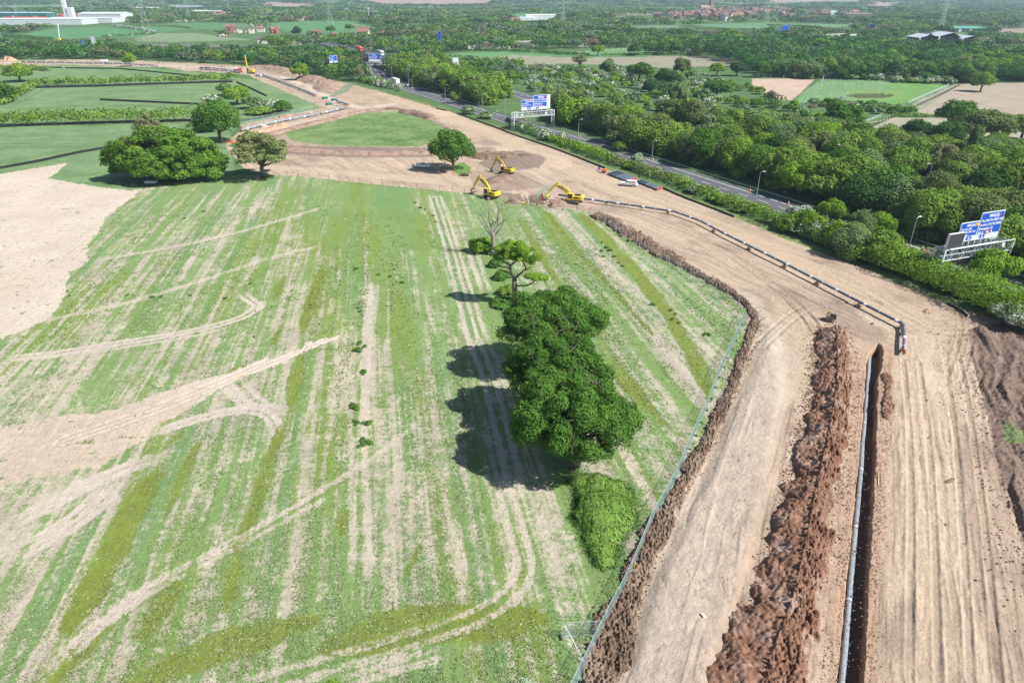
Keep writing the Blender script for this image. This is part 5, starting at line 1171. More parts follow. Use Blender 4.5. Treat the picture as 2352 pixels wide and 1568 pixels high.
mound('spoil_heap', gl((1112,418),(1135,416),(1160,411),(1188,414)), [2,3,3.4,2.4], [2.2,3.2,3.4,2.4], [.7,1.1,1.7,.8], SOIL_DARK, 'loose dark heap between the two left excavators', .35, .3, 1.2, .1, 4)
mound('spoil_heap', gl((1262,462),(1285,467),(1304,465)), 1.8, 1.8, .9, SOIL_BROWN, 'brown heap under the bucket of the working excavator', .4, .2, .8, .1, 5)
mound('spoil_heap', gl((1258,475),(1270,474),(1282,477)), 2.0, 1.8, 1.2, SOIL_DARK, 'small pointed heap by the field fence', .35, .2, .8, .0, 6)
mound('spoil_heap', gl((1162,463),(1180,466),(1198,467)), 2.2, 1.8, .8, SOIL_DARK, 'grey brown clods at the edge of the pit', .4, .2, .7, .1, 7)
for i, (a, b) in enumerate((((598,292),(618,289)),((603,300),(616,298)),((625,296),(640,293)),((645,289),(662,286)))):
    if i == 1: continue
    mound('spoil_heap', gl(a, ((a[0] + b[0]) / 2, (a[1] + b[1]) / 2 - 1), b), 2.2, 2.2, 1.2, SOIL_ORANGE, ('pale orange', '', 'bright orange', 'rounded orange')[i] + ' soil heap beside the pale pipe, ' + ('farthest from the island', '', 'middle one of three', 'nearest the grass island')[i], .15, .35, 1.5, .1, 20 + i)
mound('spoil_heap', gl((560,308),(590,303),(625,297),(655,290)), 2.6, 2.6, .5, SOIL_ORANGE, 'spread orange soil under the three orange heaps', .12, .4, 1.5, .3, 30)
mound('spoil_heap', gl((640,271),(660,268),(676,265)), 1.3, 1.3, .8, SOIL_BROWN, 'small brown ridge beside the mesh fence and pale pipe', .3, .3, .8, .1, 31)
mound('topsoil_bank', gl((610,312),(700,288),(780,268),(850,253),(870,250)), [2.5,3.5,3.5,3], [2.5,3.5,3.5,3], .6, SOIL_BROWN, 'smoothed topsoil bank on the far side of the grass island', .12, .5, 2, .3, 32)
mound('topsoil_bank', gl((590,335),(680,345),(800,352),(900,354),(990,350)), 3.2, 3.2, .7, SOIL_BROWN, 'long dark topsoil bank on the near side of the grass island', .15, .5, 2, .3, 33)
mound('topsoil_bank', gl((1060,352),(1110,362),(1160,362),(1205,362),(1245,376)), [2.5,4,5,4,3], [2.5,4,5,4,3], [1,1.4,1.8,1.4,.8], SOIL_DARK, 'dark topsoil bank behind the upper excavator', .2, .45, 1.6, .3, 34)
mound('topsoil_bank', gl((880,252),(920,256),(960,264),(1000,276)), 3.5, 3.5, 1.4, SOIL_DARK, 'dark topsoil bank between grass island and haul road', .2, .5, 2, .2, 35)
mound('topsoil_bank', gl((690,180),(720,186),(745,196),(758,210)), [7,9,9,6], [7,9,9,6], [2,3,3,2], SOIL_BROWN, 'large smooth brown bank beyond the ditch', .25, .8, 3, .3, 36)
mound('topsoil_bank', gl((565,157),(600,156),(640,161),(676,170)), 7, 7, [1.5,2.5,2.5,1.5], SOIL_BROWN, 'pale brown bank beyond the far piling rig', .25, 1, 3, .3, 37)
mound('spoil_heap', gl((1118,349),(1130,351),(1142,352)), 2.2, 2.2, 1.1, SOIL_DARK, 'little dark heap between lone oak and haul road', .3, .3, .9, .0, 38)
mound('spoil_heap', gl((5,140),(20,139),(32,141)), 4, 4, 3, SOIL_ORANGE, 'far pale orange heap at the picture edge', .3, .6, 2, .1, 39)
mound('turf_clump', gl((2121,712),(2136,718)), .7, .9, .6, SOIL_BROWN, 'lump of grassed soil between pipe and road hedge', .2, .12, .5, .1, 40)
mound('turf_clump', gl((2001,743),(2008,747)), .5, .5, .5, SOIL_DARK, 'small soil lump with a green tuft near the pipe', .2, .12, .4, .1, 41)
mound('stone_pile', gl((2176,1100),(2190,1108)), 1.0, 1.1, .7, SOIL_DARK, 'dark lump of stones on the rutted ground', .35, .1, .5, .1, 42)
# ------------------------------------------------------------------ pipes
def supports_under(par, pts, r):
    for i, p in enumerate(pts):
        s = MB()
        for k in range(3): s.box((p.x + (.0), p.y, .12 + k * .18), (1.5 - .3 * k, .28, .17), .5 + (k % 2) * PI / 2)
        s.build('timber_support', TIMBER, par)
def pipe_run(name, px, z, r, label, m=PIPE, sup=None, sling=12.0, zs=None, caps=True, cat='pipe', seg=14, slm=WHITE):
    P = [Vector((*GH(a, b, z), z)) for a, b in px]; o0 = P[0].copy(); o0.z = 0; e = empty(name, o0, 0, 1, label, cat)
    Q = [p - o0 for p in P]; MB().path(Q, r, seg).build('barrel', m, e, smooth_=True)
    R = resample(Q, .5); tot = len(R)
    for i in range(int(sling / .5 / 2), tot - 2, int(sling / .5)):
        a, b = R[i], R[min(i + 1, tot - 1)]; d = (b - a).normalized()
        MB().path([a - d * .35, a + d * .35], r * 1.07, seg).build('white_wrap', slm, e)
        k = min(i + int(sling / .5 / 2), tot - 2); MB().path([R[k] - d * .07, R[k] + d * .07], r * 1.05, seg).build('weld_band', WHITE, e)
    if caps:
        for a, b in ((Q[0], Q[1]), (Q[-1], Q[-2])):
            d = (a - b).normalized(); MB().path([a - d * .1, a + d * .06], r * 1.04, seg).build('end_cap', FADEDR, e)
    if sup:
        for s_ in sup:
            q = Vector((*GH(s_[0], s_[1], .4), 0)) - o0
            mb = MB()
            for k in range(3): mb.box((q.x, q.y, .14 + k * .2), (1.7 - .35 * k, .34, .19), .35 + (k % 2) * PI / 2); mb.box((q.x + .3, q.y + .35, .14 + k * .2), (.3, 1.2, .18), .35 + (k % 2) * PI / 2)
            mb.build('timber_support', TIMBER, e)
    return e
pipe_run('welded_pipeline', [(1283,447.5),(1345,456.8),(1450,471),(1550,486),(1608,507),(1663,536),(1722,565),(1803,605),(1882.7,646),(1979.4,695.8),(2062,738),(2071,741.5),(2076,747),(2077.5,754),(2077,775),(2076,806)], .95, .27, 'long dark welded pipeline on timber supports curving past the pipe stacks', PIPE,
 [(1300,455),(1391,467.6),(1471,479.5),(1533,488),(1640,529),(1722,570),(1802,611),(1878,650),(1975,699.5),(2072,752),(2074,767),(2075.5,805)], 7.5)
tp = [(2000,812),(1997,820),(1994.3,863),(1990.3,916.5),(1986.3,970),(1981,1023.5),(1977.9,1078),(1969.3,1170),(1959,1272),(1950.6,1374.7),(1942,1477),(1933.5,1568.4),(1922,1700)]
pipe_run('trench_pipe', tp, -1.45, .29, 'long grey pipe lying in the open trench', PIPED, None, 12, caps=False, cat='pipe', slm=PIPED)
for i, (p, lb) in enumerate((((1996,852),'beside the head of the trench pipe'),((1984,985),'holding the trench pipe below its second weld'),((1966,1190),'against the trench pipe level with the ladder'),((1945,1480),'against the nearest part of the trench pipe'))):
    x, y = GH(*p, -1.5); tag(MB().box((0, 0, 0), (1.3, .22, .16), .15).build('timber_chock', WHITE if i % 2 else TIMBER), 'short pale chock ' + lb, 'chock').location = (x - .25, y, -1.55)
# stacked loose pipes
def mk_pipe(L):
    e = empty('loose_pipe', (0, 0, 0)); MB().tube((0, 0, 0), (L, 0, 0), .26, n=12).build('barrel', PIPE, e, smooth_=True); MB().tube((L, 0, 0), (L + .12, 0, 0), .27, n=12).build('red_cap', RED, e); MB().tube((L * .5 - .05, 0, 0), (L * .5 + .05, 0, 0), .268, n=12).build('white_band', WHITE, e); MB().tube((-.12, 0, 0), (0, 0, 0), .265, n=12).build('end_cap', WHITE, e); return remember(e)
a0 = Vector((*GH(1396, 399, .4), .42)); a1 = Vector((*GH(1441, 415.5, .4), .42)); b0 = Vector((*GH(1417, 393.6, .4), .42)); Ls = (a1 - a0).length
LPP = mk_pipe(Ls); rzp = math.atan2(a1.y - a0.y, a1.x - a0.x)
ordn = ['first', 'second', 'third', 'fourth', 'fifth', 'sixth', 'seventh', 'eighth', 'ninth', 'tenth']
for k in range(10):
    p = a0.lerp(b0, k / 9); lb = f'dark pipe, {ordn[k]} from the open ground in the longer row of stacked pipes'
    if k == 0: LPP.location = p; LPP.rotation_euler = (0, 0, rzp); tag(LPP, lb, 'pipe', 'loose pipes stored in the longer row')
    else: copy_tree(KIDS[LPP.name], p, rzp + random.uniform(-.003, .003), 1, lb)
a0 = Vector((*GH(1463, 416.5, .4), .42)); a1 = Vector((*GH(1510, 435, .4), .42)); b0 = Vector((*GH(1472, 413.8, .4), .42)); sc_ = (a1 - a0).length / Ls; rzp = math.atan2(a1.y - a0.y, a1.x - a0.x)
for k in range(5): copy_tree(KIDS[LPP.name], a0.lerp(b0, k / 4), rzp, (sc_, 1, 1), f'dark pipe, {ordn[k]} from the open ground in the shorter row by the hedge', 'loose pipes stored in the shorter row')
for i, (p, q) in enumerate((((1395,402.5),(1404,404)),((1427,414),(1437,415)),((1459,423),(1469,420)),((1488,435),(1505,434)))):
    x, y = G(*p); x2, y2 = G(*q); e = MB().tube((x, y, .09), (x2, y2, .09), .09, n=4).build('timber_bearer', TIMBER); tag(e, 'pale timber bearer ' + ('under the open end of the longer pipe row', 'between white pickup bonnet and longer pipe row', 'behind the tailgate of the canopied pickup', 'under the shorter pipe row')[i], 'timber')
for px, r, m_, lb in (([(603,172.7),(628,181),(654,190.6),(676,199),(698.7,207.7),(726,218.8)], .5, PIPE, 'far dark pipe string lying beside the pale haul road'),([(773.9,231.6),(787,236),(801.2,240.2)], .5, PIPE, 'short far pipe string just below the ditch crossing'),([(552.5,299),(590,289.5),(630.3,280.3),(680,270.5),(732.9,261.5)], .42, PIPED, 'long pale blue pipe between mesh fence and orange heaps'),([(737,260.5),(765,253.5),(794.4,246.1)], .42, PIPED, 'short pale blue pipe wrapped in white beyond the longer one'),([(459.4,154.7),(495,157),(526,159.8)], .42, PIPE, 'far thin pipe string above the longer one'),([(459,158.5),(510,162),(552,165)], .42, PIPE, 'far long pipe string reaching the red machine'),([(50,142.5),(120,143.3),(200,145),(287,146.5),(360,150.5)], .5, PIPE, 'farthest dark pipe string in the works strip')):
    pipe_run('pipe_string', px, .9, r, lb, m_, [(px[i][0] * .5 + px[i + 1][0] * .5, px[i][1] * .5 + px[i + 1][1] * .5 + 1) for i in range(len(px) - 1)], 9, seg=8)
# ------------------------------------------------------------------ fences and barriers
def silt(px, h, label, gap=None):
    W = resample([Vector((*G(*p), 0)) for p in px], 3.0); o0 = W[len(W) // 2]; mb = MB(); pm = MB()
    for i in range(len(W) - 1):
        if gap and i % gap == 0: continue
        a = W[i] - o0; b = W[i + 1] - o0; c = (a + b) / 2; mb.box((c.x, c.y, h / 2), ((b - a).length, .14, h), math.atan2(b.y - a.y, b.x - a.x))
    for p in W: q = p - o0; pm.box((q.x, q.y, h * .6), (.1, .1, h * 1.25))
    e = empty('silt_barrier', o0, 0, 1, label, 'barrier'); mb.build('sheeting', BLACKM, e); o = pm.build('posts', TIMBER, e); o['kind'] = 'stuff'; return e
silt([(-60,296),(0,292.5),(200,285),(320,282),(437,279),(460,290)], 1.1, 'black sheet barrier under the thick middle hedge, bending at its end')
silt([(80,203),(250,199),(400,193),(543,189.5)], 1.1, 'straight black sheet barrier in front of the clipped upper hedge')
silt([(543,189.5),(588,210),(615,223)], 1.0, 'short black barrier slanting down from the upper hedge corner')
silt([(230,230.5),(340,236),(478,242),(468,252)], 1.0, 'black sheet barrier alone in the middle of the big meadow')
silt([(-40,392),(0,388.5),(87,373),(175,353.5),(262,338)], .9, 'black sheet barrier curving to the huge bright oak')
silt([(0,154),(60,155),(110,156.5),(150,157)], .9, 'thin black barrier in the far meadow corner'); silt([(150,157.5),(200,158),(275,159),(340,165),(400,171),(446,175.8)], .9, 'broken black barrier with white marks crossing the uppermost meadow')
silt([(552,280),(600,272),(664,256.5)], .8, 'black barrier inside the mesh fence beside the pale pipe')
silt([(1001,249),(1063,266),(1126,289),(1176,309),(1259,337),(1330,364),(1393,389)], .55, 'low black edging between works and hedge, up to the pipe stacks'); silt([(1523,433),(1550,446),(1600,466),(1663,490),(1700,505)], .5, 'low black edging past the shorter pipe row'); silt([(2176,698),(2205,714),(2240,742)], .4, 'short black ridge edging by the dark patch')
def make_panel():
    e = empty('mesh_fence_panel', (0, 0, 0)); L = 3.5; f = MB()
    for z in (.12, 2.0): f.tube((0, 0, z), (L, 0, z), .02, n=6)
    for x in (.02, L - .02): f.tube((x, 0, .05), (x, 0, 2.05), .021, n=6)
    f.build('frame', FENCEM, e); m = MB()
    for i in range(1, 24): m.box((i * L / 24, 0, 1.06), (.012, .012, 1.9))
    for z in np.arange(.3, 2, .25): m.box((L / 2, 0, float(z)), (L, .012, .012))
    m.build('mesh', FENCEM, e); MB().box((0, 0, .07), (.22, .65, .14)).build('block_foot', BLACKM, e, .02); return remember(e)
PN = make_panel()
NF = [(1290,1640),(1345.5,1529),(1377.4,1459),(1409,1398),(1441,1339),(1455,1304),(1500.7,1191.4),(1528,1148.8),(1549,1109),(1590,1010),(1622,940),(1652,860),(1690,780),(1714,716)]
spots = resample([Vector((*G(*p), 0)) for p in NF], 3.5); first = True
def panel_line(W, lab, grp, z=0, sc=1):
    global first
    for i in range(len(W) - 1):
        a, b = W[i], W[i + 1]; rz = math.atan2(b.y - a.y, b.x - a.x); lb = lab(i, len(W) - 1)
        if first: PN.location = (a.x, a.y, z); PN.rotation_euler = (0, 0, rz); tag(PN, lb, 'fence panel', grp); first = False
        else: copy_tree(KIDS[PN.name], (a.x, a.y, z), rz, ((b - a).length / 3.5, 1, 1), lb, grp)
nth = lambda i: ORD[i].strip() if 0 < i < 19 else ('first' if i == 0 else ['twentieth', 'twenty-first', 'twenty-second', 'twenty-third', 'twenty-fourth', 'twenty-fifth', 'twenty-sixth'][min(i - 19, 6)])
panel_line(spots, lambda i, n: f'mesh fence panel along the topsoil bank, {nth(i)} counting up from the bottom picture edge', 'mesh panels between field and topsoil bank')
pq = [Vector((*G(1288, 1464), 0)), Vector((*G(1377, 1459), 0))]; panel_line(pq, lambda i, n: 'bracing mesh panel standing out into the field near the bottom edge', None)
tag(MB().tube((*G(1295,1466), 1.9), (*G(1345,1528), .1), .03, n=6).build('fence_brace', GREYM), 'slanting steel brace between bracing panel and fence foot', 'brace')
pit = resample([Vector((*G(*p), 0)) for p in [(1266,430),(1252,440),(1240,452),(1228,462)]], 3.5); panel_line(pit, lambda i, n: f'mesh panel closing the pit by the orange barrier, {nth(i)} from the haul side', 'mesh panels around the pit')
far1 = resample([Vector((*G(*p), 0)) for p in [(554,288),(600,278),(673,262),(735,250)]], 7.0); panel_line(far1, lambda i, n: f'far mesh fence panel beside the pale pipe, {nth(i)} from the orange netting', 'far mesh panels beside the pale pipe')
sap = resample([Vector((*G(*p), 0)) for p in [(1858,231),(1800+80,215),(1928,198),(1992,179)]], 9); 
def post_fence(px, h, step, label, m=GREYM, rails=(.5, .95), postm=None, name='wire_fence', r=.03):
    W = resample([Vector((*G(*p), 0)) for p in px], step); o0 = W[len(W) // 2]; e = empty(name, o0, 0, 1, label, 'fence'); rl = MB()
    for a, b in zip(W[:-1], W[1:]):
        for k in rails: rl.tube(tuple(a - o0 + Vector((0, 0, h * k))), tuple(b - o0 + Vector((0, 0, h * k))), r * .5, n=4, cap=False)
    rl.build('wires', m, e)
    for i, p in enumerate(W[:100]): q = p - o0; MB().box((q.x, q.y, h / 2), (r * 3, r * 3, h)).build('post', postm or m, e)
    return e
post_fence([(660,404),(700,406),(800,419),(900,429),(1000,440),(1075,447)], 2.0, 4.0, 'thin wire fence between stubble field and works, left of the left excavator', m=STEEL)
post_fence([(1172,467),(1240,475),(1300,483),(1366,491)], 2.0, 4.0, 'thin wire fence between striped field and the working excavator', m=STEEL)
post_fence([(618,188),(665,205),(720,230),(745,246)], 1.8, 9, 'faint mesh fence between upper meadow and haul road', r=.05)
post_fence([(1740,176),(1800,180),(1874,180)], 2.0, 9, 'grey fence along the top of the bare soil patch', r=.07); post_fence([(1822,231),(1850,218),(1885,196),(1893,178)], 2.4, 4.5, 'tall mesh fence between bare soil patch and sapling tubes', rails=(.2, .4, .6, .8, 1), r=.06)
post_fence([(1600,143),(1660,146),(1740,152)], 2.2, 9, 'dark fence along the shaded foot of the oak wood', m=STEEL, r=.07)
post_fence([(2087,238),(2130,219),(2180,197)], 1.3, 4, 'pale post and rail fence between sapling field and brown field', m=SIGNW, rails=(.3, .6, .95), r=.09); post_fence([(2108,244),(2160,220),(2206,196)], 1.2, 5, 'dark wire fence along the brown field', m=BLACKM, rails=(.4, .7, .95), r=.09)
post_fence([(1984,283),(2005,275),(2024,268)], 1.2, 3, 'short pale rail fence at the lower sapling plot', m=SIGNW, rails=(.3, .6, .95), r=.08); post_fence([(1996,294),(2025,281),(2058,270)], 1.1, 4, 'short dark wire fence at the lower sapling plot', m=BLACKM, rails=(.4, .95), r=.08)
post_fence([(1366,496),(1415,532),(1495,582),(1545,612),(1605,652),(1668,686),(1712,712)], 2.0, 3.5, 'thin mesh fence on the field side of the upper topsoil bank', rails=(.1, .3, .5, .7, .95), r=.03)
# orange netting under the tall oak
post_fence([(521,329),(545,331),(556,328),(568,322),(572,312)], 1.0, 3.0, 'orange plastic netting around the foot of the tall oak', m=ORANGE, rails=(.2, .35, .5, .65, .8, .95), r=.09, name='safety_netting')
# ------------------------------------------------------------------ stakes
def stake(px, py, h, m, label, r=.05):
    x, y = G(px, py); o = MB().box((0, 0, h / 2), (r, r, h), .4, .04).build('survey_stake', m); o.location = (x, y, 0); return tag(o, label, 'stake', None)
for i, (px, py, lb) in enumerate(((1001,390,'in the oak shade by the white pickup'),(1007.5,395,'second in the oak shade'),(1022,399,'on the shade edge under the lone oak'),(1040,401,'below the lone oak trunk'),(1045,404,'red topped, below the lone oak'),(1083,394,'right of the lone oak, standing lower'),(1086,386,'right of the lone oak, middle height'),(1080,379,'right of the lone oak behind its grass'),(1015,384,'behind the lone oak shade'))): stake(px, py, 1.3, TIMBER if i != 4 else ORANGE, 'pale wooden stake ' + lb, .12)
stake(1678, 700, 1.0, YSIGN, 'yellow stake at the bend of the mesh fence', .08); stake(1598, 1470, .4, TIMBER, 'stub of a peg on the pale cracked ground', .06); stake(1598 - 100, 1260, 1.4, YSIGN, 'yellow stake at the mesh fence beside the bramble', .07); stake(1456, 1310, 1.2, YSIGN, 'yellow stake below the bramble at the mesh fence', .07)
for px, py, lb in ((1680,570,'near the haul road beside the pipeline'),(1855,662,'between pipeline and haul tracks'),(1773,690,'blue-white one near the field corner'),(2052,735,'beside the pipeline elbow'),(2287,772,'on the dark rutted corner'),(2178,1094,'on the stone lump')): stake(px, py, .8, WHITE, 'small white stake ' + lb, .07)
x, y = G(1616, 1423); e = empty('marker_board', (x, y, 0), .3, 1, 'white paper board on a peg in the pale cracked ground', 'marker'); MB().box((0, 0, .3), (.06, .06, .6)).build('peg', TIMBER, e); MB().box((0, 0, .62), (.62, .5, .03), 0, .5).build('board', WHITE, e)
x, y = G(551, 665)
x, y = G(2021, 1102); e = empty('timber_ladder', (x, y, .06), 1.13, 1, 'short wooden ladder lying beside the trench', 'ladder')
for s in (-.2, .2): MB().box((0, s, .03), (2.9, .07, .06)).build('rail', TIMBER, e)
for k in range(9): MB().box((-1.28 + k * .32, 0, .03), (.05, .38, .04)).build('rung', TIMBER, e)
x, y = G(1585, 1170 + 0)
tag(MB().box((*G(1578, 1200), .06), (.25, 1.9, .1), -.4).build('timber_plank', TIMBER), 'pale plank lying between bramble and mesh fence', 'plank')
tag(MB().tube((*G(1204, 463), .1), (*G(1198, 458), 1.6), .07, n=6).build('white_pole', WHITE), 'leaning white pole at the pit edge, left one', 'pole'); tag(MB().tube((*G(1214, 467), .1), (*G(1211, 462), 1.5), .07, n=6).build('white_pole', WHITE), 'leaning white pole at the pit edge, second one', 'pole')
tag(MB().box((*G(1202, 467), .15), (1.1, .5, .3), .1).build('yellow_box', YSIGN, bevel=.03), 'small yellow box at the pit edge', 'box')
# ------------------------------------------------------------------ excavators
def excavator(px, py, head, trk, label, body=YELLOW, reach=7.5, sc=1.0, boom_h=5.3, tip_z=.8, bucket='bucket', bcol=STEEL, rail=True, door_glass=True):
    x, y = G(px, py); e = empty('excavator', (x, y, 0), head, sc, label, 'excavator'); dt = trk - head
    for s in (-1, 1):
        t = MB(); pts = []
        for i in range(9): a = PI / 2 + PI * i / 8; pts.append((-2.0 + .42 * math.cos(a), .46 + .42 * math.sin(a)))
        for i in range(9): a = -PI / 2 + PI * i / 8; pts.append((2.0 + .42 * math.cos(a), .46 + .42 * math.sin(a)))
        t.prism(pts, s * 1.3 - .3, s * 1.3 + .3)
        for k in range(16):
            for zz in (.05, .89): t.box((-2.0 + k * .266, s * 1.3, zz), (.1, .62, .05))
        o = t.build('track', STEEL, e); o.rotation_euler = (0, 0, dt)
        r = MB()
        for k in range(6): r.tube((-1.9 + k * .76, s * 1.3 - .32, .42), (-1.9 + k * .76, s * 1.3 + .32, .42), .2, n=10)
        r.build('rollers', RUBBER, o)
    MB().box((0, 0, .62), (2.6, 2.1, .5)).tube((0, 0, .8), (0, 0, 1.1), .7, n=14).build('undercarriage', BLACKM, e)
    b = MB().box((-1.35, 0, 1.72), (2.9, 2.75, 1.15)).box((-2.7, 0, 1.75), (.5, 2.5, 1.0)).box((.4, -.75, 1.55), (1.4, 1.2, .8)).build('body', body, e, .08)
    MB().box((-1.3, 0, 2.33), (1.7, 1.6, .14)).tube((-1.7, -.7, 2.3), (-1.7, -.7, 2.75), .09, n=8).box((-.9, .5, 2.42), (.6, .7, .16)).build('engine_cover', BLACKM, b)
    MB().box((-1.2, -1.39, 1.85), (1.3, .03, .35)).box((-1.2, 1.39, 1.85), (1.3, .03, .35)).build('vents', BLACKM, b)
    if rail:
        h = MB()
        for xx, yy in ((-2.6, 1.2), (-2.6, -1.2), (-.6, -1.2), (-.6, 1.2), (-1.6, 1.25), (-1.6, -1.25)): h.tube((xx, yy, 2.25), (xx, yy, 3.1), .03, n=5)
        for yy in (-1.2, 1.2): h.tube((-2.6, yy, 3.1), (-.6, yy, 3.1), .03, n=5)
        h.tube((-2.6, -1.2, 3.1), (-2.6, 1.2, 3.1), .03, n=5); h.build('handrail', BLACKM, b)
    c = MB().box((.75, .86, 1.3), (1.7, .98, .35)).box((.75, .86, 2.88), (1.6, .96, .12))
    for xx, yy in ((-.02, .42), (-.02, 1.3), (1.5, .42), (1.5, 1.3)): c.box((xx, yy, 2.1), (.1, .1, 1.5))
    c = c.build('cab', body, e, .03); MB().box((.74, .86, 2.13), (1.46, .82, 1.36)).build('windows', GLASS, c)
    # boom: side outline extruded
    tipx = reach * .62; zt = boom_h
    low = [(.55, 1.5), (1.4, 1.75), (2.3, zt * .56), (3.1, zt * .66), (tipx, zt - .5)]; up = [(tipx + .1, zt), (3.0, zt * .93), (2.0, zt * .84), (1.0, zt * .60), (.3, 2.1)]
    o = MB().prism(low + up, -.62, -.22).build('boom', body, e, .03)
    ax, az = (2.7, zt * .765), (tipx - .3, zt - .28); an = math.atan2(az[1] - ax[1], az[0] - ax[0]); Lb = math.hypot(az[0] - ax[0], az[1] - ax[1])
    for s in (-.64, -.20):
        MB().box(((ax[0] + az[0]) / 2 - .1, s, (ax[1] + az[1]) / 2 + .02), (Lb * .8, .03, .5), 0, -an).build('banner', BLACKM, o)
    cx_, cz_ = (ax[0] + az[0]) / 2 - .1, (ax[1] + az[1]) / 2
    for s, rz_, al in ((-.67, 0, 1), (-.17, PI, -1)):
        q = text_obj('lettering', 'FLANNERY', .36, TXTW, o, (cx_ - al * Lb * .3 * math.cos(an), s, cz_ - .1 - al * Lb * .3 * math.sin(an)), (PI / 2, -an if al > 0 else an, rz_), 'LEFT', .01)
    ex, ez = reach * .95, tip_z + 1.1
    r = MB()
    for yy in (-.75, -.09): r.tube((1.0, yy, 1.6), (2.1, yy, zt * .66), .09, n=8)
    r.build('lift_rams', CHROME, e); MB().tube((2.5, -.42, zt * .95), (tipx - .1, -.42, zt + .4), .1, n=8).build('arm_ram', body, e)
    dx, dz = ex - tipx, ez - zt; Ln = math.hypot(dx, dz); ux, uz = dx / Ln, dz / Ln; nx, nz = -uz, ux
    prof = [(tipx - ux * .9 + nx * .12, zt - uz * .9 + nz * .12), (tipx + nx * .38, zt + nz * .38), (tipx + ux * 1.2 + nx * .32, zt + uz * 1.2 + nz * .32), (ex + nx * .14, ez + nz * .14), (ex - nx * .14, ez - nz * .14), (tipx + ux * .8 - nx * .30, zt + uz * .8 - nz * .30), (tipx - ux * .9 - nx * .14, zt - uz * .9 - nz * .14)]
    MB().prism(prof, -.59, -.25).build('arm', body, e, .02)
    MB().tube((tipx + ux * .2 + nx * .5, -.42, zt + uz * .2 + nz * .5), (ex + nx * .4 - ux * .7, -.42, ez + nz * .4 - uz * .7), .07, n=6).build('bucket_ram', CHROME, e)
    if bucket == 'bucket':
        pr = [(ex - .15, ez + .15), (ex + .35, ez - .05), (ex + .45, ez - .6), (ex + .1, ez - 1.1), (ex - .6, ez - 1.05), (ex - .75, ez - .8), (ex - .2, ez - .75), (ex + .05, ez - .45), (ex - .15, ez)]
        k = MB().prism(pr, -.42 - .75, -.42 + .75).build('bucket', bcol, e)
        t = MB()
        for q in range(5): t.box((ex - .82, -1.1 + q * .34, ez - .95), (.2, .09, .07))
        t.build('teeth', STEEL, k)
    else: MB().box((ex, -.42, ez - .55), (.9, 1.5, .25)).box((ex, -.42, ez - .2), (.4, .5, .6)).build('grab', STEEL, e)
    return e
excavator(1127, 455, math.radians(140), math.radians(222), 'yellow excavator with raised handrail beside the dead tree top, cab facing the field', reach=7.8, boom_h=5.3, tip_z=.4, sc=1.0)
excavator(1316, 466, math.radians(163), math.radians(152), 'yellow excavator digging beside the orange barrier, lime bucket over a brown heap', reach=8.2, boom_h=4.8, tip_z=1.0, sc=1.0, bcol=mat('lime_paint', (.45, .55, .05), .5))
excavator(1163, 400, math.radians(148), math.radians(206), 'smaller ochre excavator behind the loose dark heap', OCHRE, reach=6.8, boom_h=5.0, tip_z=.3, sc=.92, rail=False)
# spare buckets
def dig_bucket(px, py, rz, sc, label, open_up=True):
    x, y = G(px, py); e = empty('digger_bucket', (x, y, 0), rz, sc, label, 'bucket')
    MB().prism([(-.5, 0), (.3, 0), (.7, .35), (.75, .9), (.55, 1.15), (.5, 1.1), (.65, .85), (.6, .4), (.25, .08), (-.5, .08)], -.7, .7).box((.1, .7, .45), (.9, .05, .8)).box((.1, -.7, .45), (.9, .05, .8)).build('shell', STEEL, e)
    MB().box((-.5, 0, .12), (.12, 1.5, .14)).build('lip', mat('bright_steel', (.4, .4, .4), .4, .5), e); MB().box((.6, .2, 1.2), (.35, .08, .3)).box((.6, -.2, 1.2), (.35, .08, .3)).build('lugs', OCHRE, e); return e
dig_bucket(1910, 737, 2.4, 1.25, 'rusty yellow digger bucket lying at the head of the red heap'); dig_bucket(1063, 403.5, -PI / 2, 1.0, 'first of two grey digger buckets on the ground below the lone oak'); dig_bucket(1072, 404, -PI / 2, 1.0, 'second of two grey digger buckets below the lone oak, the right one')
x, y = G(548, 309 + 8); dig_bucket(568, 310 + 1, 1.2, 1.6, 'dark digger bucket beside the orange netting and spread soil')
# orange barrier at the pit, compressor and purple machine, water trough under the oaks
x, y = G(1245.5, 459); e = empty('safety_barrier', (x, y, 0), 1.9, 1, 'upright orange plastic barrier beside the lime bucket', 'barrier'); MB().box((0, 0, 1.0), (1.4, .12, 1.7)).build('panel', ORANGE, e, .03); MB().box((0, 0, .08), (1.5, .5, .14)).build('base', ORANGE, e, .03)
x, y = G(1376, 394); e = empty('water_pump', (x, y, 0), -.3, 1, 'small purple machine with a pale wheel beside the orange trailer', 'machine'); MB().box((0, 0, .75), (1.0, .7, .8)).build('housing', PURPLE, e, .08); MB().box((-.1, 0, 1.35), (.5, .4, .5)).tube((.1, 0, 1.1), (.1, 0, 1.9), .06).build('engine', BLACKM, e)
for s in (-.5, .5): MB().tube((.1, s - .06, .38), (.1, s + .06, .38), .38, n=14).build('wheel', WHITE, e)
x, y = G(1387, 397); e = empty('tool_trailer', (x, y, 0), -.3, 1, 'small orange box trailer beside the purple machine', 'trailer'); MB().box((0, 0, .85), (1.6, 1.1, .75)).build('box_body', ORANGE, e, .05); MB().box((0, 0, .4), (1.7, 1.2, .1)).tube((.8, 0, .4), (1.6, 0, .4), .04).build('chassis', BLACKM, e)
for s in (-.6, .6): MB().tube((-.1, s - .08, .3), (-.1, s + .08, .3), .3, n=12).build('wheel', RUBBER, e)
tag(MB().box((*G(348, 421), .5), (3.6, 2.0, .8), .05).build('white_tarp', WHITE, bevel=.2), 'pale blue-white sheeted pile in shade under the huge bright oak', 'tarpaulin')
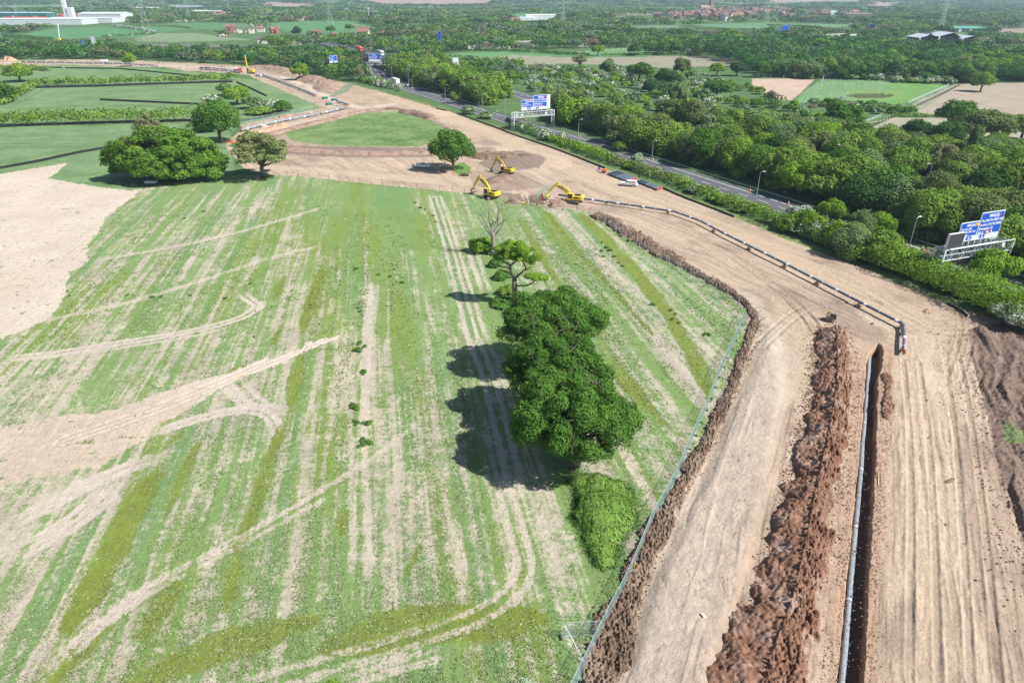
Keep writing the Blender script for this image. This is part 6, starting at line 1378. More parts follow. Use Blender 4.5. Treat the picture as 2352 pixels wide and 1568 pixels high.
# ------------------------------------------------------------------ vehicles
def wheels(e, xs, w_, r=.38, m=RUBBER):
    for xx in xs:
        for s in (-1, 1):
            o = MB().tube((xx, s * w_ - .12, r), (xx, s * w_ + .12, r), r, n=16).build('wheel', m, e); MB().tube((xx, s * (w_ + .125) - .01, r), (xx, s * (w_ + .125) + .01, r), r * .55, n=12).build('rim', LGREY, o)
def pickup(px, py, rz, label, canopy, m=WHITE):
    x, y = G(px, py); e = empty('pickup_truck', (x, y, 0), rz, 1.0, label, 'pickup')
    MB().prism([(-2.6, .45), (2.5, .45), (2.62, .7), (2.55, 1.0), (1.3, 1.12), (-.75, 1.1), (-2.6, 1.12)], -.9, .9).build('body', m, e, .07)
    cp = [(-.8, 1.08), (1.3, 1.1), (.55, 1.72), (-.45, 1.78), (-.75, 1.72)]
    MB().prism([(a, b) for a, b in cp], -.76, .76).build('cab', m, e, .06)
    MB().prism([(1.22, 1.14), (1.27, 1.14), (.60, 1.70), (.54, 1.70)], -.66, .66).build('windscreen', GLASS, e)
    for s in (-1, 1):
        MB().box((.42, s * .765, 1.40), (.8, .02, .36)).build('side_window', GLASS, e); MB().box((-.40, s * .765, 1.42), (.62, .02, .34)).build('side_window', GLASS, e)
    if canopy:
        c = MB().prism([(-2.58, 1.1), (-.82, 1.1), (-.80, 1.80), (-2.35, 1.80)], -.84, .84).build('canopy', m, e, .08); MB().box((-2.50, 0, 1.47), (.03, 1.1, .40), 0, .32).build('rear_window', GLASS, c)
        for s in (-1, 1): MB().box((-1.6, s * .85, 1.46), (1.2, .02, .36)).build('canopy_window', mat('tinted_pane', (.25, .28, .3), .2), c)
    else: MB().box((-1.7, 0, 1.13), (1.6, 1.5, .04)).build('load_bed', LGREY, e); MB().tube((-.95, -.7, 1.5), (-.95, .7, 1.5), .04).box((-1.9, .4, 1.3), (.7, .5, .4)).build('roll_bar', LGREY, e)
    for s in (-1, 1):
        MB().box((2.58, s * .68, .86), (.08, .35, .16)).build('headlight', mat('lamp_glass', (.6, .65, .7), .15), e); MB().box((-2.62, s * .8, .9), (.04, .16, .35)).build('tail_light', RED, e)
    MB().box((-2.7, 0, .52), (.18, 1.6, .16)).box((2.66, 0, .52), (.14, 1.7, .22)).build('bumper', LGREY, e)
    wheels(e, (-1.65, 1.55), .80); return e
pickup(970.5, 385.5, math.radians(-12), 'white pickup truck with open load bed in the shade edge of the lone oak', False)
pickup(1443.5, 427, math.radians(160), 'white pickup truck with canopy parked beside the stacked pipes', True)
pickup(595, 176, math.radians(-30), 'far silver pickup truck beside the dark pipe string', True, LGREY)
def lorry(px, py, z, rz, label, box, cabm, L=11, hgt=2.7):
    x, y = GH(px, py, z); e = empty('lorry', (x, y, z), rz, 1, label, 'lorry')
    MB().box((-1.5, 0, 1.2 + hgt / 2), (L, 2.5, hgt)).build('trailer_box', box, e, .05); MB().box((-1.5, 0, .95), (L, 1.4, .3)).build('chassis', BLACKM, e)
    c = MB().prism([(L / 2 - 1.2, .6), (L / 2 + 1.1, .6), (L / 2 + 1.15, 1.9), (L / 2 + .85, 3.2), (L / 2 + .0, 3.7), (L / 2 - 1.2, 3.7)], -1.22, 1.22).build('cab', cabm, e, .06); MB().box((L / 2 + 1.03, 0, 2.45), (.12, 2.2, .9), 0, -.2).build('windscreen', GLASS, c)
    for s in (-1, 1): MB().box((L / 2 + .3, s * 1.23, 2.4), (.8, .03, .7)).build('side_window', GLASS, c)
    wheels(e, (-L / 2 - .2, -L / 2 + 1.1, -L / 2 + 2.4, L / 2 - 1.4, L / 2 + .4), 1.1, .5); return e
def along(line, x, y):
    i = min(range(len(line) - 1), key=lambda k: (line[k][0] - x) ** 2 + (line[k][1] - y) ** 2); a, b = line[max(i - 1, 0)], line[i + 1]; return math.atan2(b[1] - a[1], b[0] - a[0])
rb = math.atan2(GH(886,132.5,7)[1] - GH(840,121,7)[1], GH(886,132.5,7)[0] - GH(840,121,7)[0])
lorry(874, 133 - 5, 7.03, rb, 'white fronted lorry with grey blue curtain trailer on the bridge', mat('grey_curtain', (.36, .42, .52), .6), WHITE, 10.5)
lorry(826, 119.5 - 2, 7.03, rb, 'bright red lorry coming out of the trees on the bridge approach', mat('lorry_red', (.80, .10, .04), .4), mat('lorry_red', (.8, .1, .04)), 11)
x, y = G(909, 194); lorry(908, 194, .08, along(R1, x, y) + PI, 'white box lorry driving away past the roadside trees', WHITE, WHITE, 10)
def van(px, py, rz, label, m, L=4.9, h=1.95, z=.07):
    x, y = GH(px, py, z); e = empty('van', (x, y, z), rz, 1, label, 'van' if h > 1.7 else 'car')
    MB().prism([(-L / 2, .4), (L / 2, .4), (L / 2 + .05, .9), (L / 2 - .9, 1.1), (L / 2 - 1.7, h), (-L / 2 + .15, h), (-L / 2, 1.1)], -.93, .93).build('body', m, e, .08)
    MB().box((-L / 2 + .02, 0, h * .74), (.05, 1.4, .45), 0, .12).box((-.3, .935, h * .74), (L * .5, .02, .42)).box((-.3, -.935, h * .74), (L * .5, .02, .42)).prism([(L / 2 - .93, 1.13), (L / 2 - .86, 1.12), (L / 2 - 1.62, h - .05), (L / 2 - 1.69, h - .05)], -.8, .8).build('windows', GLASS, e)
    for s in (-1, 1): MB().box((-L / 2 - .02, s * .8, .95), (.05, .16, .35)).build('tail_light', RED, e)
    wheels(e, (-L / 2 + .9, L / 2 - .9), .82, .34); return e
x, y = G(1169, 279); van(1169, 279.5, along(R1, x, y) + PI, 'dark navy van driving on the road beside the pale lamp post', mat('navy_paint', (.015, .02, .05), .25)); x, y = G(1212, 292); van(1213, 291.5, along(R1, x, y) + PI, 'dark car half hidden by bushes under the middle gantry', mat('black_paint', (.02, .022, .025), .25), 4.3, 1.45)
x, y = G(934, 200); van(936, 199.5, along(R1, x, y) + PI, 'pale blue car roof behind the hedge after the white box lorry', mat('pale_blue_paint', (.35, .45, .55), .3), 4.3, 1.5)
x, y = G(241, 146); e = empty('tipper_truck', (x, y, 0), 0, 1.3, 'far white tracked dumper on the works strip', 'dumper'); MB().box((-.6, 0, 1.6), (3, 2, 1.2)).build('skip', WHITE, e, .05); MB().box((1.5, 0, 1.6), (1, 1.6, 1.6)).build('cab', LGREY, e, .05); wheels(e, (-1.5, 0, 1.5), .9, .5)
# far piling rig and red machine
x, y = G(577, 169.5); e = empty('piling_rig', (x, y, 0), 2.9, 1.15, 'far yellow rig with upright mast beside the pipe string', 'piling rig')
for s in (-1, 1): MB().box((0, s * 1.2, .5), (4.2, .6, .9)).build('track', STEEL, e, .15)
MB().box((-.4, 0, 1.9), (3.6, 2.4, 1.5)).build('body', YELLOW, e, .06); MB().box((1.4, .7, 2.2), (1.2, 1, 1.8)).build('cab', GLASS, e, .04); q = MB().box((2.4, 0, 5.5), (.55, .55, 10)).tube((1, 0, 2.5), (2.3, 0, 7), .12).build('mast', YELLOW, e); MB().box((2.4, 0, 10.8), (.8, .8, .7)).build('head', mat('turquoise_paint', (.05, .5, .5)), q)
x, y = G(548, 167); e = empty('road_planer', (x, y, 0), 2.9, 1.1, 'far red and black machine left of the yellow rig', 'machine'); MB().box((0, 0, 1.7), (4.2, 2.2, 1.3)).build('body', mat('machine_red', (.5, .06, .04)), e, .05); MB().box((2.2, 0, 1.3), (1.6, 1.6, .5)).box((-2.2, 0, 2.4), (1.4, .5, .4)).build('conveyor', BLACKM, e)
for s in (-1, 1): MB().box((0, s, .5), (4.0, .5, 1)).build('track', BLACKM, e, .15)
x, y = G(536, 163.5); e = empty('works_van', (x, y, 0), 2.9, 1.1, 'far white van behind the red machine', 'van'); MB().prism([(-2.6, .4), (2.6, .4), (2.6, 1.1), (1.8, 2.2), (-2.6, 2.2)], -1, 1).build('body', WHITE, e, .08); wheels(e, (-1.6, 1.6), .9, .36)
x, y = G(275, 152 + 6)
for i, (px, py) in enumerate(((747,232),(768,236),(756,246))):
    x, y = G(px, py - 5); e = MB().prism([(-1.3, 0), (1.3, 0), (1.4, .9), (-1.4, .9)], -1.5, 1.5).build('ditch_plate', DKGREEN); e.location = (x, y, 0); e.rotation_euler = (0, 0, .6); tag(e, ('dark green steel plate left of the ditch crossing', 'dark green steel plate on the ditch crossing', 'dark green steel plate nearest the mesh fence')[i], 'steel plate')
# ------------------------------------------------------------------ three big oaks, dead tree, half dead oak, bramble
def big_oak(x, y, R, hb, ht, nl, nleaf, size, m, seed, label, trunk_r=.55, name='tree', ex=1.0, ey=1.0, lobr=(.20, .34), flat=1.0):
    rng = np.random.default_rng(seed); e = empty(name, (x, y, 0), 0, 1, label, 'tree')
    lob = dome_lobes(R, hb, ht, nl, rng, lobr, flat, .3); lob = [(a * ex, b * ey, c, d, f, g) for a, b, c, d, f, g in lob]
    crown_obj(lob, nleaf, size, m, rng, e, -.6, .66)
    trunk_mesh(ht * .42, trunk_r, [l[:3] for l in lob][::2], rng, parent=e, extra=3, nseg=9); return e
big_oak(*GH(1266, 752, 8), 9.6, 3.4, 14.6, 150, 90000, .27, L_OAK, 41, 'farthest of the three great deep green oaks in the field hedge, behind the others', ex=1.0, ey=.78, lobr=(.10, .20))
big_oak(*GH(1282, 862, 7.5), 8.6, 2.8, 14.2, 140, 85000, .26, L_OAK, 42, 'middle great oak of the field hedge, merging with both neighbours', ex=1.0, ey=.85, lobr=(.10, .20))
big_oak(*GH(1318, 975, 6.5), 8.6, 1.2, 13.2, 170, 120000, .245, L_OAK, 43, 'nearest great deep green oak of the field hedge, beside the bramble mound', ex=1.0, ey=.95, lobr=(.10, .20))
x_, y_ = G(386, 416)
big_oak(x_, y_ + 2.0, 20.5, -5.0, 17.5, 260, 95000, .62, L_OAKB, 44, 'huge bright green oak like one broad dome at the corner of the stubble field', .9, ex=1.10, ey=.60, lobr=(.08, .17), flat=.9)
# bramble mound
rng = np.random.default_rng(50); bx, by = G(1383, 1165); lob = []
for px, py, r, h in ((1375,1120,1.8,1.5),(1400,1130,1.9,1.6),(1352,1140,1.5,1.1),(1372,1165,2.2,2.2),(1405,1170,2.2,2.1),(1380,1200,2.2,2.1),(1415,1205,1.8,1.6),(1350,1190,1.6,1.2),(1395,1235,1.7,1.5),(1372,1240,1.4,1.1),(1382,1268,1.3,1.0),(1390,1290,1.0,.8),(1340,1110,1.6,.9),(1430,1185,1.2,.9),(1425,1140,1.4,.8)):
    x, y = G(px, py); lob.append((x - bx, y - by, h * .25, r, r, h * .55))
e = empty('bramble_bush', (bx, by, 0), 0, 1, 'pale bright green bramble mound at the foot of the great oaks', 'bush'); crown_obj(lob, 42000, .15, L_BRAM, rng, e, -.1, .9, 'foliage')
e2 = crown_obj([(x, y, .1, r * 1.5, r * 1.3, .35) for x, y, z, r, _, h in lob], 9000, .16, L_OAK, rng, e, -.05, .8, 'undergrowth')
tw = MB()
for i in range(9): a = rng.uniform(0, 6.28); p = limb_path((rng.uniform(-1, 2.2), -4.5 + rng.uniform(-1.5, 1.5), .1), (rng.uniform(-.5, 2.8), -5.5 + rng.uniform(-1.8, .5), .6), rng, .3); tw.path(p, .03, 4)
tw.build('dead_stems', DEADWOOD, e)
# dead tree
rng = np.random.default_rng(60); x, y = G(1132.9, 586); e = empty('dead_tree', (x, y, 0), 0, 1, 'leafless dead tree with pale forked branches standing in the field', 'tree')
mb = MB(); mb.path([(0, 0, -.1), (.05, 0, 2.5), (0, 0, 4.6), (.1, 0, 5.4)], .5, 9, rs=[.68, .5, .46, .42])
for (bx_, bz, tx_, tz, ty, r) in ((0, 4.8, -.9, 13.0, .5, .26), (.1, 5.0, 1.3, 13.6, -.4, .30), (.2, 4.6, 3.3, 11.5, .6, .24), (-.1, 4.8, -3.4, 10.2, -.5, .20), (0, 4.2, -2.6, 7.6, 1, .16), (.3, 6.2, 3.9, 9.4, -1, .15), (.1, 7, -1.9, 12.1, -1.2, .15), (.4, 7.5, 2.3, 13.2, 1.3, .16), (-.2, 5.5, -3.9, 8.7, .8, .11)):
    p = limb_path((bx_, 0, bz), (tx_, ty, tz), rng, .07, 7); mb.path(p, r, 6, rs=[r * (1 - .8 * i / 7) for i in range(8)])
    for _ in range(6):
        j = rng.integers(2, 7); q = limb_path(p[j], Vector(p[j]) + Vector((rng.normal() * 1.1, rng.normal() * 1.1, rng.uniform(.2, 1.8))), rng, .15, 4); mb.path(q, r * .3, 4, rs=[r * .32 * (1 - .75 * i / 4) for i in range(5)])
mb.build('trunk', DEADWOOD, e, smooth_=True); MB().tube((0, 0, 1.1), (0, 0, 1.25), .60, n=12).build('white_band', WHITE, e)
# half dead oak
rng = np.random.default_rng(61); x, y = G(1182, 701.7); e = empty('half_dead_oak', (x, y, 0), 0, 1, 'half dead oak with bright leafy top and one low leafy branch', 'tree')
mb = MB(); mb.path([(0, 0, -.1), (.02, 0, 3), (-.05, 0, 5.6)], .5, 9, rs=[.66, .5, .44])
TT = [((0, 5.4), (-.9, 8.2), .36, 0), ((-.9, 8.2), (.6, 10.2), .24, 0), ((-.9, 8.2), (-2.6, 9.6), .2, .3), ((0, 5.4), (2.0, 7.3), .26, .4), ((2.0, 7.3), (1.2, 9.5), .18, -.3), ((2.0, 7.3), (3.1, 8.0), .12, 0), ((0, 4.2), (2.4, 4.3), .2, -.6), ((2.4, 4.3), (4.2, 6.3), .14, -.9), ((-.3, 6), (-3.0, 7.2), .16, .7), ((-.6, 7.4), (-3.6, 8.3), .16, -.6), ((.6, 10.2), (2.6, 10.8), .14, .4), ((.6, 10.2), (-1, 11.2), .14, -.5), ((-2.6, 9.6), (-3.4, 10.8), .1, 0), ((0, 6), (-1.8, 5.4), .1, .6)]
for (a, b, r, yy) in TT:
    p = limb_path((a[0], yy * .3, a[1]), (b[0], yy, b[1]), rng, .1, 6); mb.path(p, r, 6, rs=[r * (1 - .5 * i / 6) for i in range(7)])
    for _ in range(4): j = rng.integers(2, 6); mb.path(limb_path(p[j], Vector(p[j]) + Vector((rng.normal() * .9, rng.normal() * .9, rng.uniform(-.2, 1.1))), rng, .2, 4), r * .22, 4, rs=[r * .25, r * .2, r * .16, r * .1, r * .05])
mb.build('trunk', BARK, e, smooth_=True)
lob = [(rng.normal() * 1.0 + dx, rng.normal() * .9, z, 1.0, 1.0, .8) for dx, z in ((-2.6, 10.2), (-1.6, 10.9), (-.4, 11.5), (.8, 11.3), (1.9, 10.9), (2.7, 10.2), (-3.2, 9.5), (0, 10.4), (1.4, 10.1), (-1.6, 10.0), (2.9, 9.6), (.5, 12.1), (-.9, 12), (1.5, 11.9), (-2.2, 11.3))]
crown_obj(lob + [(rng.normal() * 1.7, rng.normal() * 1.2, rng.uniform(9.2, 12), .6, .6, .5) for _ in range(22)], 24000, .2, L_LIME, rng, e, -.6, .6); lob = [(4.0 + a, -.9 + b, 6.2 + c, .8, .8, .5) for a, b, c in ((-.9, 0, .2), (0, .3, .3), (.9, -.2, 0), (1.6, .2, -.2), (-.2, -.6, 0), (.6, .7, -.1), (-1.5, .2, .1))]
crown_obj(lob, 6000, .2, L_LIME, rng, e, -.6, .6)
# weeds
def weed_proto():
    rng = np.random.default_rng(70); V, Fq, ti, fl = cloud([(rng.normal() * .22, rng.normal() * .22, .22, .3, .3, .3) for _ in range(6)], 420, .14, rng, 0); o = np_mesh('weed_clump', V, Fq, L_OAK, {'tint': ti, 'flower': fl}); return o
wp = weed_proto(); W_ = [(827,790),(838,798),(825,806),(838,857),(820,938),(812,934),(822,974),(843,975),(828,716),(822,709),(818,618),(868,631),(897,635),(922,650),(815,620),(1383,558),(1392,570),(1402,576),(1380,577),(1410,590),(1385,590),(1420,605),(1541,713),(1552,722),(1545,735),(1630,770),(1560,742),(955,466),(967,478),(975,482),(995,497),(1000,510),(437,680),(370,682),(348,684),(293,679),(160,681),(518,686),(425,502),(468,487),(834,1012),(812,968),(845,1018),(832,1025),(575,652),(1620,770),(1500,700),(1430,612)]
for i, (px, py) in enumerate(W_):
    o = wp if i == 0 else wp.copy()
    if i: COL.objects.link(o)
    x, y = G(px, py); s = RNG.uniform(.6, 1.05) * (1.35 if i < 8 else 1); o.location = (x, y, 0); o.scale = (s, s, s * .8); o.rotation_euler = (0, 0, RNG.uniform(0, 6))
    tag(o, 'small dark green weed clump dotted over the stubble field', 'weed', 'dark weed clumps in the stubble')
# flowering twig and leaf tuft poking into the bottom of the picture
x, y = GH(1205, 1560, 1.2); e = empty('blossoming_shrub', (x, y - .7, 0), 0, 1, 'white blossoming shrub top cut by the bottom picture edge', 'bush'); crown_obj([(0, 0, 1.0, .9, .7, .9), (.5, .2, .8, .6, .5, .7), (-.6, 0, .8, .5, .5, .7)], 1600, .12, L_HAW, np.random.default_rng(81), e, -.2, .6, 'foliage'); MB().tube((0, 0, 0), (0, 0, .9), .05, n=5).build('stem', BARK, e)
x, y = GH(768, 1562, 1.0); e = empty('leafy_shrub', (x, y - .6, 0), 0, 1, 'small bright green shrub top at the bottom picture edge', 'bush'); crown_obj([(0, 0, .9, .8, .6, .7), (.5, 0, .7, .5, .5, .6)], 1200, .13, L_LIME, np.random.default_rng(82), e, -.2, .6, 'foliage'); MB().tube((0, 0, 0), (0, 0, .8), .05, n=5).build('stem', BARK, e)
# sapling tubes: far more than could be counted
rng = np.random.default_rng(90); V = []; Fc = []
S_ = [(1885,184),(2040,190),(2060,205),(2030,213),(1960,208),(1935,214),(1950,226),(1990,236),(1900,245),(1850,248),(1825,236),(1860,210)]
Wp = np.array([G(*p) for p in S_]); x0, y0 = Wp.min(0); x1, y1 = Wp.max(0); gx, gy = np.meshgrid(np.arange(x0, x1, 2.1), np.arange(y0, y1, 2.4)); gx = (gx + rng.uniform(-.3, .3, gx.shape)).ravel(); gy = (gy + rng.uniform(-.3, .3, gy.shape)).ravel(); okk = inpoly(gx, gy, Wp) & (rng.random(len(gx)) < .9)
tb = MB()
for a, b in zip(gx[okk], gy[okk]): tb.box((a, b, .65), (.16, .16, 1.3), rng.uniform(0, 1))
o = tb.build('sapling_tubes', mat('pale_tube', (.42, .55, .46), .6)); o['kind'] = 'stuff'; o['label'] = 'rows of pale plastic sapling tubes in the bright field'; o['category'] = 'sapling tubes'
print('tubes', okk.sum())
# ------------------------------------------------------------------ buildings and pylons far off
def zf(x, y): return float(zfar(x, y))
def house_proto(wall, roof, L=11, W=7.5, h=5, rh=3.0, chim=True, wing=False):
    e = empty('house', (0, 0, 0)); w_ = MB().box((0, 0, h / 2), (L, W, h))
    w_.add([(-L / 2, -W / 2, h), (-L / 2, W / 2, h), (-L / 2, 0, h + rh - .1), (L / 2, -W / 2, h), (L / 2, W / 2, h), (L / 2, 0, h + rh - .1)], [(0, 1, 2), (3, 5, 4)]).build('wall', wall, e)
    r = MB(); o_ = .4
    r.add([(-L / 2 - o_, -W / 2 - o_, h - .1), (L / 2 + o_, -W / 2 - o_, h - .1), (L / 2 + o_, 0, h + rh), (-L / 2 - o_, 0, h + rh), (-L / 2 - o_, W / 2 + o_, h - .1), (L / 2 + o_, W / 2 + o_, h - .1)], [(0, 1, 2, 3), (3, 2, 5, 4)])
    if wing: r.add([(-1, -W / 2 - 3, h - .4), (4, -W / 2 - 3, h - .4), (1.5, -W / 2 - 3, h + rh * .8), (1.5, 0, h + rh * .8), (-1, 0, h - .4), (4, 0, h - .4)], [(0, 2, 3, 4), (1, 5, 3, 2)])
    ro = r.build('roof', roof, e)
    if wing: MB().box((1.5, -W / 2 - 1.3, h / 2), (4.4, 3, h)).add([(-.7, -W / 2 - 2.8, h), (3.7, -W / 2 - 2.8, h), (1.5, -W / 2 - 2.8, h + rh * .7)], [(0, 1, 2)]).build('wing', wall, e)
    if chim: MB().box((L * .3, 0, h + rh + .3), (.9, .7, 1.6)).build('chimney', BRICK, ro)
    for s in (-1, 1):
        for xx in (-L * .3, 0, L * .3):
            for zz in (1.5, h - 1.0): MB().box((xx, s * (W / 2 + .02), zz), (1.3, .06, 1.1)).build('window', GLASS, e)
    return remember(e)
HP = [house_proto(BRICK, TILER, wing=True), house_proto(RENDERW, TILER), house_proto(BRICK, TILEB), house_proto(RENDERW, TILEB, wing=True)]
hl = ['brick house with red tiled roof and gable wing', 'cream house with red tiled roof', 'brick house with brown roof', 'cream house with brown roof and gable']
usedp = set()
def house(px, py, k, rz, sc, label, group=None):
    x, y = G(px, py); z = zf(x, y); p = HP[k]
    if k not in usedp: usedp.add(k); p.location = (x, y, z); p.rotation_euler = (0, 0, rz); p.scale = (sc,) * 3; tag(p, label, 'house', group); return p
    o = copy_tree(KIDS[p.name], (x, y, z), rz, sc, label); o['category'] = 'house'
    if group: o['group'] = group
    elif 'group' in o: del o['group']
    return o
NH = [(531,73,0,.3,1.3,'large brick farmhouse with gables, biggest of the hamlet'),(512,83,1,.5,.9,'low red roofed barn house left of the farmhouse'),(520,82,0,1.2,.8,'small red gabled house in front of the farmhouse'),(548,76,3,.2,.9,'cream house right of the farmhouse'),(575,77,3,.1,1.0,'second cream house of the hamlet by the hedge'),
 (600,74,1,.2,1.0,'red roofed house above the hamlet trees'),(632,77,0,.6,1.1,'red roofed house with gable by the yellow garden'),(605,100,3,.1,1.0,'pale bungalow at the tree edge under the lamp'),(728,89,0,.1,1.3,'brown roofed house beside the dark conifer'),(766,90,1,1.3,.9,'narrow white gabled house right of the brown roofed one'),(834,87,1,.05,1.5,'long white terrace with dormer roof'),
 (898,62,1,.2,1.0,'white house half hidden by trees right of the hill field'),(937,62,1,.1,1.0,'white house with copper trees'),(962,83,0,.1,1.1,'red brick house among blossoming trees'),(950,86,2,.4,.9,'brown roofed cottage by the blossoming trees'),(1016,44,0,.2,1.2,'brick manor half hidden in the wooded hill'),(1128,46,1,.2,1.1,'orange roofed house at the wooded hill end'),(1160,50,1,.1,1.2,'white house group at the wooded hill end'),(1150,52,3,.1,1.0,'cream cottage below the white house group'),
 (628,50,0,1.4,.9,'first gabled brick house of the estate'),(634,50,0,1.4,.9,'second gabled brick house of the estate'),(641,50,0,1.4,.9,'third gabled brick house of the estate'),(655,49,0,1.4,.9,'fourth gabled brick house of the estate'),(662,49,0,1.4,.9,'fifth gabled brick house of the estate'),(686,48,1,.2,.9,'sixth house of the estate with orange roof'),(700,47,1,.2,.9,'seventh house of the estate with orange roof'),(716,47,0,.2,.9,'last house of the estate with orange roof'),(607,49,2,.2,1.0,'grey roofed house left of the estate'),
 (1181,53,0,.2,1.2,'red roofed house at the picture middle beyond the viaduct'),(1395,38,1,.3,1.0,'small house apart from the town'),(1410,39,0,.2,1.0,'small red house apart from the town'),(302,24,2,.2,1.6,'dark brick hall in the distant woods'),(1870,47,1,.2,1.2,'white house below the town trees')]
for a in NH: house(*a)
rng = np.random.default_rng(120); cnt = 0
TP = [(1500,42),(1560,38),(1600,34),(1640,28),(1680,25),(1764,26),(1860,30),(1990,32),(2020,38),(1930,42),(1800,46),(1700,50),(1620,46),(1560,50)]
while cnt < 110:
    px = rng.uniform(1490, 2030); py = rng.uniform(22, 48)
    if not inpoly(np.array([px]), np.array([py]), TP)[0]: continue
    if px > 1760 and rng.random() < .35: continue
    k = int(rng.choice([0, 0, 1, 1, 2, 3])); house(px, py, k, rng.uniform(-.5, 1.8), rng.uniform(1.25, 1.8), hl[k] + ' among the roofs of the hill town', ('brick gabled houses of the hill town', 'cream red roofed houses of the hill town', 'brown roofed brick houses of the hill town', 'cream gabled houses of the hill town')[k]); cnt += 1
# church
x, y = G(1632, 31); z = zf(x, y); e = empty('church', (x, y, z), .3, 1.45, 'dark stone church tower rising above the hill town', 'church')
MB().box((0, 0, 12), (7, 7, 24)).build('tower', STONE, e); q = MB()
for sx in (-1, 1):
    for sy in (-1, 1): q.box((sx * 3.2, sy * 3.2, 25), (.9, .9, 3)).tube((sx * 3.2, sy * 3.2, 26), (sx * 3.2, sy * 3.2, 29), .5, .05, 4)
q.box((0, 3.4, 24.6), (7, .3, 1)).box((0, -3.4, 24.6), (7, .3, 1)).build('pinnacles', STONE, e)
MB().box((-14, 0, 5), (20, 10, 10)).add([(-24, -5, 10), (-4, -5, 10), (-4, 0, 14), (-24, 0, 14), (-24, 5, 10), (-4, 5, 10)], [(0, 1, 2, 3), (3, 2, 5, 4)]).build('nave', STONE, e)
for s in (-1, 1): MB().box((0, s * 3.55, 19), (1.4, .1, 4)).build('belfry_window', BLACKM, e)
# factory and sheds
def shed(px, py, L, W, h, rz, m, roofm, label, rh=1.5, cat='building', name='industrial_building'):
    x, y = G(px, py); z = zf(x, y); e = empty(name, (x, y, z), rz, 1, label, cat); MB().box((0, 0, h / 2), (L, W, h)).build('wall', m, e)
    MB().add([(-L / 2 - .4, -W / 2 - .4, h), (L / 2 + .4, -W / 2 - .4, h), (L / 2 + .4, 0, h + rh), (-L / 2 - .4, 0, h + rh), (-L / 2 - .4, W / 2 + .4, h), (L / 2 + .4, W / 2 + .4, h)], [(0, 1, 2, 3), (3, 2, 5, 4), (0, 3, 4), (1, 5, 2)]).build('roof', roofm, e)
    for k in range(3): MB().box((-L / 3 + k * L / 3, -W / 2 - .05, 2.2), (4, .1, 4.4)).build('loading_door', LGREY, e)
    return e
shed(60, 56, 230, 60, 9, 0.05, FACTORY, FACTORY, 'long low white factory hall at the picture edge'); shed(200, 52, 120, 50, 8, .05, FACTORY, FACTORY, 'white factory hall with the lattice tower behind'); shed(245, 46, 90, 50, 12, -.02, FACTORY, FACTORY, 'tallest white factory hall with domed end', 3)
x, y = G(162, 47); z = zf(x, y); e = empty('chimney_tower', (x, y, z), 0, 1, 'tall white factory chimney tower', 'chimney'); MB().box((-5, 0, 30), (7, 6, 60)).build('stack', WHITE, e, .1); MB().box((5, 0, 12), (11, 9, 24)).build('silo_block', WHITE, e, .4); MB().box((-5, -3.05, 40), (7.05, .1, 2)).box((-5, -3.05, 57), (7.05, .1, 1.2)).build('bands', GREYM, e)
shed(45, 41, 150, 40, 10, 0, DKGREEN, mat('pale_blue_roof', (.35, .5, .6)), 'low turquoise shed beyond the white factory'); shed(150, 38.5, 60, 12, 4, .1, RED, mat('orange_red_roof', (.6, .15, .08)), 'long red line of parked trailers beyond the factory')
shed(60, 46, 90, 10, 4, 0, RED, RED, 'red line of containers left of the chimney'); shed(340, 25.5, 70, 30, 8, .1, WHITE, WHITE, 'small distant white works by the tall pylon'); shed(1240, 46, 62, 26, 9, .08, SIGNW, mat('cream_roof', (.75, .73, .62)), 'white warehouse with bright eaves beyond the viaduct'); shed(1210, 47, 30, 18, 5, .08, WHITE, LGREY, 'low annex left of the white warehouse')
shed(2221, 73.5, 46, 18, 5, -.05, mat('barn_dark', (.06, .09, .10)), mat('green_barn_roof', (.10, .30, .22)), 'green roofed barn in the far fields', 2.5, 'barn', 'barn'); shed(840, 32, 60, 20, 6, 0, SIGNW, SIGNW, 'pale sheds below the phone mast')
shed(2075 - 110, 41, 60, 26, 8, .1, BRICK, mat('slate_roof', (.2, .21, .24)), 'slate roofed brick school below the town'); shed(1896, 34, 50, 24, 7, 0, WHITE, WHITE, 'white roofed hall among the town trees'); shed(1640, 45, 60, 20, 7, 0, BRICK, TILEB, 'long brown roofed terrace in the town'); shed(475, 32, 80, 24, 6, 0, BRICK, LGREY, 'low brick works beyond the hill field'); shed(440, 29.5, 90, 26, 5, 0, SIGNW, mat('beige_roof', (.5, .42, .3)), 'long beige roofed store beyond the hill field'); shed(155+110, 37, 30, 14, 5, .3, SIGNW, SIGNW, 'small white building near the tall hall'); shed(560+20, 46, 150, 30, 5, .05, LGREY, mat('dark_roof', (.25, .27, .3)), 'flat grey warehouse beyond the hill field')
# angular building
x, y = G(2158, 108); e = empty('angular_building', (x, y, 0), .0, 1.05, 'dark glazed building with white angular roof frames', 'building')
for i, (ox, s) in enumerate(((-17, 1.0), (4, 1.15), (26, .9))):
    b = MB().box((ox, 6, 4.5 * s), (17 * s, 26, 9 * s)).build('glazed_block', BLACKM, e)
    MB().add([(ox - 10 * s, -8, 9 * s), (ox + 2 * s, -8, 12 * s), (ox + 10 * s, -8, 8 * s), (ox + 10 * s, 20, 8 * s), (ox + 2 * s, 20, 12 * s), (ox - 10 * s, 20, 9 * s)], [(0, 1, 4, 5), (1, 2, 3, 4)]).build('white_roof', mat('pale_roof', (.42,.47,.5), .5), b); MB().box((ox - 9.5 * s, -7.6, 4.5 * s), (1, .8, 9 * s)).box((ox + 9.5 * s, -7.6, 4.0 * s), (1, .8, 8 * s)).build('white_frame', WHITE, b)
MB().box((45, 10, 4), (22, 16, 7)).build('side_wing', LGREY, e)
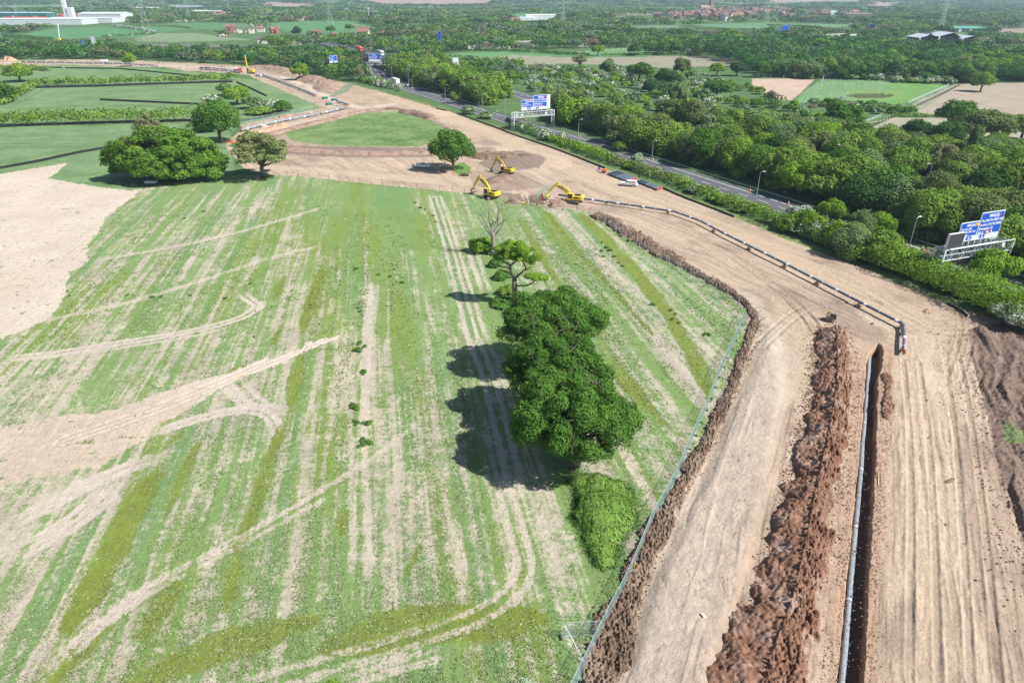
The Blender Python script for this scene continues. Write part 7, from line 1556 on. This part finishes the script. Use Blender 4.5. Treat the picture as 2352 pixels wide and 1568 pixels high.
# pylons
def pylon_proto():
    e = empty('pylon', (0, 0, 0)); m = MB(); Hh = 46
    def wd(z): return 4.2 * (1 - z / 30) + .9 if z < 30 else .9 - .5 * (z - 30) / 16
    lv = [0, 7, 13, 18, 22, 26, 30, 34, 38, 42, 46]
    for a, b in zip(lv[:-1], lv[1:]):
        wa, wb = wd(a), wd(b)
        for sx, sy in ((1, 1), (1, -1), (-1, -1), (-1, 1)):
            m.tube((sx * wa, sy * wa, a), (sx * wb, sy * wb, b), .16, n=4, cap=False); sx2, sy2 = (sy, -sx)
            m.tube((sx * wa, sy * wa, a), (sx2 * wb, sy2 * wb, b), .09, n=3, cap=False); m.tube((sx2 * wa, sy2 * wa, a), (sx * wb, sy * wb, b), .09, n=3, cap=False)
    m.build('tower', GREYM, e); c = MB()
    for z, L in ((30, 8.5), (36, 10.5), (42, 8)):
        for s in (-1, 1): c.tube((0, 0, z + 1.5), (s * L, 0, z), .16, n=4, cap=False); c.tube((0, 0, z - .3), (s * L, 0, z), .16, n=4, cap=False); c.tube((s * L, 0, z), (s * L, 0, z - 2.5), .12, n=4)
    c.build('crossarms', GREYM, e); return remember(e)
PY = pylon_proto(); pyl = [(886-0,58,0,'tall lattice pylon on the hill field with the round trees',1.0),(577 * 0 + 759,55,.4,'',0),(1292,63,.5,'lattice pylon beside the white warehouse',1),(1758,60,.5,'lattice pylon between town and green fields',1),(2168+300,0,0,'',0),(335,61,.5,'lattice pylon standing on the upper hill field',1.05),(176,45,.5,'short lattice tower against the white factory',.75),(212,26,.5,'distant pylon right of the factory',.8),(378,30,.5,'distant pylon above the grey warehouse',.8),(434,41,.5,'distant pylon at the hill field hedge',.8),(526,27,.5,'distant pylon beyond the grey warehouse',1),(40,33,.5,'distant pylon at the blue shed',.6),(2168-10,75,.5,'lattice pylon above the angular building',1.0),(604,43,.5,'small pylon left of the brick estate',.5)]
f_ = True
for px, py, rz, lb, s in [(759,56,.4,'lattice pylon on the hill field with the round trees',1.0)] + [p for p in pyl if p[4] and p[3] and p[0] != 886]:
    x, y = G(px, py)
    if f_: PY.location = (x, y, zf(x, y)); PY.rotation_euler = (0, 0, rz); PY.scale = (s,) * 3; tag(PY, lb, 'pylon', 'power line pylons'); f_ = False
    else: copy_tree(KIDS[PY.name], (x, y, zf(x, y)), rz, s, lb)
p0 = Vector((*G(759, 56), 38)); p1 = Vector((*G(1292, 63), 38)); p2 = Vector((*G(335, 61), 38)); p3 = Vector((*G(1758, 60), 38))
for i, (a, b, dz) in enumerate(((p2, p0, 0), (p0, p1, 0), (p1, p3, 0), (p0, p1, -5))):
    pts = [a.lerp(b, t / 12) + Vector((0, 0, dz - 9 * 4 * (t / 12) * (1 - t / 12))) for t in range(13)]; o = MB().path(pts, .09, 4).build('power_line', LGREY); tag(o, ('sagging power line left of the hill field pylon', 'upper power line between hill field pylon and warehouse pylon', 'sagging power line towards the town pylon', 'lower power line between hill field pylon and warehouse pylon')[i], 'power line')
x, y = G(848, 47); e = empty('phone_mast', (x, y, 0), 0, 1, 'white phone mast rising from the wooded hill', 'mast'); MB().tube((0, 0, 0), (0, 0, 24), .5, .35, 8).build('pole', WHITE, e); MB().box((0, 0, 22), (2.2, 2.2, 3)).build('antennas', WHITE, e, .1)
x, y = G(129 + 8, 92); x1, y1 = G(118, 66 + 20); e = empty('lattice_mast', (x, y, 0), 0, 1, 'pale slanting lattice jib over the hill field edge', 'crane'); m = MB(); a = Vector((0, 0, 0)); b = Vector((-9, 20, 17))
for o1 in ((-.4, 0), (.4, 0), (0, .6)): m.tube((o1[0], 0, o1[1]), (b.x + o1[0], b.y, b.z + o1[1]), .12, n=4)
for i in range(16): c = a.lerp(b, i / 16); d = a.lerp(b, (i + 1) / 16); m.tube(tuple(c + Vector((-.4, 0, 0))), tuple(d + Vector((.4, 0, 0))), .07, n=3); m.tube(tuple(c + Vector((.4, 0, 0))), tuple(d + Vector((0, 0, .6))), .07, n=3)
m.build('jib', WHITE, e); MB().box((0, 0, 1), (3, 2, 2)).build('base', YELLOW, e)
# ------------------------------------------------------------------ air between here and the horizon
m, N, Lk = new_mat('haze'); pv = N.new('ShaderNodeVolumePrincipled'); pv.inputs['Color'].default_value = (.58, .79, 1.0, 1); pv.inputs['Density'].default_value = HAZE_D; pv.inputs['Anisotropy'].default_value = .2
o_ = N.new('ShaderNodeOutputMaterial'); Lk.new(pv.outputs[0], o_.inputs['Volume'])
hz = MB().box((0, 6400, 148), (26000, 13600, 310)).build('haze', m); hz['kind'] = 'stuff'
# ------------------------------------------------------------------ loose ground cover: grass tufts, clods
def scatter_tufts():
    rng = np.random.default_rng(500); n = 420000
    py = rng.uniform(470, 1640, n) ; px = rng.uniform(-60, 1730, n)
    x = np.empty(n); y = np.empty(n); u_ = (px - CX) / F; v_ = (py - CY) / F; t = -H / (-SP - v_ * CP); x = u_ * t; y = (CP - v_ * SP) * t
    ok = inpoly(px, py, FIELD)
    for pl in (PALE1, PALE2): ok &= ~(inpoly(px, py, pl) & (rng.random(n) < .93))
    u = x + ROWX * y; g = vn(u / 1.7, y / 70, 3) * .34 + vn(u / .75, y / 30, 4) * .36 + vn(u / .34, y / 10, 6) * .30
    d = .22 + 2.2 * (g - .5) + 1.0 * (fbm(x / 9, y / 28, 3, 8) - .5) + 1.3 * (fbm(x / 1.6, y / 1.6, 3, 41) - .5) + .25 * ss(1200, 1568, py)
    ok &= rng.random(n) < d * .8
    for pts, hw, sp, stg in TR:
        D, _, SDn = dist_line(x, y, lineW(pts, 2), 4); dd = np.abs(np.abs(SDn) - sp / 2) if sp else D; ok &= ~((dd < hw + .15) & (D < 1e8) & (rng.random(n) < .85))
    x, y = x[ok], y[ok]; n = len(x); s = rng.uniform(.07, .16, n) * np.clip(y / 75, .8, 1.7)
    c = np.stack([x, y, s * .28 + .02], 1); up = np.tile([0, 0, .55], (n, 1)) + rdir(n, rng) * .8; V, Fq = leaves(c, up, s * 1.5, rng, .8)
    h = rng.random(n)[:, None]; col = np.array([.14, .215, .075]) * (1 - h) + np.array([.21, .29, .12]) * h; col *= rng.uniform(.75, 1.25, n)[:, None]
    dry = rng.random(n) < .18; col[dry] = np.array([.47, .42, .33]) * rng.uniform(.8, 1.2, dry.sum())[:, None]
    o = np_mesh('grass', V, Fq, L_ATTR, cols={'col': np.repeat(col, 4, 0)}); o['kind'] = 'stuff'; print('tufts', n)
scatter_tufts()
def clods(name, regions, m, seed, label):
    rng = np.random.default_rng(seed); base = np.array([(1, 0, 0), (-1, 0, 0), (0, 1, 0), (0, -1, 0), (0, 0, 1), (0, 0, -.6)], float); fc = np.array([(0, 2, 4), (2, 1, 4), (1, 3, 4), (3, 0, 4), (2, 0, 5), (1, 2, 5), (3, 1, 5), (0, 3, 5)])
    Vs = []
    for line, wd, n, s0, s1 in regions:
        W = np.array([(p.x, p.y) for p in resample([Vector((*G(*p), 0)) for p in smooth(line, 2)], .5)]); k = rng.integers(0, len(W), n)
        c = W[k] + rng.normal(0, wd, (n, 2)); s = rng.uniform(s0, s1, n) * rng.uniform(.5, 1, n)
        b = base[None] * rng.uniform(.55, 1.15, (n, 6, 1)); a = rng.uniform(0, 6.28, n); ca, sa = np.cos(a)[:, None], np.sin(a)[:, None]
        V = np.stack([b[..., 0] * ca - b[..., 1] * sa, b[..., 0] * sa + b[..., 1] * ca, b[..., 2] * .75], -1) * s[:, None, None]; V += np.stack([c[:, 0], c[:, 1], s * .25], 1)[:, None]; Vs.append(V.reshape(-1, 3))
    V = np.concatenate(Vs); n = len(V) // 6; Fq = (np.arange(n)[:, None, None] * 6 + fc[None]).reshape(-1, 3); o = np_mesh(name, V, Fq, m); o['kind'] = 'stuff'; return o
clods('soil_clods', [([(1368,492),(1500,572),(1620,640),(1728,712),(1738,745),(1690,870),(1640,985),(1552,1140),(1470,1320),(1415,1500),(1390,1680)], .9, 5200, .06, .24), ([(1455,1400),(1440,1500),(1430,1600)], 1.6, 1400, .06, .22),
 ([(2230,760),(2290,900),(2352,1150),(2420,1400)], 3.2, 2600, .06, .22), ([(1600,1568),(1700,1300),(1760,1050),(1800,850)], 1.6, 500, .03, .10), ([(2100,1568),(2090,1200),(2085,900)], 4.5, 500, .03, .09), ([(1180,465),(1290,470)], 3, 500, .1, .3)], SOIL_DARK, 601, '')
clods('red_soil_clods', [([(1875,790),(1870,900),(1850,1000),(1800,1200),(1745,1400),(1690,1600)], .8, 3000, .06, .26), ([(1950,800),(1965,950),(1950,1120),(1915,1400),(1890,1600)], .9, 2600, .04, .16), ([(1912,752),(1915,900),(1880,1080),(1830,1330),(1745,1590)], 1.6, 2600, .08, .30), ([(2036,840),(2040,920),(2035,980),(2020,1100),(2008,1300),(1998,1560)], .5, 1700, .04, .15)], SOIL_RED, 602, '')
